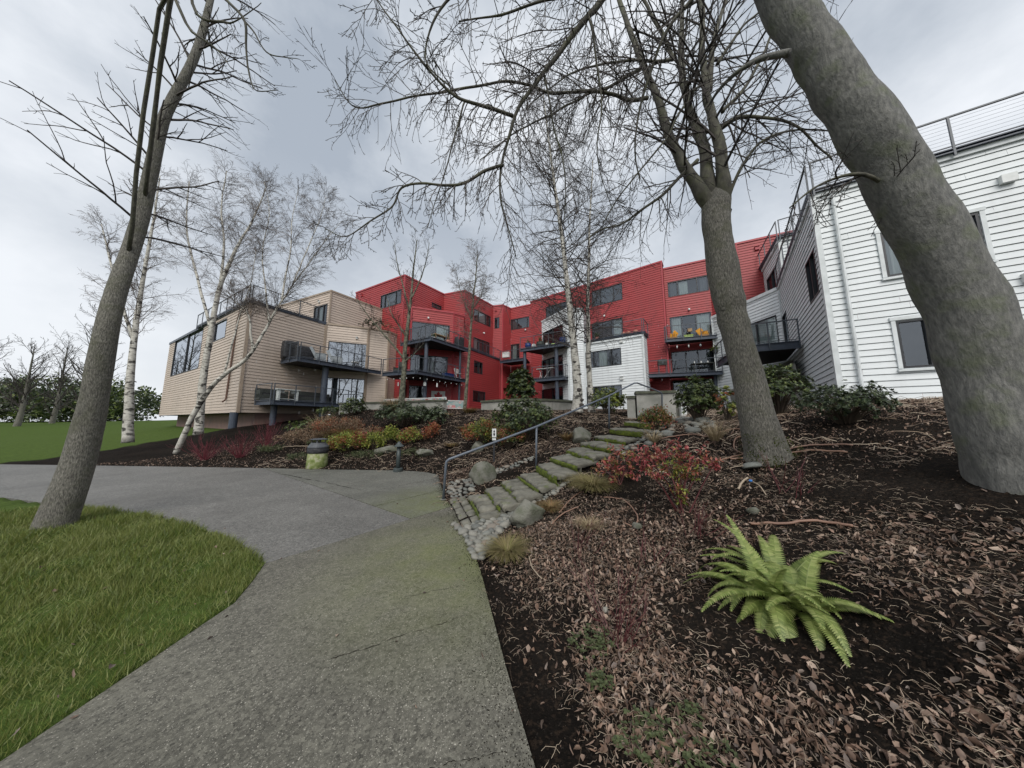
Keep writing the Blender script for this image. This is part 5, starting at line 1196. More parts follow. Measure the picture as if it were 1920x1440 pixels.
# ---- tree outside the left edge with sprays at the upper left
lt = thing('bare_tree', 'bare dark twigged tree at the far left with branches reaching in at the top', 'tree')
b0 = gp(100, 990); 
P_, ra = limb(lt, 'trunk', [b0 - UP * .2, b0 + Vector((.1, .1, 1.5)), b0 + Vector((.25, .0, 3.2)), b0 + Vector((.2, .2, 5.2)), b0 + Vector((.3, .2, 7.2)), b0 + Vector((.6, .3, 9)), b0 + Vector((.4, .6, 12)), b0 + Vector((.7, .6, 14))], .17, .02, 'bark', 14, 7, .12)
tw = Twigs(31, dict(MAPLE, kids=(5, 3)))
tw.along(P_, ra, 44, 1.7, .4, 1, .2)
for i, (L_, n) in enumerate((([(330, -60, 4.4), (400, -20, 4.3), (455, 35, 4.2), (462, 90, 4.2), (475, 165, 4.2), (520, 169, 4.2)], 8), ([(455, 35, 4.2), (478, 62, 4.2), (500, 98, 4.2), (530, 105, 4.2), (561, 111, 4.2)], 5),
                  ([(330, -60, 4.4), (370, 30, 4.3), (420, 42, 4.3), (440, 38, 4.2), (490, 5, 4.2)], 8), ([(300, 20, 4.3), (360, 60, 4.2), (405, 90, 4.2), (436, 130, 4.2)], 7))):
    pts_ = atl(L_)
    if i in (0, 2, 3): pts_ = [P_[22 if i != 3 else 18]] + pts_
    Q_, ra2 = limb(lt, 'branch', pts_, .03 if i != 1 else .014, .004, 'limb', 6, 5, .1, i + 60, .02); tw.along(Q_, ra2, n, .3, .35, 1, 0, .5, .006)
tw.mb.build('twigs', 'twig', lt, kind='stuff')

# ---- birches
BIRCH = dict(segs=(8, 6, 4), wig=(.09, .12, .15), g0=(.03, -.02, -.05), g1=(-.07, -.09, -.08), kids=(9, 6), start=.12, ang=(20, 48), len=((.34, .62), (.32, .6)), rk=.5, taper=.3, rmin=.0036)
def birch(label, stems, seed, mats='birch', nt=40, L=2.6, up=.35, P=BIRCH, f0=.35, knots=0, tmat='birchtwig', name='birch_tree', group=None, fine=None, rmax=.03, amin=35, f1=.15):
    t_ = thing(name, label, 'tree', group=group); tw = Twigs(seed, P); first = None
    for i, (pts, r0, r1) in enumerate(stems):
        P_, ra = limb(t_, 'trunk' if i == 0 else 'limb', atl(pts), r0, r1, mats, 14 if i == 0 else 8, 7, .07, seed + i, .02)
        first = first or (P_, ra); n = int(nt * (1 if i == 0 else .6)); tw.along(P_, ra, n, L * (1 if i == 0 else .75), f0 if i == 0 else f1, 1, up, .4, rmax, amin)
        if i == 0:
            for k in range(knots):
                f = .02 + .5 * k / knots; j = int(f * (len(P_) - 1)); s = ra[j]; o = bpy.data.objects.new('bark_scar', SC); COL.objects.link(o); o.parent = t_
                a = rnd.uniform(-2.4, -.7); o.location = P_[j] + Vector((math.cos(a), math.sin(a), 0)) * s * .93 + UP * rnd.uniform(-.2, .2); o.scale = (s * 1.1, s * .5, s * rnd.uniform(.35, 1.1))
    tw.mb.build('twigs', tmat, t_, kind='stuff'); return t_
SC = rock_mesh(33, 2, 1, .3, 'bark_scar'); SC.materials.append(M['twig'])
birch('thicker of two white birches before the white wing with black scars near its base', [([(1082, 772, 12.2), (1083, 740, 12.2), (1080, 690, 12.3), (1074, 630, 12.4), (1068, 575, 12.5), (1062, 520, 12.7), (1055, 455, 13), (1045, 385, 13.2), (1036, 320, 13.5), (1026, 240, 13.8), (1018, 170, 14.2)], .20, .02)], 41, nt=115, L=3.3, up=.1, knots=9, f0=.26, amin=60, rmax=.024, tmat='twig', P=dict(BIRCH, kids=(9, 5), wig=(.15, .2, .2), ang=(25, 60), g0=(.10, .0, 0), g1=(-.22, -.08, .05)))
birch('thinner white birch just right of the thicker one before the white wing window', [([(1110, 775, 13.2), (1107, 740, 13.2), (1104, 680, 13.3), (1103, 620, 13.4), (1102, 560, 13.5), (1104, 500, 13.6), (1105, 440, 13.8), (1108, 370, 14), (1112, 300, 14.3)], .14, .02)], 42, nt=75, L=3.0, up=.1, knots=7, f0=.3, amin=60, rmax=.022, tmat='twig', P=dict(BIRCH, kids=(8, 5), wig=(.15, .2, .2), ang=(25, 60), g0=(.10, 0, 0), g1=(-.2, -.06, .03)))
birch('leaning white birch crossing the tan wall with one dark upright fork', [([(330, 850, 11.2), (362, 780, 11.3), (395, 727, 11.4), (420, 703, 11.5), (452, 680, 11.6), (474, 658, 11.7), (487, 635, 11.8), (502, 610, 12), (512, 590, 12), (528, 566, 12.2), (548, 535, 12.4), (575, 500, 12.6), (602, 462, 12.9), (640, 415, 13.2)], .092, .006),
       ([(474, 656, 11.7), (470, 630, 11.7), (469, 605, 11.7), (462, 583, 11.7), (440, 566, 11.8), (425, 545, 11.8)], .05, .008), ([(528, 566, 12.2), (535, 520, 12.5), (545, 470, 12.8), (548, 410, 13.2), (560, 350, 13.6)], .04, .006), ([(548, 535, 12.4), (575, 470, 12.8), (600, 410, 13.2), (612, 365, 13.6)], .03, .006), ([(505, 605, 12), (498, 540, 12.4), (492, 470, 12.8), (505, 400, 13.2), (495, 340, 13.6)], .035, .006), ([(420, 703, 11.5), (437, 640, 11.5), (450, 590, 11.7), (470, 530, 12), (480, 470, 12.4)], .035, .006)], 43, nt=60, L=2.0, f0=.55, knots=5, rmax=.010, f1=.45, P=dict(BIRCH, rmin=.0028, kids=(8, 6)))
birch('white birch rising behind the leaning one at the left edge of the picture', [([(372, 815, 14), (380, 720, 14.2), (396, 620, 14.5), (412, 540, 14.8), (432, 490, 15), (452, 450, 15.3), (475, 410, 15.6), (500, 350, 16)], .15, .02), ([(412, 540, 14.8), (420, 460, 15.2), (415, 390, 15.6), (425, 320, 16)], .06, .02), ([(396, 620, 14.5), (370, 520, 15), (350, 430, 15.5), (355, 340, 16)], .07, .02)], 44, nt=64, L=2.2, f0=.45, rmax=.010, f1=.3, P=dict(BIRCH, rmin=.003))
birch('white birch with several stems standing left of the tan building', [([(240, 830, 13), (245, 700, 13.3), (262, 560, 14), (285, 430, 14.6), (300, 330, 15.2)], .15, .02), ([(250, 640, 13.6), (215, 520, 14), (190, 420, 14.6)], .07, .02)], 45, nt=50, L=2.2, f0=.35, rmax=.016)
SLIM = dict(BIRCH, kids=(5, 4), g0=(.05, .05, .05), g1=(.06, .05, .02), wig=(.10, .14, .16))
birch('slim lichen covered tree in front of the left red balconies', [([(751, 775, 14), (753, 745, 14), (757, 700, 14), (760, 650, 14.1), (766, 600, 14.2), (771, 555, 14.4), (776, 500, 14.7), (782, 450, 15)], .15, .02),
       ([(757, 672, 14), (738, 648, 13.9), (716, 622, 13.8), (697, 600, 13.7), (680, 578, 13.6), (665, 556, 13.6)], .055, .012), ([(762, 632, 14.1), (748, 610, 14), (735, 590, 13.9), (725, 560, 13.9)], .05, .012), ([(757, 680, 14), (775, 665, 13.9), (795, 643, 13.8)], .05, .01), ([(768, 585, 14.2), (757, 540, 14.4), (745, 495, 14.6), (740, 455, 14.8)], .045, .012), ([(771, 560, 14.3), (790, 520, 14.5), (800, 485, 14.7), (805, 455, 15)], .04, .012)], 46, 'lichen', 20, 1.3, .5, SLIM, .4, tmat='twig', name='slim_tree', rmax=.012)
birch('very slim pale stemmed tree beside the right corner of the left red block', [([(871, 770, 15), (874, 735, 15), (878, 690, 15.1), (881, 640, 15.2), (885, 590, 15.4), (889, 545, 15.6), (893, 505, 15.9), (895, 470, 16.1)], .10, .018), ([(885, 600, 15.4), (872, 570, 15.4), (862, 540, 15.6), (855, 505, 15.8)], .03, .01), ([(886, 580, 15.4), (902, 555, 15.5), (912, 520, 15.7)], .03, .01)], 47, 'lichen', 60, 1.6, .3, dict(BIRCH, kids=(6, 4), wig=(.16, .2, .2)), .42, tmat='birchtwig', name='slim_tree', rmax=.014)
# far tree line beyond the left lawn
for k, (u, t_) in enumerate(((30, 30), (95, 36), (150, 30), (-60, 30))):
    base = at(u, 790, t_); base.z = .0
    tt = thing('bare_tree', ['tallest grey tree beyond the far left lawn', 'slim grey tree second from the left beyond the lawn', 'grey tree nearest the tan building beyond the lawn', 'outermost grey tree beyond the far left lawn'][k], 'tree', base, 0, 'trees beyond the left lawn')
    tw = Twigs(70 + k, dict(SLIM, rmin=.01)); hgt = 9 + 2 * (k % 3); pp = [Vector((0, 0, -.5)), Vector((.2, .1, hgt * .3)), Vector((0, .2, hgt * .6)), Vector((.3, 0, hgt))]
    P_, ra = limb(tt, 'trunk', pp, .24, .04, 'bark', 8, 6); tw.along(P_, ra, 40, 3.6, .22, 1, .5, .4, .06); tw.mb.build('twigs', 'twig', tt, kind='stuff')

# ================================================================ SHRUBS, GRASSES, FERN
M['rhodo'] = leafmat('dark_evergreen_leaf', [(.012, .02, .010), (.025, .04, .018), (.04, .06, .025), (.065, .09, .04), (.10, .12, .05)], .4, .12)
M['rhodo2'] = leafmat('mid_evergreen_leaf', [(.025, .042, .014), (.055, .085, .022), (.10, .135, .035), (.18, .21, .065)], .42, .15)
M['nandg'] = leafmat('yellow_green_nandina_leaf', [(.07, .10, .015), (.13, .17, .025), (.20, .25, .04), (.30, .33, .06), (.34, .26, .07)], .5, .25)
M['nando'] = leafmat('orange_red_nandina_leaf', [(.22, .09, .03), (.32, .11, .05), (.28, .06, .04), (.18, .14, .04)], .5, .25)
M['nandr'] = leafmat('bright_red_nandina_leaf', [(.20, .04, .045), (.36, .065, .07), (.44, .13, .115), (.30, .055, .07), (.31, .15, .10), (.18, .15, .06)], .5, .3)
M['nandmix'] = leafmat('red_and_green_nandina_leaf', [(.09, .11, .025), (.16, .18, .04), (.36, .14, .09), (.42, .10, .08), (.30, .20, .07), (.12, .15, .03)], .5, .3)
M['straw'] = leafmat('straw_grass_blade', [(.30, .23, .13), (.40, .32, .19), (.22, .16, .09), (.48, .40, .27)], .7, .2)
M['rustgrass'] = leafmat('rusty_sedge_blade', [(.20, .11, .05), (.28, .16, .07), (.14, .10, .04), (.22, .2, .08)], .7, .2)
M['olivegrass'] = leafmat('olive_sedge_blade', [(.12, .12, .035), (.20, .18, .06), (.28, .22, .11), (.16, .13, .06)], .7, .2)
M['redstem'] = mat('dark_red_dogwood_stem', (.065, .016, .018), (.10, .024, .026), 6, .55)
M['brightred'] = mat('bright_red_dogwood_stem', (.17, .03, .042), (.12, .022, .03), 6, .55)
M['blackstem'] = mat('dark_shrub_stem', (.05, .035, .025), (.08, .06, .04), 6, .8)
def leaf(g, p, d, n, L, W, fold=.25):
    s = d.cross(n)
    if s.length < 1e-5: return
    s.normalize(); n = s.cross(d)
    g.add([p, p + d * L * .45 + s * W * .5 + n * W * fold, p + d * L, p + d * L * .45 - s * W * .5 + n * W * fold], [(0, 1, 2), (0, 2, 3)])
def rv(r): return Vector((r.gauss(0, 1), r.gauss(0, 1), r.gauss(0, 1))).normalized()
def shrub(name, label, pos, size, mats, seed, ncl=40, nl=26, L=.07, W=.03, cr=.16, low=.0, whorl=True, cat='shrub', group=None, stems=5, stemmat='blackstem', noemp=False, hollow=.55):
    r = random.Random(seed); t_ = thing(name, label, cat, pos, 0, group); sx, sy, sz = size; gs = [MB() for _ in mats]; st = MB()
    for k in range(ncl):
        d = rv(r); d.z = abs(d.z) if r.random() < .8 else d.z * .4
        q = hollow + (1 - hollow) * r.random() ** .5; q *= 1 + .22 * noise.noise(d * 2.1 + Vector((seed, 0, 0)))
        c = Vector((d.x * sx * q, d.y * sy * q, max(sz * (.42 + .58 * d.z * q), low))); g = gs[k % len(mats)] if r.random() < .7 else gs[r.randrange(len(mats))]
        if whorl:
            for w_ in range(max(1, nl // 7)):
                cc = c + rv(r) * cr * r.random(); ax = (d + UP * .7 + rv(r) * .5).normalized(); o = ax.orthogonal().normalized()
                for j in range(7):
                    o2 = o.copy(); o2.rotate(Matrix.Rotation(j * .9 + r.uniform(-.2, .2), 3, ax)); dd = (o2 + ax * r.uniform(-.05, .9)).normalized(); leaf(g, cc, dd, ax, L * r.uniform(.7, 1.2), W * r.uniform(.8, 1.2))
        else:
            for j in range(nl):
                cc = c + rv(r) * cr * r.random() ** .5; dd = (rv(r) + d * .5 + UP * .1).normalized(); leaf(g, cc, dd, (UP + rv(r) * .8).normalized(), L * r.uniform(.6, 1.25), W * r.uniform(.7, 1.3))
        if stems and k % 2 == 0: st.tube([Vector((c.x * .08, c.y * .08, -.08)), Vector((c.x * .45, c.y * .45, c.z * .55)), c], [.010, .007, .004], 3, False)
    if stems: st.build('stems', stemmat, t_)
    for g, m_ in zip(gs, mats):
        if g.v: g.build('foliage', m_, t_, kind='stuff')
    return t_
def px(u, v, wpx, hpx, **k):    # base centre seen at (u,v), size in pixels -> ground position and half sizes
    p = gp(u, v); t_ = p.y * cP + (p.z - EYE) * sP; w_ = wpx / FPX * t_; h_ = hpx / FPX * t_; p = p + Vector((0, w_ * .3, 0)); p.z = h1(p.x, p.y); return p, (w_ / 2, min(w_ * .45, 1.1), h_), t_
def psh(name, label, u, v, wpx, hpx, mats, seed, den=1.0, Lpx=5.5, group=None, Ls=.8, **k):
    p, s, t_ = px(u, v, wpx, hpx); L = Ls * Lpx / FPX * t_; area = (s[0] * 2 * s[2]) / (L * L); ncl = int(max(14, min(420, area * .5 * den)))
    return shrub(name, label, p, s, mats, seed, ncl, 28, L, L * .48, L * 2.3, group=group, **k)
gS, gN = 'evergreen shrubs on the bank', 'low nandina shrubs along the bed'
psh('evergreen_shrub', 'wide dark evergreen shrub in the middle of the bank left of the handrail', 985, 838, 125, 88, ['rhodo2', 'rhodo'], 1, 1.2, 5.5, gS)
psh('evergreen_shrub', 'long dark low evergreen mound below the left concrete wall', 745, 812, 120, 42, ['rhodo'], 2, 1.3, 5, gS)
psh('evergreen_shrub', 'dark evergreen mound at the right end of the low hedge', 812, 808, 44, 40, ['rhodo'], 3, 1.3, 5, gS)
psh('evergreen_shrub', 'small dark conifer like shrub beside the lower tan balcony', 655, 782, 42, 30, ['rhodo2', 'rhodo'], 4, 1.2, 5, gS)
psh('evergreen_shrub', 'round light green shrub behind the handrail before the white wall', 1146, 778, 66, 50, ['rhodo2', 'nandg', 'rhodo2'], 5, 1.2, 5, gS)
psh('evergreen_shrub', 'tall dark glossy shrub between the planter wall and the big trunk', 1328, 792, 82, 86, ['rhodo', 'rhodo2'], 6, 1.3, 6, gS)
psh('evergreen_shrub', 'large dark glossy shrub right of the big trunk at the picture edge', 1490, 778, 110, 100, ['rhodo', 'rhodo2'], 7, 1.3, 7, gS)
psh('evergreen_shrub', 'loose reddish green shrub just left of the big trunk', 1374, 790, 40, 64, ['nandg', 'rhodo2', 'nando'], 8, .7, 6, gS)
psh('evergreen_shrub', 'dark shrub further right below the near white building', 1640, 800, 150, 80, ['rhodo'], 9, 1.1, 8, gS)
psh('evergreen_shrub', 'low grey green creeping shrub over the left bank edge', 560, 818, 70, 22, ['rhodo2'], 10, .8, 5, gS)
psh('evergreen_shrub', 'grey green creeping juniper under the lower tan balcony', 620, 790, 90, 16, ['rhodo2', 'rhodo'], 12, .9, 5, gS)
psh('nandina_shrub', 'large rounded yellow green nandina right of the trash can', 640, 858, 58, 38, ['nandg', 'nandg', 'nando'], 21, 1.4, 5, gN, whorl=False)
psh('nandina_shrub', 'small yellow green nandina touching the trash can', 612, 850, 24, 26, ['nandg'], 22, 1.3, 5, gN, whorl=False)
psh('nandina_shrub', 'small orange red nandina in the low row behind the can', 674, 846, 20, 24, ['nando', 'nandr'], 23, 1.3, 5, gN, whorl=False)
psh('nandina_shrub', 'bright green nandina directly right of the small orange red one', 697, 848, 28, 30, ['nandg'], 24, 1.3, 5, gN, whorl=False)
psh('nandina_shrub', 'yellow green nandina left of the bollard cap', 728, 838, 30, 30, ['nandg'], 25, 1.3, 5, gN, whorl=False)
psh('nandina_shrub', 'yellow green and orange nandina right behind the bollard cap', 765, 840, 38, 30, ['nandg', 'nandg', 'nando'], 26, 1.3, 5, gN, whorl=False)
psh('nandina_shrub', 'single rusty orange nandina at the right end of the row', 806, 828, 26, 28, ['nando'], 27, 1.3, 5, gN, whorl=False)
psh('nandina_shrub', 'green and rust nandina mound left of the small white sign', 898, 846, 66, 46, ['nandg', 'rhodo2', 'nando'], 28, 1.3, 5, gN, whorl=False)
psh('nandina_shrub', 'green nandina with rusty tips right of the small white sign', 955, 846, 60, 40, ['rhodo2', 'nandmix'], 29, 1.2, 5, gN, whorl=False)
psh('nandina_shrub', 'pinkish green nandina beside the top steps', 1240, 806, 56, 46, ['nandmix', 'nandmix', 'rhodo2'], 30, 1.2, 6, gN, whorl=False)
psh('evergreen_shrub', 'small rust leaved shrub between the two white birches', 1094, 762, 20, 16, ['nando', 'rhodo2'], 31, 1.2, 4, gS, whorl=False)
psh('bramble_tangle', 'dry brown bramble tangle in the middle of the left bank', 615, 826, 100, 30, ['dryleaf', 'dryleaf', 'nando'], 33, .8, 4, 'brown brambles on the left bank', whorl=False)
psh('bramble_tangle', 'dry brown bramble tangle further left near the tan steel column', 545, 842, 80, 26, ['dryleaf'], 34, .7, 4, 'brown brambles on the left bank', whorl=False)
psh('bramble_tangle', 'low russet bramble between the low hedge and the nandina row', 690, 826, 60, 16, ['dryleaf', 'nando'], 35, .7, 4, 'brown brambles on the left bank', whorl=False)
for k, (u, t_, sx_, sz_) in enumerate(((-40, 44, 6, 7), (60, 50, 7, 9), (150, 46, 5, 6), (225, 52, 6, 8), (120, 60, 9, 11), (10, 62, 8, 9), (1880, 30, 3, 4))):
    q = at(u, 786, t_); q.z = 0 if u < 1000 else h1(q.x, q.y)
    shrub('evergreen_tree', ['leftmost dark conifer far behind the lawn', 'tall round evergreen far beyond the left lawn', 'short evergreen between the bare trees beyond the lawn', 'evergreen nearest the tan building far beyond the lawn', 'tallest evergreen in the far tree line', 'broad evergreen in the far tree line at left', 'evergreen at the far right behind the white building'][k], q, (sx_, sx_, sz_), ['rhodo', 'rhodo2'], 200 + k, 150, 21, .6, .35, 1.2, cat='tree', group='evergreens beyond the lawn', whorl=False)
# ivy covered column
q = at(976, 748, 20.5); shrub('ivy_mass', 'clipped ivy mass growing round the steel column of the middle balcony', (q.x, q.y, 2.3), (.92, .8, 3.0), ['rhodo2', 'rhodo'], 61, 240, 28, .17, .1, .3, cat='ivy', hollow=.7)
q = at(700, 607, 23.4); shrub('roof_plant', 'dark tangle of plants spilling over the tan roof parapet', (q.x, q.y, 9.0), (.9, .5, .9), ['rhodo'], 62, 40, 20, .14, .05, .3, cat='plant', stems=5)
q = at(728, 608, 24.4); shrub('roof_plant', 'dry brown plant at the right end of the tan roof parapet', (q.x, q.y, 9.0), (.5, .5, .9), ['dryleaf'], 63, 24, 20, .12, .03, .25, cat='plant', stems=5)
# red leaved nandinas with long stems in front of the steps
def nandina(label, base, heads, mats, seed, L=.055, stemm='redstem'):
    r = random.Random(seed); t_ = thing('nandina_plant', label, 'shrub', base, 0, 'red leaved nandinas in front of the steps'); gs = [MB() for _ in mats]; st = MB(); B = Vector(base)
    for hx, sz, nn in heads:
        c = Vector(hx) - B; b0 = Vector((r.uniform(-.07, .07), r.uniform(-.07, .07), -.05)); m1 = b0.lerp(c, .5) + Vector((r.uniform(-.03, .03), 0, .04)); st.tube([b0, m1, c], [.008, .006, .004], 4, False)
        for k in range(nn):
            e_ = c + Vector((r.gauss(0, sz), r.gauss(0, sz), r.gauss(0, sz * .62))); q = c.lerp(e_, .2) - UP * .03; st.tube([q, e_], [.003, .0018], 3, False); g = gs[r.randrange(len(mats))]
            for j in range(9):
                s = j / 8; pp = q.lerp(e_, .35 + .65 * s); dd = (rv(r) + (e_ - q).normalized() * .5 - UP * .25).normalized(); leaf(g, pp, dd, (UP + rv(r) * .5).normalized(), L * r.uniform(.75, 1.25), L * .46, .18)
    st.build('stems', stemm, t_)
    for g, m_ in zip(gs, mats): g.build('foliage', m_, t_, kind='stuff')
B1 = gp(1282, 962); t1 = B1.y * cP + (B1.z - EYE) * sP
nandina('large nandina with bright red and pink leaf sprays left of the big trunk', B1, [(at(u, v, t1 + dt_), s, n) for u, v, dt_, s, n in ((1215, 858, .0, .10, 16), (1240, 850, .1, .10, 16), (1205, 875, 0, .08, 10), (1275, 848, .1, .10, 14), (1300, 858, 0, .10, 12), (1325, 862, .1, .08, 8), (1340, 868, 0, .06, 5), (1225, 886, -.1, .06, 8))], ['nandr', 'nandr', 'nandmix'], 5, .052)
nandina('green centred nandina with drooping reddish leaves under the bright red sprays', B1 + Vector((.08, .12, 0)), [(at(u, v, t1 + dt_), s, n) for u, v, dt_, s, n in ((1265, 880, .1, .09, 14), (1285, 895, .1, .08, 12), (1270, 915, 0, .06, 10), (1300, 880, .1, .08, 10), (1255, 870, .1, .08, 10), (1275, 935, 0, .04, 5))], ['nandmix', 'nandg'], 6, .05)
B2 = gp(1165, 905); t2 = B2.y * cP + (B2.z - EYE) * sP
nandina('smaller pink and green nandina beside the moss covered middle steps', B2, [(at(u, v, t2 + dt_), s, n) for u, v, dt_, s, n in ((1140, 862, .1, .12, 14), (1160, 850, .1, .12, 14), (1180, 858, 0, .10, 12), (1150, 880, 0, .10, 12), (1175, 880, 0, .10, 12), (1130, 878, .1, .08, 8), (1150, 900, -.1, .05, 5))], ['nandr', 'nandmix', 'nandmix'], 7, .06)

def tuft(label, pos, h_, rad_, n, m_, seed, droop=.5, group='grass tufts in the planting bed', wd=.004, name='grass_tuft'):
    r = random.Random(seed); g = MB(); t_ = thing(name, label, 'grass', pos, 0, group)
    for k in range(n):
        a = r.uniform(0, 6.283); b0 = Vector((math.cos(a), math.sin(a), 0)) * rad_ * .3 * r.random(); d = Vector((math.cos(a) * r.uniform(.1, .8), math.sin(a) * r.uniform(.1, .8), 1)).normalized(); L = h_ * r.uniform(.5, 1.2); s = d.cross(UP).normalized() * wd * r.uniform(.6, 1.3)
        p = b0.copy(); v = [p - s, p + s]; 
        for q in range(3): d = (d + Vector((math.cos(a), math.sin(a), 0)) * droop * .25 - UP * droop * .38).normalized(); p = p + d * L / 3; f = 1 - (q + 1) / 3.2; v += [p - s * f, p + s * f]
        g.add(v, [(0, 1, 3, 2), (2, 3, 5, 4), (4, 5, 7, 6)])
    g.build('blades', m_, t_, kind='stuff')
def ptuft(label, u, v, wpx, hpx, m_, seed, n=260, droop=.5, wd=.0035):
    p = gp(u, v); t_ = p.y * cP + (p.z - EYE) * sP; tuft(label, p, hpx / FPX * t_ * 1.25, wpx / FPX * t_ / 2, n, m_, seed, droop, wd=max(wd, .45 / FPX * t_))
ptuft('dense olive and straw sedge mound on the cobbles right of the middle steps', 1112, 918, 78, 42, 'olivegrass', 1, 1500, 1.0)
ptuft('smaller olive sedge leaning left below the dense mound', 1095, 905, 50, 30, 'olivegrass', 15, 700, 1.1)
ptuft('rusty brown sedge mound right of the pale boulder', 1032, 956, 50, 26, 'rustgrass', 2, 900, 1.0)
ptuft('straw and green sedge mound at the bottom of the cobbles by the path', 950, 1040, 70, 42, 'olivegrass', 3, 1300, .95)
ptuft('upright blond grass tuft between the shrubs and the big trunk', 1342, 828, 44, 40, 'straw', 4, 260, .35)
ptuft('blond grass tuft beside the upper steps', 1226, 832, 34, 28, 'straw', 5, 220, .5)
ptuft('spreading pale straw tuft among the leaves in the middle of the bed', 1105, 992, 60, 30, 'straw', 6, 300, .9)
ptuft('pale straw tuft in front of the slim lichen covered tree', 738, 772, 60, 30, 'straw', 7, 700, .5)
ptuft('brown grass tuft behind the square boulder', 1062, 826, 30, 20, 'rustgrass', 8, 300, .7)
ptuft('low rust coloured sedge on the bank above the sign', 868, 806, 26, 12, 'rustgrass', 9, 400, 1.0)
ptuft('low brown sedge left of the nandina mound', 846, 838, 26, 14, 'rustgrass', 10, 400, 1.0)
ptuft('faded sedge near the top of the bank', 842, 780, 24, 10, 'straw', 11, 300, 1.0)
ptuft('dry grass strip below the curved wall', 880, 774, 60, 12, 'rustgrass', 12, 600, .7)
ptuft('large dry bramble of brown stems on the left bank', 640, 822, 90, 34, 'rustgrass', 13, 1500, 1.0)
ptuft('dry pale stalks above the bramble on the left bank', 600, 806, 60, 34, 'straw', 14, 200, .6)
def stems(label, pos, n, h_, spread, m_, seed, branch=2, group='red stemmed dogwoods', r0=.004, wob=.04):
    r = random.Random(seed); g = MB(); t_ = thing('dogwood_shrub', label, 'shrub', pos, 0, group)
    for k in range(n):
        a = r.uniform(0, 6.283); sp_ = r.random() * spread; d = Vector((math.cos(a) * sp_, math.sin(a) * sp_, 1)).normalized(); p = Vector((r.gauss(0, .04), r.gauss(0, .04), -.05)); L = h_ * r.uniform(.5, 1.15); pts = [p]
        for i in range(5): d = (d + rv(r) * wob * 3 + UP * .03).normalized(); p = p + d * L / 5; pts.append(p)
        g.tube(pts, [r0 * (1 - .13 * i) for i in range(6)], 4, False)
        for j in range(branch):
            i = r.randrange(2, 5); d2 = (d + rv(r) * .7).normalized(); g.tube([pts[i], pts[i] + d2 * L * .16, pts[i] + d2 * L * .25 + UP * L * .08], [r0 * .6, r0 * .45, r0 * .3], 3, False)
    g.build('stems', m_, t_, kind='stuff')
stems('bare dark red dogwood stems rising from a leaf heap in the front bed', gp(1158, 1205), 20, .58, 1.0, 'redstem', 1, 3, r0=.0032)
stems('bare red stemmed shrub in front of the large red leaved nandina', gp(1302, 1012), 12, .5, 1.2, 'redstem', 2, 2, r0=.0035)
stems('thin red twigs right of the pale straw tuft', gp(1085, 1040), 10, .45, .9, 'redstem', 3, 3, r0=.003)
stems('a few thin dark stems leaning over near the fern', gp(1215, 1060), 6, .5, 1.0, 'redstem', 4, 2)
stems('sparse reddish twigs below the big trunk at the right edge', gp(1480, 930), 10, .5, 1.2, 'redstem', 5, 2)
stems('thicket of bright red dogwood stems at the left end of the bank', gp(450, 858), 60, 1.0, 1.3, 'brightred', 6, 3, r0=.005)
stems('second thicket of red dogwood stems beside the tan column', gp(500, 842), 50, 1.2, 1.0, 'brightred', 7, 3, r0=.005)
stems('third thicket of red stems outside the left edge', gp(385, 862), 60, 1.0, 1.2, 'brightred', 8, 3, r0=.005)
# fern
fb = gp(1446, 1146); fe = thing('sword_fern', 'large bright green sword fern at the lower right over dark soil', 'fern', fb)
r = random.Random(4)
for k in range(88):
    g = MB(); az = k * 2.4 + r.uniform(-.4, .4); lay = k / 88; frond(g, Vector((math.cos(az), math.sin(az), 0)) * .04 + Vector((.13, -.1, 0)) * (k % 3 == 0) + Vector((.2, .14, 0)) * (k % 3 == 1) + UP * .03, az + r.uniform(-.3, .3), .35 + .95 * lay + r.uniform(-.15, .15), r.uniform(.40, .60) * (1.0 if math.sin(az) > -.3 else .68), r.uniform(.060, .082), r.uniform(1.3, 2.6), 36)
    g.build('frond', 'fernleaf', fe)

# ================================================================ LITTER, HOSES, LAWN
r = np.random.RandomState(3)
M['litter'] = leafmat('fallen_leaf', [(.08, .052, .036), (.20, .125, .088), (.34, .24, .18), (.12, .072, .05), (.46, .35, .27), (.16, .10, .072), (.05, .037, .03), (.26, .165, .118), (.09, .066, .054), (.24, .19, .16)], .6, .1)
M['debris'] = leafmat('straw_debris', [(.26, .19, .13), (.10, .068, .048), (.42, .34, .25), (.14, .10, .075)], .7, 0)
def hgt(x, y): return H(x, y) + bumps(x, y) * np.clip(poly_sd(x, y) / .15, 0, 1)
LP = [(u, v, s * 1.0, a) for u, v, s, a in ((950, 970, 45, .8), (1010, 1000, 60, 1), (1090, 1000, 60, 1), (1160, 1015, 60, 1), (1230, 1010, 60, .9), (1300, 970, 50, .8), (1200, 950, 60, .9), (1120, 940, 50, .8), (1350, 950, 40, .6), (1265, 1050, 40, .6), (1180, 1075, 40, .6), (1060, 1040, 45, .6),
      (1140, 1150, 38, .9), (1190, 1190, 45, 1), (1125, 1235, 40, .9), (1190, 1265, 45, 1), (1150, 1310, 45, .8), (1240, 1330, 55, .9), (1290, 1390, 60, 1), (1210, 1400, 45, .7), (1400, 1330, 40, .6), (1455, 1400, 55, .9), (1520, 1350, 60, .9), (1480, 1450, 60, .9), (1350, 1430, 50, .8), (1420, 1010, 40, .4), (1470, 930, 40, .6), (1010, 1100, 35, .2))]
LG_ = []
for u, v, s, a in LP:
    q = gp(u, v, .6); t_ = q.y * cP + (q.z - EYE) * sP; LG_.append((q.x, q.y, s / FPX * t_, s / FPX * t_ * 1.25, a))
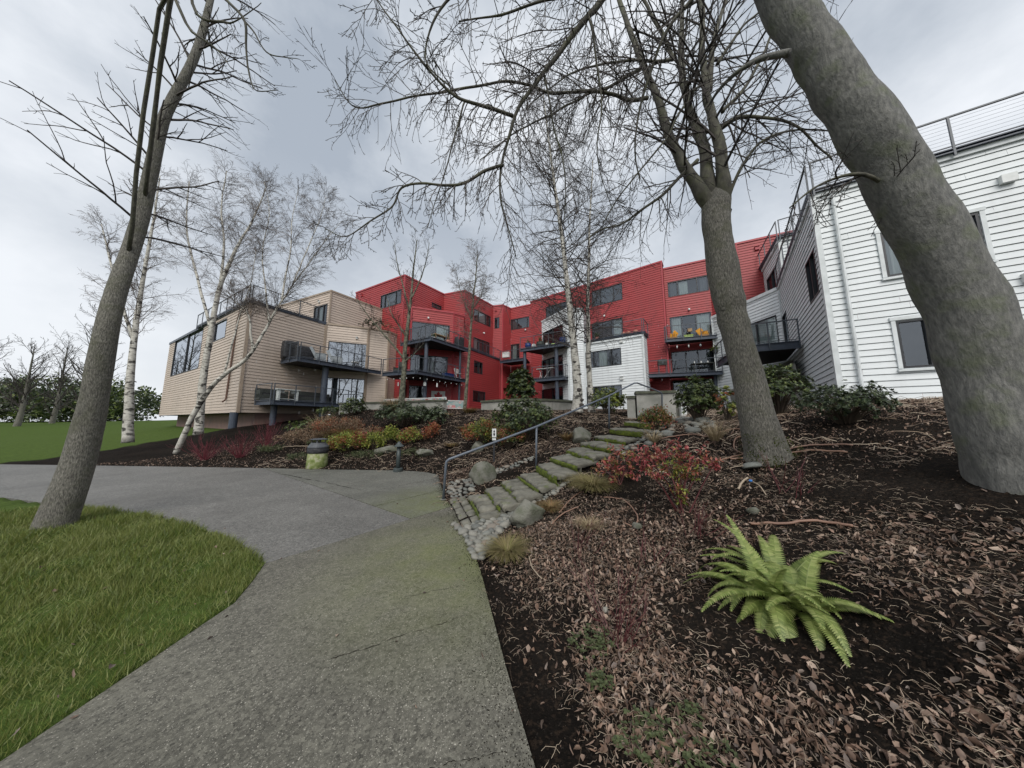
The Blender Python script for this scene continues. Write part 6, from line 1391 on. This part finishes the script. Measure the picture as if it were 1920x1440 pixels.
def dens(x, y):
    n_ = np.array([noise.noise(Vector((a * .9, b * .9, 5))) + .5 * noise.noise(Vector((a * 2.6, b * 2.6, 2))) for a, b in zip(x, y)])
    d = .42 + 1.25 * n_
    rr_ = np.hypot(x, y)
    d = np.where(rr_ > 4.6, d + .3, d)
    d = np.where(rr_ > 8, d + .5, d)
    for cx, cy, ra_, am in ((.35, 1.5, .55, -.9), (.15, 2.3, .45, -.8), (2.1, 2.9, .8, -.6), (3.0, 3.0, .8, -.5), (1.3, 1.5, .3, -.6), (1.9, 1.7, .5, -.7), (.75, 1.95, .3, .9), (.62, 3.0, .8, .6), (1.1, 1.15, .5, .6), (2.2, 1.3, .6, .5), (1.2, 4.0, .6, .5)):
        d = d + am * np.exp(-((x - cx) ** 2 + (y - cy) ** 2) / (2 * (ra_ * .6) ** 2))
    dn = .035 + .10 * np.clip(n_, -.3, 1)
    for cx, cy, sx_, sy_, am in LG_: dn = dn + am * np.exp(-.5 * (((x - cx) / sx_) ** 2 + ((y - cy) / sy_) ** 2)) * (.75 + .5 * n_)
    dn = dn * np.where(y < 3.1, np.clip((poly_sd(x, y) - .02) / .35, .12, 1), 1)
    az_ = x / np.maximum(y, .3); wn = np.clip((4.6 - rr_) / .9, 0, 1) * np.clip((1.15 - az_) / .15, 0, 1)
    return np.clip(d * (1 - wn) + dn * wn, .02, 1)
def onsteps(x, y):
    b_ = np.full(x.shape, 9.)
    for i in range(len(_mid) - 1):
        ax, ay, _ = _mid[i]; bx, by, _ = _mid[i + 1]; ex, ey = bx - ax, by - ay; t_ = np.clip(((x - ax) * ex + (y - ay) * ey) / (ex * ex + ey * ey), 0, 1); b_ = np.minimum(b_, np.hypot(x - ax - t_ * ex, y - ay - t_ * ey) - _hw[i] * .9)
    return b_ < .05
cobp = [[xy(gp(u, v)) for u, v in P_] for P_, _, _ in polys]
def scatter(n, rmin, rmax, pw=1.0):
    X = []; Y = []
    while sum(map(len, X)) < n:
        k = n; a = r.uniform(-1.15, 1.2, k); q = rmin + (rmax - rmin) * r.uniform(0, 1, k) ** pw; x = q * np.sin(a); y = q * np.cos(a)
        ok = (poly_sd(x, y) > -.03) & ~onsteps(x, y); ok &= ~((x < -2.2) & (y < 9)); ok &= y < 17.5
        x, y = x[ok], y[ok]; ok = r.uniform(0, 1, len(x)) < dens(x, y)
        for cp in cobp: ok &= (poly_sd(x, y, cp) > -.02) | (r.uniform(0, 1, len(x)) < .12)
        X.append(x[ok]); Y.append(y[ok])
    return np.concatenate(X)[:n], np.concatenate(Y)[:n]
def leafgeo(x, y, z, size, up=.6):
    n = len(x); yaw = r.uniform(0, 6.283, n); tilt = r.normal(0, up, n); roll = r.normal(0, up, n); nar = r.uniform(0, 1, n) < .55; asp = np.where(nar, r.uniform(.10, .32, n), r.uniform(.34, .75, n)); cu = np.where(nar, r.uniform(-.2, 1.0, n), r.uniform(-.35, .7, n)); c2 = r.uniform(-.35, .5, n); size = size * np.where(nar, 1.0, .85) * np.where(r.uniform(0, 1, n) < .35, .5, 1.0)
    loc = np.zeros((n, 7, 3)); loc[:, 0] = 0; loc[:, 0, 0] = -.5
    loc[:, 1, 0] = -.18; loc[:, 1, 1] = asp * .5; loc[:, 1, 2] = cu * .45; loc[:, 2, 0] = -.18; loc[:, 2, 1] = -asp * .5; loc[:, 2, 2] = cu * .3
    loc[:, 3, 0] = .2 + r.uniform(-.1, .12, n); loc[:, 3, 1] = asp * r.uniform(.2, .5, n); loc[:, 3, 2] = cu * .45 + c2 * .3; loc[:, 4, 0] = .2 + r.uniform(-.1, .12, n); loc[:, 4, 1] = -asp * r.uniform(.2, .5, n); loc[:, 4, 2] = cu * .3 + c2 * .3
    loc[:, 5, 0] = .5; loc[:, 5, 1] = r.uniform(-.1, .1, n); loc[:, 5, 2] = c2; loc[:, 6, 0] = 0; loc[:, 6, 2] = c2 * .12
    loc *= size[:, None, None]; cx, sx_ = np.cos(roll), np.sin(roll); X = loc[..., 0]; Y = loc[..., 1] * cx[:, None] - loc[..., 2] * sx_[:, None]; Z = loc[..., 1] * sx_[:, None] + loc[..., 2] * cx[:, None]
    ct, st_ = np.cos(tilt), np.sin(tilt); X, Z = X * ct[:, None] - Z * st_[:, None], X * st_[:, None] + Z * ct[:, None]; cy_, sy_ = np.cos(yaw), np.sin(yaw); X, Y = X * cy_[:, None] - Y * sy_[:, None], X * sy_[:, None] + Y * cy_[:, None]
    mz = Z.min(axis=1, keepdims=True); Z = Z - mz * .75
    V = np.stack([X + x[:, None], Y + y[:, None], Z + z[:, None]], -1).reshape(-1, 3)
    F = np.array([(0, 6, 1), (0, 2, 6), (1, 6, 3), (2, 4, 6), (3, 6, 5), (4, 5, 6)]); F = (F[None] + (np.arange(n) * 7)[:, None, None]).reshape(-1, 3)
    return V, F
def fastmesh(name, V, F, m_, parent=None, kind='stuff', smooth=False):
    me = bpy.data.meshes.new(name); me.vertices.add(len(V)); me.vertices.foreach_set('co', V.ravel()); me.loops.add(F.size); me.loops.foreach_set('vertex_index', F.ravel().astype(np.int32)); me.polygons.add(len(F)); me.polygons.foreach_set('loop_start', (np.arange(len(F)) * F.shape[1]).astype(np.int32)); me.update(calc_edges=True); me.validate(); me.materials.append(M[m_])
    o = bpy.data.objects.new(name, me); COL.objects.link(o)
    if parent: o.parent = parent
    if kind: o['kind'] = kind
    return o
parts = []
for n, a, b_, pw, sz in ((21000, .9, 4.2, .75, (.014, .062)), (38000, 4.0, 9, .7, (.018, .052)), (52000, 8.5, 19, .8, (.03, .075))):
    x, y = scatter(n, a, b_, pw); z = hgt(x, y); parts.append(leafgeo(x, y, z - .002, r.uniform(*sz, n), .65))
V = np.concatenate([p[0] for p in parts]); off = np.cumsum([0] + [len(p[0]) for p in parts[:-1]]); F = np.concatenate([p[1] + o for p, o in zip(parts, off)])
lit = fastmesh('leaf_litter', V, F, 'litter'); tag(lit, 'brown fallen leaves and bark litter covering the planting beds', 'leaf litter')
# the nearest leaves, one by one
x, y = scatter(300, .9, 2.6, .8); z = hgt(x, y); shapes = []
for k in range(8):
    V, F = leafgeo(np.zeros(1), np.zeros(1), np.zeros(1), np.ones(1), .3); me = bpy.data.meshes.new('leaf_shape'); me.from_pydata(V.tolist(), [], F.tolist()); me.materials.append(M['leaf1'] if 'leaf1' in M else M['litter']); shapes.append(me)
m, t, b = newmat('single_fallen_leaf'); oi = N(t, 'ShaderNodeObjectInfo'); c = ramp(t, oi.outputs['Random'], [(0, (.12, .065, .04)), (.3, (.24, .15, .10)), (.55, (.34, .25, .19)), (.8, (.18, .10, .07)), (1, (.42, .33, .26))]); n_, _ = noise_n(t, 9, 4); c = mixc(t, ramp(t, n_, [(.45, 0.0), (.7, .6)]), c, (.10, .06, .04)); t.links.new(c, b.inputs['Base Color']); b.inputs['Roughness'].default_value = .6
for me in shapes: me.materials.clear(); me.materials.append(m)
for k in range(300):
    o = bpy.data.objects.new('leaf', shapes[k % 8]); COL.objects.link(o); o.parent = ground; s = r.uniform(.03, .058); o.location = (x[k], y[k], z[k] + .006); o.scale = (s, s, s); o.rotation_euler = (r.normal(0, .25), r.normal(0, .25), r.uniform(0, 6.28))
# curly straw and twig debris
def debris(n, a, b_, pw, lr, wr, m_, name, label, free=0):
    x, y = scatter(n - free, a, b_, pw)
    if free:
        fx, fy = r.uniform(-.6, 3.6, free * 4), r.uniform(.8, 4.4, free * 4); ok = (poly_sd(fx, fy) > -.02) & (np.array([noise.noise(Vector((p_ * 3, q_ * 3, 8))) for p_, q_ in zip(fx, fy)]) > -.1); x = np.append(x, fx[ok][:free]); y = np.append(y, fy[ok][:free])
    n = len(x); z = hgt(x, y) + .003; L = r.uniform(*lr, n); yaw = r.uniform(0, 6.283, n); cv = r.normal(0, 1.0, n); K = 5; V = np.zeros((n, K, 3, 3)); px_, py_ = x.copy(), y.copy(); wd = r.uniform(*wr, n)
    for k in range(K):
        a_ = yaw + cv * (k / (K - 1) - .5); hz = z + L * .22 * np.sin(np.pi * k / (K - 1)) * r.uniform(0, 1, n)
        nx_, ny_ = -np.sin(a_), np.cos(a_)
        V[:, k, 0] = np.stack([px_ + nx_ * wd, py_ + ny_ * wd, hz], -1); V[:, k, 1] = np.stack([px_ - nx_ * wd, py_ - ny_ * wd, hz], -1); V[:, k, 2] = np.stack([px_, py_, hz + wd * 1.6], -1)
        px_ = px_ + np.cos(a_) * L / (K - 1); py_ = py_ + np.sin(a_) * L / (K - 1)
    F = [];
    for k in range(K - 1):
        for (i, j) in ((0, 2), (2, 1)): F.append((k * 3 + i, k * 3 + j, (k + 1) * 3 + j, (k + 1) * 3 + i))
    F = (np.array(F)[None] + (np.arange(n) * K * 3)[:, None, None]).reshape(-1, 4); o = fastmesh(name, V.reshape(-1, 3), F, m_); tag(o, label, 'debris')
debris(9500, .9, 5.5, .8, (.015, .10), (.0005, .0013), 'debris', 'straw_debris', 'thin curly straw and fine roots scattered over the dark soil', 3500)
debris(3500, 5, 14, .8, (.12, .4), (.003, .006), 'debris', 'twig_debris', 'broken twigs and stalks lying on the leafy bank')
# a few leaves and bits on the path
n = 70; x = r.uniform(-7, .1, 900); y = r.uniform(1.2, 9.6, 900); ok = (poly_sd(x, y) < -.03) & ((r.uniform(0, 1, 900) < .05) | (poly_sd(x, y) > -.22)); x, y = x[ok][:120], y[ok][:120]
V, F = leafgeo(x, y, np.full(len(x), .004), r.uniform(.015, .05, len(x)), .15); o = fastmesh('path_leaves', V, F, 'litter'); tag(o, 'a few small leaves scattered on the grey path', 'leaf litter')

# drip hoses, sticks, small finds
M['hose'] = mat('faded_brown_hose', (.26, .15, .10), (.19, .11, .08), 5, .6)
def hose(label, P_, rad_=.009, name='irrigation_hose', m_='hose', cat='hose', group='brown irrigation hoses'):
    pts_ = []
    for u, v in P_: q = gp(u, v); pts_.append(Vector((q.x, q.y, 0)))
    S_ = smoothpath(pts_, 8)
    for q in S_: q.z = float(hgt(np.array([q.x]), np.array([q.y]))[0]) + rad_ + .012
    o = MB().tube(S_, rad_, 6).build(name, m_, smooth=True); tag(o, label, cat, group)
hose('brown drip hose running right from the nandina past the trunk base', [(1350, 870), (1385, 858), (1420, 852), (1460, 850), (1520, 842), (1600, 838)], .012)
hose('second brown hose just below the first at the trunk base', [(1370, 866), (1410, 862), (1455, 858), (1510, 852), (1590, 856)], .012)
hose('hose looping round the left side of the big trunk', [(1400, 858), (1383, 850), (1376, 838), (1382, 826), (1400, 822)], .010)
hose('short pale hose crossing behind the nandina towards the steps', [(1240, 826), (1270, 820), (1300, 818), (1330, 820), (1370, 806), (1395, 808)], .012)
hose('horizontal brown pipe just above the fern', [(1408, 990), (1440, 988), (1480, 987), (1540, 986), (1600, 990)], .012)
hose('pale curved hose arching through the leaves beside the straw tuft', [(1132, 934), (1165, 940), (1185, 955), (1196, 975), (1188, 990), (1172, 984)], .008)
hose('curved hose lying left of the straw tuft', [(1092, 925), (1070, 940), (1055, 958), (1048, 965)], .008)
hose('lower curved hose near the pale boulder', [(1085, 955), (1060, 964), (1045, 975), (1036, 988)], .008)
hose('pale bent stick on the soil near the path edge', [(992, 1048), (996, 1062), (1005, 1078), (1016, 1090)], .006, 'fallen_stick', 'debris', 'stick', 'sticks lying on the bed')
hose('pale stick on the bare soil below the trunk', [(1385, 922), (1392, 908), (1402, 898)], .012, 'fallen_stick', 'debris', 'stick', 'sticks lying on the bed')
hose('thin stick pointing down beside the blue cap', [(1412, 905), (1425, 920), (1437, 936)], .006, 'fallen_stick', 'debris', 'stick', 'sticks lying on the bed')
hose('long pale branch lying on the left bank', [(515, 845), (535, 840), (560, 838), (600, 838), (660, 836)], .016, 'fallen_stick', 'debris', 'stick', 'sticks lying on the bed')
q = gp(1408, 908); tag(MB().lathe([(.018, 0), (.019, .012), (.012, .018)], (q.x, q.y, q.z + .02), 12).build('bottle_cap', mat('blue_plastic', (.05, .22, .6), (.04, .18, .5), 5, .4) and 'blueglaze'), 'small blue plastic cap on bare soil below the big trunk', 'bottle cap')
M['bluecap'] = bpy.data.materials['blue_plastic']; bpy.data.objects['bottle_cap'].data.materials[0] = M['bluecap']
def small_rock(u, v, w_, seed, label, m_='boulder', fl=.6, cat='rock'):
    q = gp(u, v); me = rock_mesh(seed, 2, fl, .3, 'rock', 1); me.materials.append(M[m_]); o = bpy.data.objects.new('rock', me); COL.objects.link(o); s = w_ / FPX * (q.y * cP + (q.z - EYE) * sP); o.location = (q.x, q.y, q.z + s * .15); o.scale = (s, s * .8, s); o.rotation_euler = (.1, .2, seed); tag(o, label, cat, 'loose rocks in the front bed')
small_rock(1412, 962, 24, 40, 'grey fist sized rock on the soil above the fern')
small_rock(1410, 880, 40, 41, 'flat pale slab of stone below the trunk base', 'cobble', .3)
small_rock(1135, 1150, 14, 42, 'small pale stone in the leaf heap of the dogwood', 'cobble')
small_rock(1195, 990, 20, 43, 'small grey stone among the leaves in the middle of the bed')

# creeping green weeds in the foreground
M['weed'] = leafmat('small_creeping_weed_leaf', [(.035, .05, .018), (.065, .08, .03), (.10, .12, .05)], .6, .15)
for k, (u, v, w_, lab) in enumerate(((1110, 1215, .16, 'creeping green weed left of the dogwood leaf heap'), (1215, 1395, .16, 'green weed clump near the bottom of the picture'), (1290, 1420, .2, 'green weed clump at the bottom edge right of the other'), (1125, 1290, .08, 'tiny green weed below the dogwood leaf heap'), (1285, 1345, .07, 'tiny green weed above the bottom weed clumps'))):
    q = gp(u, v); g = MB(); rr2 = random.Random(k)
    for j in range(int(600 * w_)):
        a = rr2.uniform(0, 6.28); d0 = w_ * rr2.random() ** .6; c0 = Vector((math.cos(a) * d0, math.sin(a) * d0 * .8, .01 + .03 * rr2.random()))
        c0.z += h1(q.x + c0.x, q.y + c0.y) - q.z
        for i in range(3): b_ = rr2.uniform(0, 6.28); leaf(g, c0, Vector((math.cos(b_), math.sin(b_), .2)).normalized(), UP, .022, .018, .1)
    t_ = thing('weed', lab, 'weed', q, 0, 'green weeds in the front bed'); g.build('foliage', 'weed', t_, kind='stuff')

# low creeping cover at the foot of the left bank
for k, (u, v, w_, h_, lab) in enumerate(((560, 866, 60, 5, 'leftmost green creeping patch at the foot of the bank'), (680, 866, 70, 6, 'green creeping patch right of the trash can base'), (590, 838, 40, 7, 'green creeping patch above and left of the trash can'), (770, 862, 60, 6, 'green creeping patch behind the bollard base'), (500, 850, 40, 8, 'green creeping patch among the red dogwood stems'))):
    psh('creeping_cover', lab, u, v, w_, h_, ['weed'], 90 + k, 1.6, 3.5, 'creeping green patches on the bank', whorl=False, stems=0, cat='ground cover')
# soil crumbs spilled over the path edge
x = r.uniform(-2.4, .6, 160000); y = r.uniform(.6, 9.3, 160000); d_ = poly_sd(x, y); ok = (d_ < .05) & (d_ > -.35) & (x > -2.3 + 0 * y) & (r.uniform(0, 1, len(x)) < np.exp(d_ / np.where(y < 2.4, .16, .06))) & (x + .3 * y > -.6); x, y, d_ = x[ok], y[ok], d_[ok]; n = len(x); s_ = r.uniform(.0012, .005, n) * np.clip(np.hypot(x, y) / 3, .8, 1.3)
base_ = np.array([(-1, -.6, 0), (1, -.7, 0), (.1, 1, 0), (0, 0, 1.1)]); rot = r.uniform(0, 6.28, n); V = np.zeros((n, 4, 3)); V[..., 0] = (base_[None, :, 0] * np.cos(rot)[:, None] - base_[None, :, 1] * np.sin(rot)[:, None]) * s_[:, None] + x[:, None]; V[..., 1] = (base_[None, :, 0] * np.sin(rot)[:, None] + base_[None, :, 1] * np.cos(rot)[:, None]) * s_[:, None] + y[:, None]; V[..., 2] = base_[None, :, 2] * s_[:, None] + .001
F = (np.array([(0, 1, 3), (1, 2, 3), (2, 0, 3)])[None] + (np.arange(n) * 4)[:, None, None]).reshape(-1, 3); o = fastmesh('soil_crumbs', V.reshape(-1, 3), F, 'soil'); tag(o, 'dark soil crumbs spilled along the right edge of the path', 'soil crumbs')
# clods on the open soil
x, y = r.uniform(-.6, 4, 40000), r.uniform(.7, 5, 40000); ok = poly_sd(x, y) > .01; x, y = x[ok][:24000], y[ok][:24000]; n = len(x); z = hgt(x, y); s_ = r.uniform(.002, .010, n) * (1 + 1.6 * (r.uniform(0, 1, n) < .04)); rot = r.uniform(0, 6.28, n)
V = np.zeros((n, 4, 3)); V[..., 0] = (base_[None, :, 0] * np.cos(rot)[:, None] - base_[None, :, 1] * np.sin(rot)[:, None]) * s_[:, None] + x[:, None]; V[..., 1] = (base_[None, :, 0] * np.sin(rot)[:, None] + base_[None, :, 1] * np.cos(rot)[:, None]) * s_[:, None] + y[:, None]; V[..., 2] = base_[None, :, 2] * s_[:, None] + z[:, None] - .001
F = (np.array([(0, 1, 3), (1, 2, 3), (2, 0, 3)])[None] + (np.arange(n) * 4)[:, None, None]).reshape(-1, 3); o = fastmesh('soil_clods', V.reshape(-1, 3), F, 'soil'); tag(o, 'small dark soil clods over the open bed at lower right', 'soil clods')
# leaves on the lawn
x, y = r.uniform(-9, -2.4, 700), r.uniform(1, 8, 700); ok = (poly_sd(x, y) > .05) & (y < 5 + (-x - 4) * .2); x, y = x[ok][:220], y[ok][:220]
V, F = leafgeo(x, y, np.full(len(x), .045), r.uniform(.03, .07, len(x)), .4); o = fastmesh('lawn_leaves', V, F, 'litter'); tag(o, 'scattered brown leaves on the green lawn', 'leaf litter')

# lawn
def lawnmat(name, cols, rough, tr_):
    m = leafmat(name, cols, rough, tr_); t = m.node_tree; b = t.nodes['Principled BSDF']; src = b.inputs['Base Color'].links[0].from_socket
    n_, _ = noise_n(t, 1.6, 5); n2_, _ = noise_n(t, 7, 4)
    c = mixc(t, ramp(t, n_, [(.42, 0.0), (.65, .65)]), src, (.24, .26, .085)); c = mixc(t, ramp(t, n2_, [(.55, 0.0), (.7, .5)]), c, (.05, .085, .02)); t.links.new(c, b.inputs['Base Color']); return m
M['lawn'] = lawnmat('lawn_grass_blade', [(.06, .095, .018), (.11, .16, .028), (.17, .22, .04), (.25, .25, .08), (.08, .12, .025)], .55, .3)
n = 100000; a = r.uniform(-1.35, -.5, n * 2); q = 2.2 + 8 * r.uniform(0, 1, n * 2) ** .9; x, y = q * np.sin(a), q * np.cos(a); d_ = poly_sd(x, y); ok = (d_ > -.025) & (x < -2) & (y < 9); x, y = x[ok][:n], y[ok][:n]; n = len(x)
z = H(x, y); a = r.uniform(0, 6.283, n); L = r.uniform(.03, .065, n) * np.clip(q[ok][:n] / 4, .8, 1.6); wd = L * .06; lx, ly = r.normal(0, .5, n) * L, r.normal(0, .5, n) * L
V = np.zeros((n, 3, 3)); V[:, 0] = np.stack([x - np.cos(a) * wd, y - np.sin(a) * wd, z], -1); L = L * (.6 + .9 * np.clip(np.array([.5 + .8 * noise.noise(Vector((p_, q_, 0)) * 2.2) for p_, q_ in zip(x, y)]), 0, 1)); V[:, 1] = np.stack([x + np.cos(a) * wd, y + np.sin(a) * wd, z], -1); V[:, 2] = np.stack([x + lx, y + ly, z + L], -1)
F = np.arange(n * 3).reshape(-1, 3); o = fastmesh('lawn_grass', V.reshape(-1, 3), F, 'lawn'); tag(o, 'short bright green lawn grass left of the path', 'grass')
0 and print('TRIS', sum(sum(len(p.vertices) - 2 for p in o.data.polygons) if len(o.data.polygons) < 20000 else 2 * len(o.data.polygons) for o in bpy.data.objects if o.type == 'MESH'))
